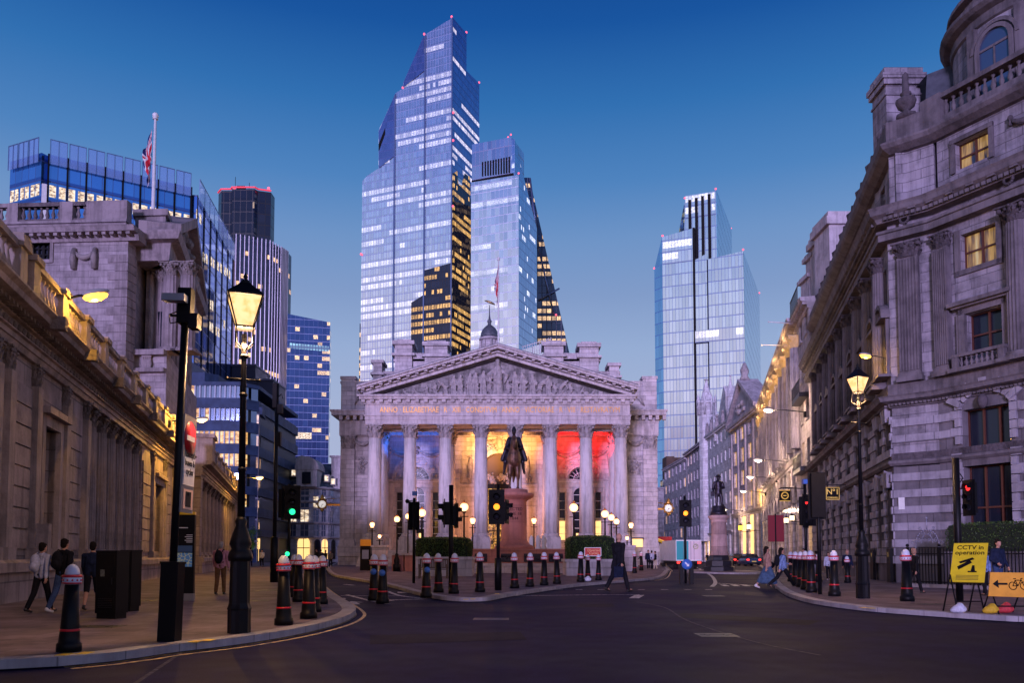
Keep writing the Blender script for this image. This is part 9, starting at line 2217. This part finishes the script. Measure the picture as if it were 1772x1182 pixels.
hang_sign('black hanging sign with gold number and letters near the signal pole', FS, 1472, 843, 865, .75, no1)
def ringsign(bd, w, H):
    m = MB()
    for i in range(18): a0_, a1_ = 2*pi*i/18, 2*pi*(i+1)/18; m.tube([(w*.3*cos(a0_),-.04,H/2+w*.3*sin(a0_)),(w*.3*cos(a1_),-.04,H/2+w*.3*sin(a1_))], w*.05, 4)
    m.box(-w*.15,w*.15,-.04,-.03,H/2-.04,H/2+.04); m.build('gold_ring', GOLDL, bd); m = MB(); m.box(-w/2,w/2,-.036,-.031,H-.07,H); m.box(-w/2,w/2,-.036,-.031,0,.07); m.build('gold_border', GOLDL, bd)
hang_sign('square black hanging sign with a gold ring emblem further down the row', f2, 1377, 848, 868, 1.0, ringsign)
p = PY(1343, 938, 56); r = thing('banner_board', 'dark red blank banner board on posts beside the pavement', 'banner', Vector((p.x,56,KH))); z0_, z1_ = p.z-KH, PY(1343,892,56).z-KH; m = MB(); m.box(-.55,.55,-.03,.03,z0_,z1_); m.build('panel', plain('dark_red_panel', (.20,.01,.02), .4), r); m = MB(); m.box(-.08,.0,-.08,-.03,0,z1_+.1); m.build('post', BLACK, r)
p = G(1285, 974, KH); r = thing('blue_sign_post', 'small blue rectangular sign on a post before the pedimented building', 'road sign', p); m = MB(); m.lathe([(.05,0),(.05,3.2)], n=6); m.build('post', BLACK, r); m = MB(); z_2 = PY(1285,930,p.y).z-KH; m.box(-.7,.7,-.06,-.02,z_2-1.0,z_2); m.build('panel', BLUE, r)
for px, py, Y, lab, mt in ((1360.5,901,72,'lit white wall lantern, the farther of two together','w'),(1370.5,897,70,'lit white wall lantern, the nearer of two together','w'),(1281.5,914,118,'small yellow lit lantern on the pedimented building','y'),(1296,912,114,'small pale lit lantern on the pedimented building','w')):
    p = PY(px, py, Y); k = Y/F; r = thing('wall_lantern', lab, 'lantern', p, 0, 'lit lanterns fixed to the street row'); m = MB(); m.prism_z([(-3*k,-3*k),(3*k,-3*k),(3*k,3*k),(-3*k,3*k)], -4*k, 4*k); m.build('lantern_glass', glow('lantern_'+mt, (1,.75,.45) if mt == 'w' else (1,.5,.05), 3), r); m = MB(); m.lathe([(5*k,4*k),(2*k,6.5*k),(0,8*k)], n=6); m.lathe([(2*k,-5.5*k),(3.5*k,-4*k)], n=6); m.box(0,1.6,-.04,.04,-7*k,-6*k); m.box(-.03,.03,-.03,.03,-7*k,-5*k); m.build('frame', BLACK, r)
p = EX+Vector((lx(1121,95,945), 8.2, 0)); r = thing('kiosk_window', 'glowing orange kiosk window in the plinth of the east wing', 'shop front', p); z0_, z1_ = PY(1105,947,95).z, PY(1105,933,95).z; m = MB(); m.box(-2.3,-.6,-.72,-.60,z0_,z1_); m.build('lit_pane', WARM, r); m = MB(); m.box(-2.4,-.5,-.80,-.72,z1_,z1_+.15); m.build('frame', BLACK, r)
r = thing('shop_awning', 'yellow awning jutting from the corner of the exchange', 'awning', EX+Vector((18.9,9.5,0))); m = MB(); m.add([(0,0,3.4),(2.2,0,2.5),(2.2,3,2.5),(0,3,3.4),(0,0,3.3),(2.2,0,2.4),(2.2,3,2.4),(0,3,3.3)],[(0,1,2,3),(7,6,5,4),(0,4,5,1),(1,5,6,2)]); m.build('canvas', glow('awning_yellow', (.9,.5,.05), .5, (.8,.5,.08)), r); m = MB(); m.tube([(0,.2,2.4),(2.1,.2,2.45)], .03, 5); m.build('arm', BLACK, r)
# ------------------------------------------------------------------ railings, hedge and iron crest by the corner building
ra, rb2 = G(1572,1016,KH), G(1790,1024,KH); RF = Frame(ra, rb2); rl_ = thing('iron_railings', 'tall black iron railings with spiked tops before the bay window', 'railings', RF.A, RF.rz); Hh = RF.q(1640,946)[1]-KH
m = MB(); n_ = int(RF.L/.115)
for i in range(n_+1): x = i*.115; m.box(x-.012,x+.012,-.012,.012,.25,Hh); m.lathe([(.022,Hh),(.026,Hh+.03),(0,Hh+.11)], x, 0, 4)
m.build('bars', BB, rl_); m = MB(); m.box(0,RF.L,-.022,.022,Hh-.16,Hh-.12); m.box(0,RF.L,-.022,.022,.3,.34); m.build('rail', BB, rl_); m = MB(); m.box(-.1,RF.L,-.12,.12,0,.25); m.build('kerb_stone', TRIM_DK, rl_)
m = MB()
for x in (0, RF.L*.28, RF.L*.6): m.box(x-.04,x+.04,-.04,.04,.25,Hh+.1); m.ball((x,0,Hh+.17), .06, 8)
m.build('standard', BB, rl_)
CRI = plain('silvered_iron', (.30,.30,.40), .4, .5); cx_ = RF.q(1604,930)[0]; zc_ = Hh+.02; cr = thing('iron_crest', 'ornate pale wrought iron crest with scrolls above the railings', 'ornament', RF.w(cx_,0,KH), RF.rz); m = MB()
for i in range(14): a0_, a1_ = pi*i/14, pi*(i+1)/14; m.tube([(.42*cos(a0_),0,zc_+.45*sin(a0_)+.12),(.42*cos(a1_),0,zc_+.45*sin(a1_)+.12)], .022, 5); m.tube([(.22*cos(a0_),0,zc_+.32*sin(a0_)+.1),(.22*cos(a1_),0,zc_+.32*sin(a1_)+.1)], .018, 5)
for q in (-1,1):
    for (cx2, cz2, r2) in ((.32,.2,.1),(.52,.1,.09),(.12,.42,.08),(.25,.62,.07),(.08,.2,.07)):
        for i in range(9): a0_, a1_ = i*.8, (i+1)*.8; m.tube([(q*(cx2+r2*(1-i*.08)*cos(a0_)),0,zc_+cz2+r2*(1-i*.08)*sin(a0_)),(q*(cx2+r2*(1-(i+1)*.08)*cos(a1_)),0,zc_+cz2+r2*(1-(i+1)*.08)*sin(a1_))], .014, 4)
    m.box(q*.44-.02,q*.44+.02,-.02,.02,.3,zc_+.2)
m.tube([(0,0,zc_+.5),(0,0,zc_+1.05)], .02, 5); m.ball((0,0,zc_+1.0), .05, 6); m.build('scrollwork', CRI, cr)
ha = RF.w(RF.q(1692,925)[0], -1.0, 0); hz1 = PY(1690,904,ha.y).z; hedge('long clipped hedge behind the black railings', Vector((ha.x,ha.y,0)), 3.2, .9, hz1-1.1, hz1, 5000, rz=RF.rz, leaf=.03)
m = MB(); m.box(-1.6,1.6,-.4,.4,0,hz1-1.0); o = m.build('stone_planter', CTD); o.location = (ha.x,ha.y,0); o.rotation_euler.z = RF.rz; tag(o, 'dark stone trough under the long clipped hedge', 'planter')
for px, w_ in ((1543,.32),(1548,.0)):
    if not w_: continue
# black doors and number plaques on the corner building
for px, lab in ((1518,1),(1548,2),(1494,3)):
    s_, _ = FS.q(px, 985); m = MB(); m.box(s_-.34,s_+.34,-.24,-.12,.12,1.55); m.xf(MS); o = m.build('door', BLACK, cor); t = text_mb('1', .28, .002, bold=.004); t.xf(MS @ Matrix.Translation((s_,-.245,1.28))); t.build('number', GOLDL, o)
s_, z_ = FC.q(1562,872); m = MB(); m.box(s_-.12,s_+.12,-.14,-.10,z_-.25,z_+.25); m.xf(MC); m.build('plaque', WHITE, cor)
# small tree on the west pavement
tp2 = at(431, 100, KH); tree = thing('street_tree', 'small bright green tree lit at the foot of the blue office', 'tree', tp2); m = MB(); m.tube([(0,0,0),(.05,0,1.2),(0,.05,2.2)], [.12,.09,.06], 7)
for i in range(5): a = i*1.3; m.tube([(0,0,1.6+.1*i),(.5*cos(a),.5*sin(a),2.4+.15*i)], [.05,.02], 5)
m.build('trunk', plain('bark', (.07,.05,.04), .9), tree); m = MB(); r3 = random.Random(8)
for i in range(2600):
    k_ = i % 9; a = k_*.7; c = Vector((.75*cos(a)*(k_/9+.3),.6*sin(a),2.3+.22*k_)); d_ = Vector((r3.gauss(0,.34),r3.gauss(0,.34),r3.gauss(0,.3))); c += d_; u = Vector((r3.uniform(-1,1),r3.uniform(-1,1),r3.uniform(-1,1))).normalized()*.07; v = Vector((r3.uniform(-1,1),r3.uniform(-1,1),r3.uniform(-1,1))).normalized()*.05; m.quad(c-u,c-v,c+u,c+v)
m.build('crown', plain('spring_leaf', (.10,.22,.03), .6, var=.4, vs=4), tree); light_point('tree_uplight', (.2,-1.2,.4), 60, (.75,1.0,.3), .1, tree)
b = thing('bicycle', 'bicycle parked by the exchange corner', 'bicycle', at(1151, 92, KH)); 
for x in (-.5,.5):
    m = MB()
    for i in range(14): a0_, a1_ = 2*pi*i/14, 2*pi*(i+1)/14; m.tube([(x+.33*cos(a0_),0,.35+.33*sin(a0_)),(x+.33*cos(a1_),0,.35+.33*sin(a1_))], .025, 4)
    m.build('wheel', TYRE, b)
m = MB(); 
for a, c in (((-.5,.35),(-.15,.85)),((-.15,.85),(.38,.85)),((.38,.85),(0,.32)),((0,.32),(-.15,.85)),((0,.32),(-.5,.35)),((.5,.35),(.38,.98)),((.3,1.0),(.48,1.0)),((-.2,.95),(-.05,.95))): m.tube([(a[0],0,a[1]),(c[0],0,c[1])], .022, 4)
m.build('frame', BLACK, b)
# ------------------------------------------------------------------ give far-apart pieces objects of their own
def split_pieces(o):
    me = o.data; n = len(me.vertices); par = list(range(n))
    def find(i):
        while par[i] != i: par[i] = par[par[i]]; i = par[i]
        return i
    for e in me.edges:
        a, b_ = find(e.vertices[0]), find(e.vertices[1])
        if a != b_: par[a] = b_
    isl = {}
    for i in range(n): isl.setdefault(find(i), []).append(i)
    keys = list(isl); box = []
    for k_ in keys:
        c = [me.vertices[i].co for i in isl[k_]]; box.append(([min(v[j] for v in c) for j in range(3)], [max(v[j] for v in c) for j in range(3)]))
    g = list(range(len(keys)))
    def fg(i):
        while g[i] != i: g[i] = g[g[i]]; i = g[i]
        return i
    sz = [max(b_[1][j]-b_[0][j] for j in range(3)) for b_ in box]
    for i in range(len(keys)):
        for j in range(i):
            d = sqrt(sum(max(0, box[i][0][q]-box[j][1][q], box[j][0][q]-box[i][1][q])**2 for q in range(3)))
            if d <= max(.02, .5*max(sz[i], sz[j])): g[fg(i)] = fg(j)
    grp = {}
    for i, k_ in enumerate(keys): grp.setdefault(fg(i), []).append(k_)
    if len(grp) < 2: return
    root_of = {k_: r for r, ks in grp.items() for k_ in ks}; vg = [root_of[find(i)] for i in range(n)]
    for idx, r in enumerate(grp):
        mb = MB(); mp = {}
        for p in me.polygons:
            if vg[p.vertices[0]] != r: continue
            f = []
            for v in p.vertices:
                if v not in mp: mp[v] = len(mb.v); mb.v.append(tuple(me.vertices[v].co))
                f.append(mp[v])
            mb.f.append(tuple(f)); mb.m.append(p.material_index); mb.sm.append(p.use_smooth)
        if idx == 0: keep = mb
        else: c = mb.build(o.name.split('.')[0], list(me.materials), o.parent); c.matrix_local = o.matrix_local
    o.data = keep.mesh(o.name, list(me.materials))
SPL = ('pediment_block','pediment_carving','window_surround','arch_stones','dentil_course','parapet_pier','plinth','balcony','arcade_moulding','equipment_box','keystone','cornice','pediment_sculpture','camera','roof_statue','quoins','crown_side','guard_post','carved_band')
for o in [x for x in bpy.data.objects if x.type == 'MESH' and x.name.split('.')[0] in SPL]: split_pieces(o)
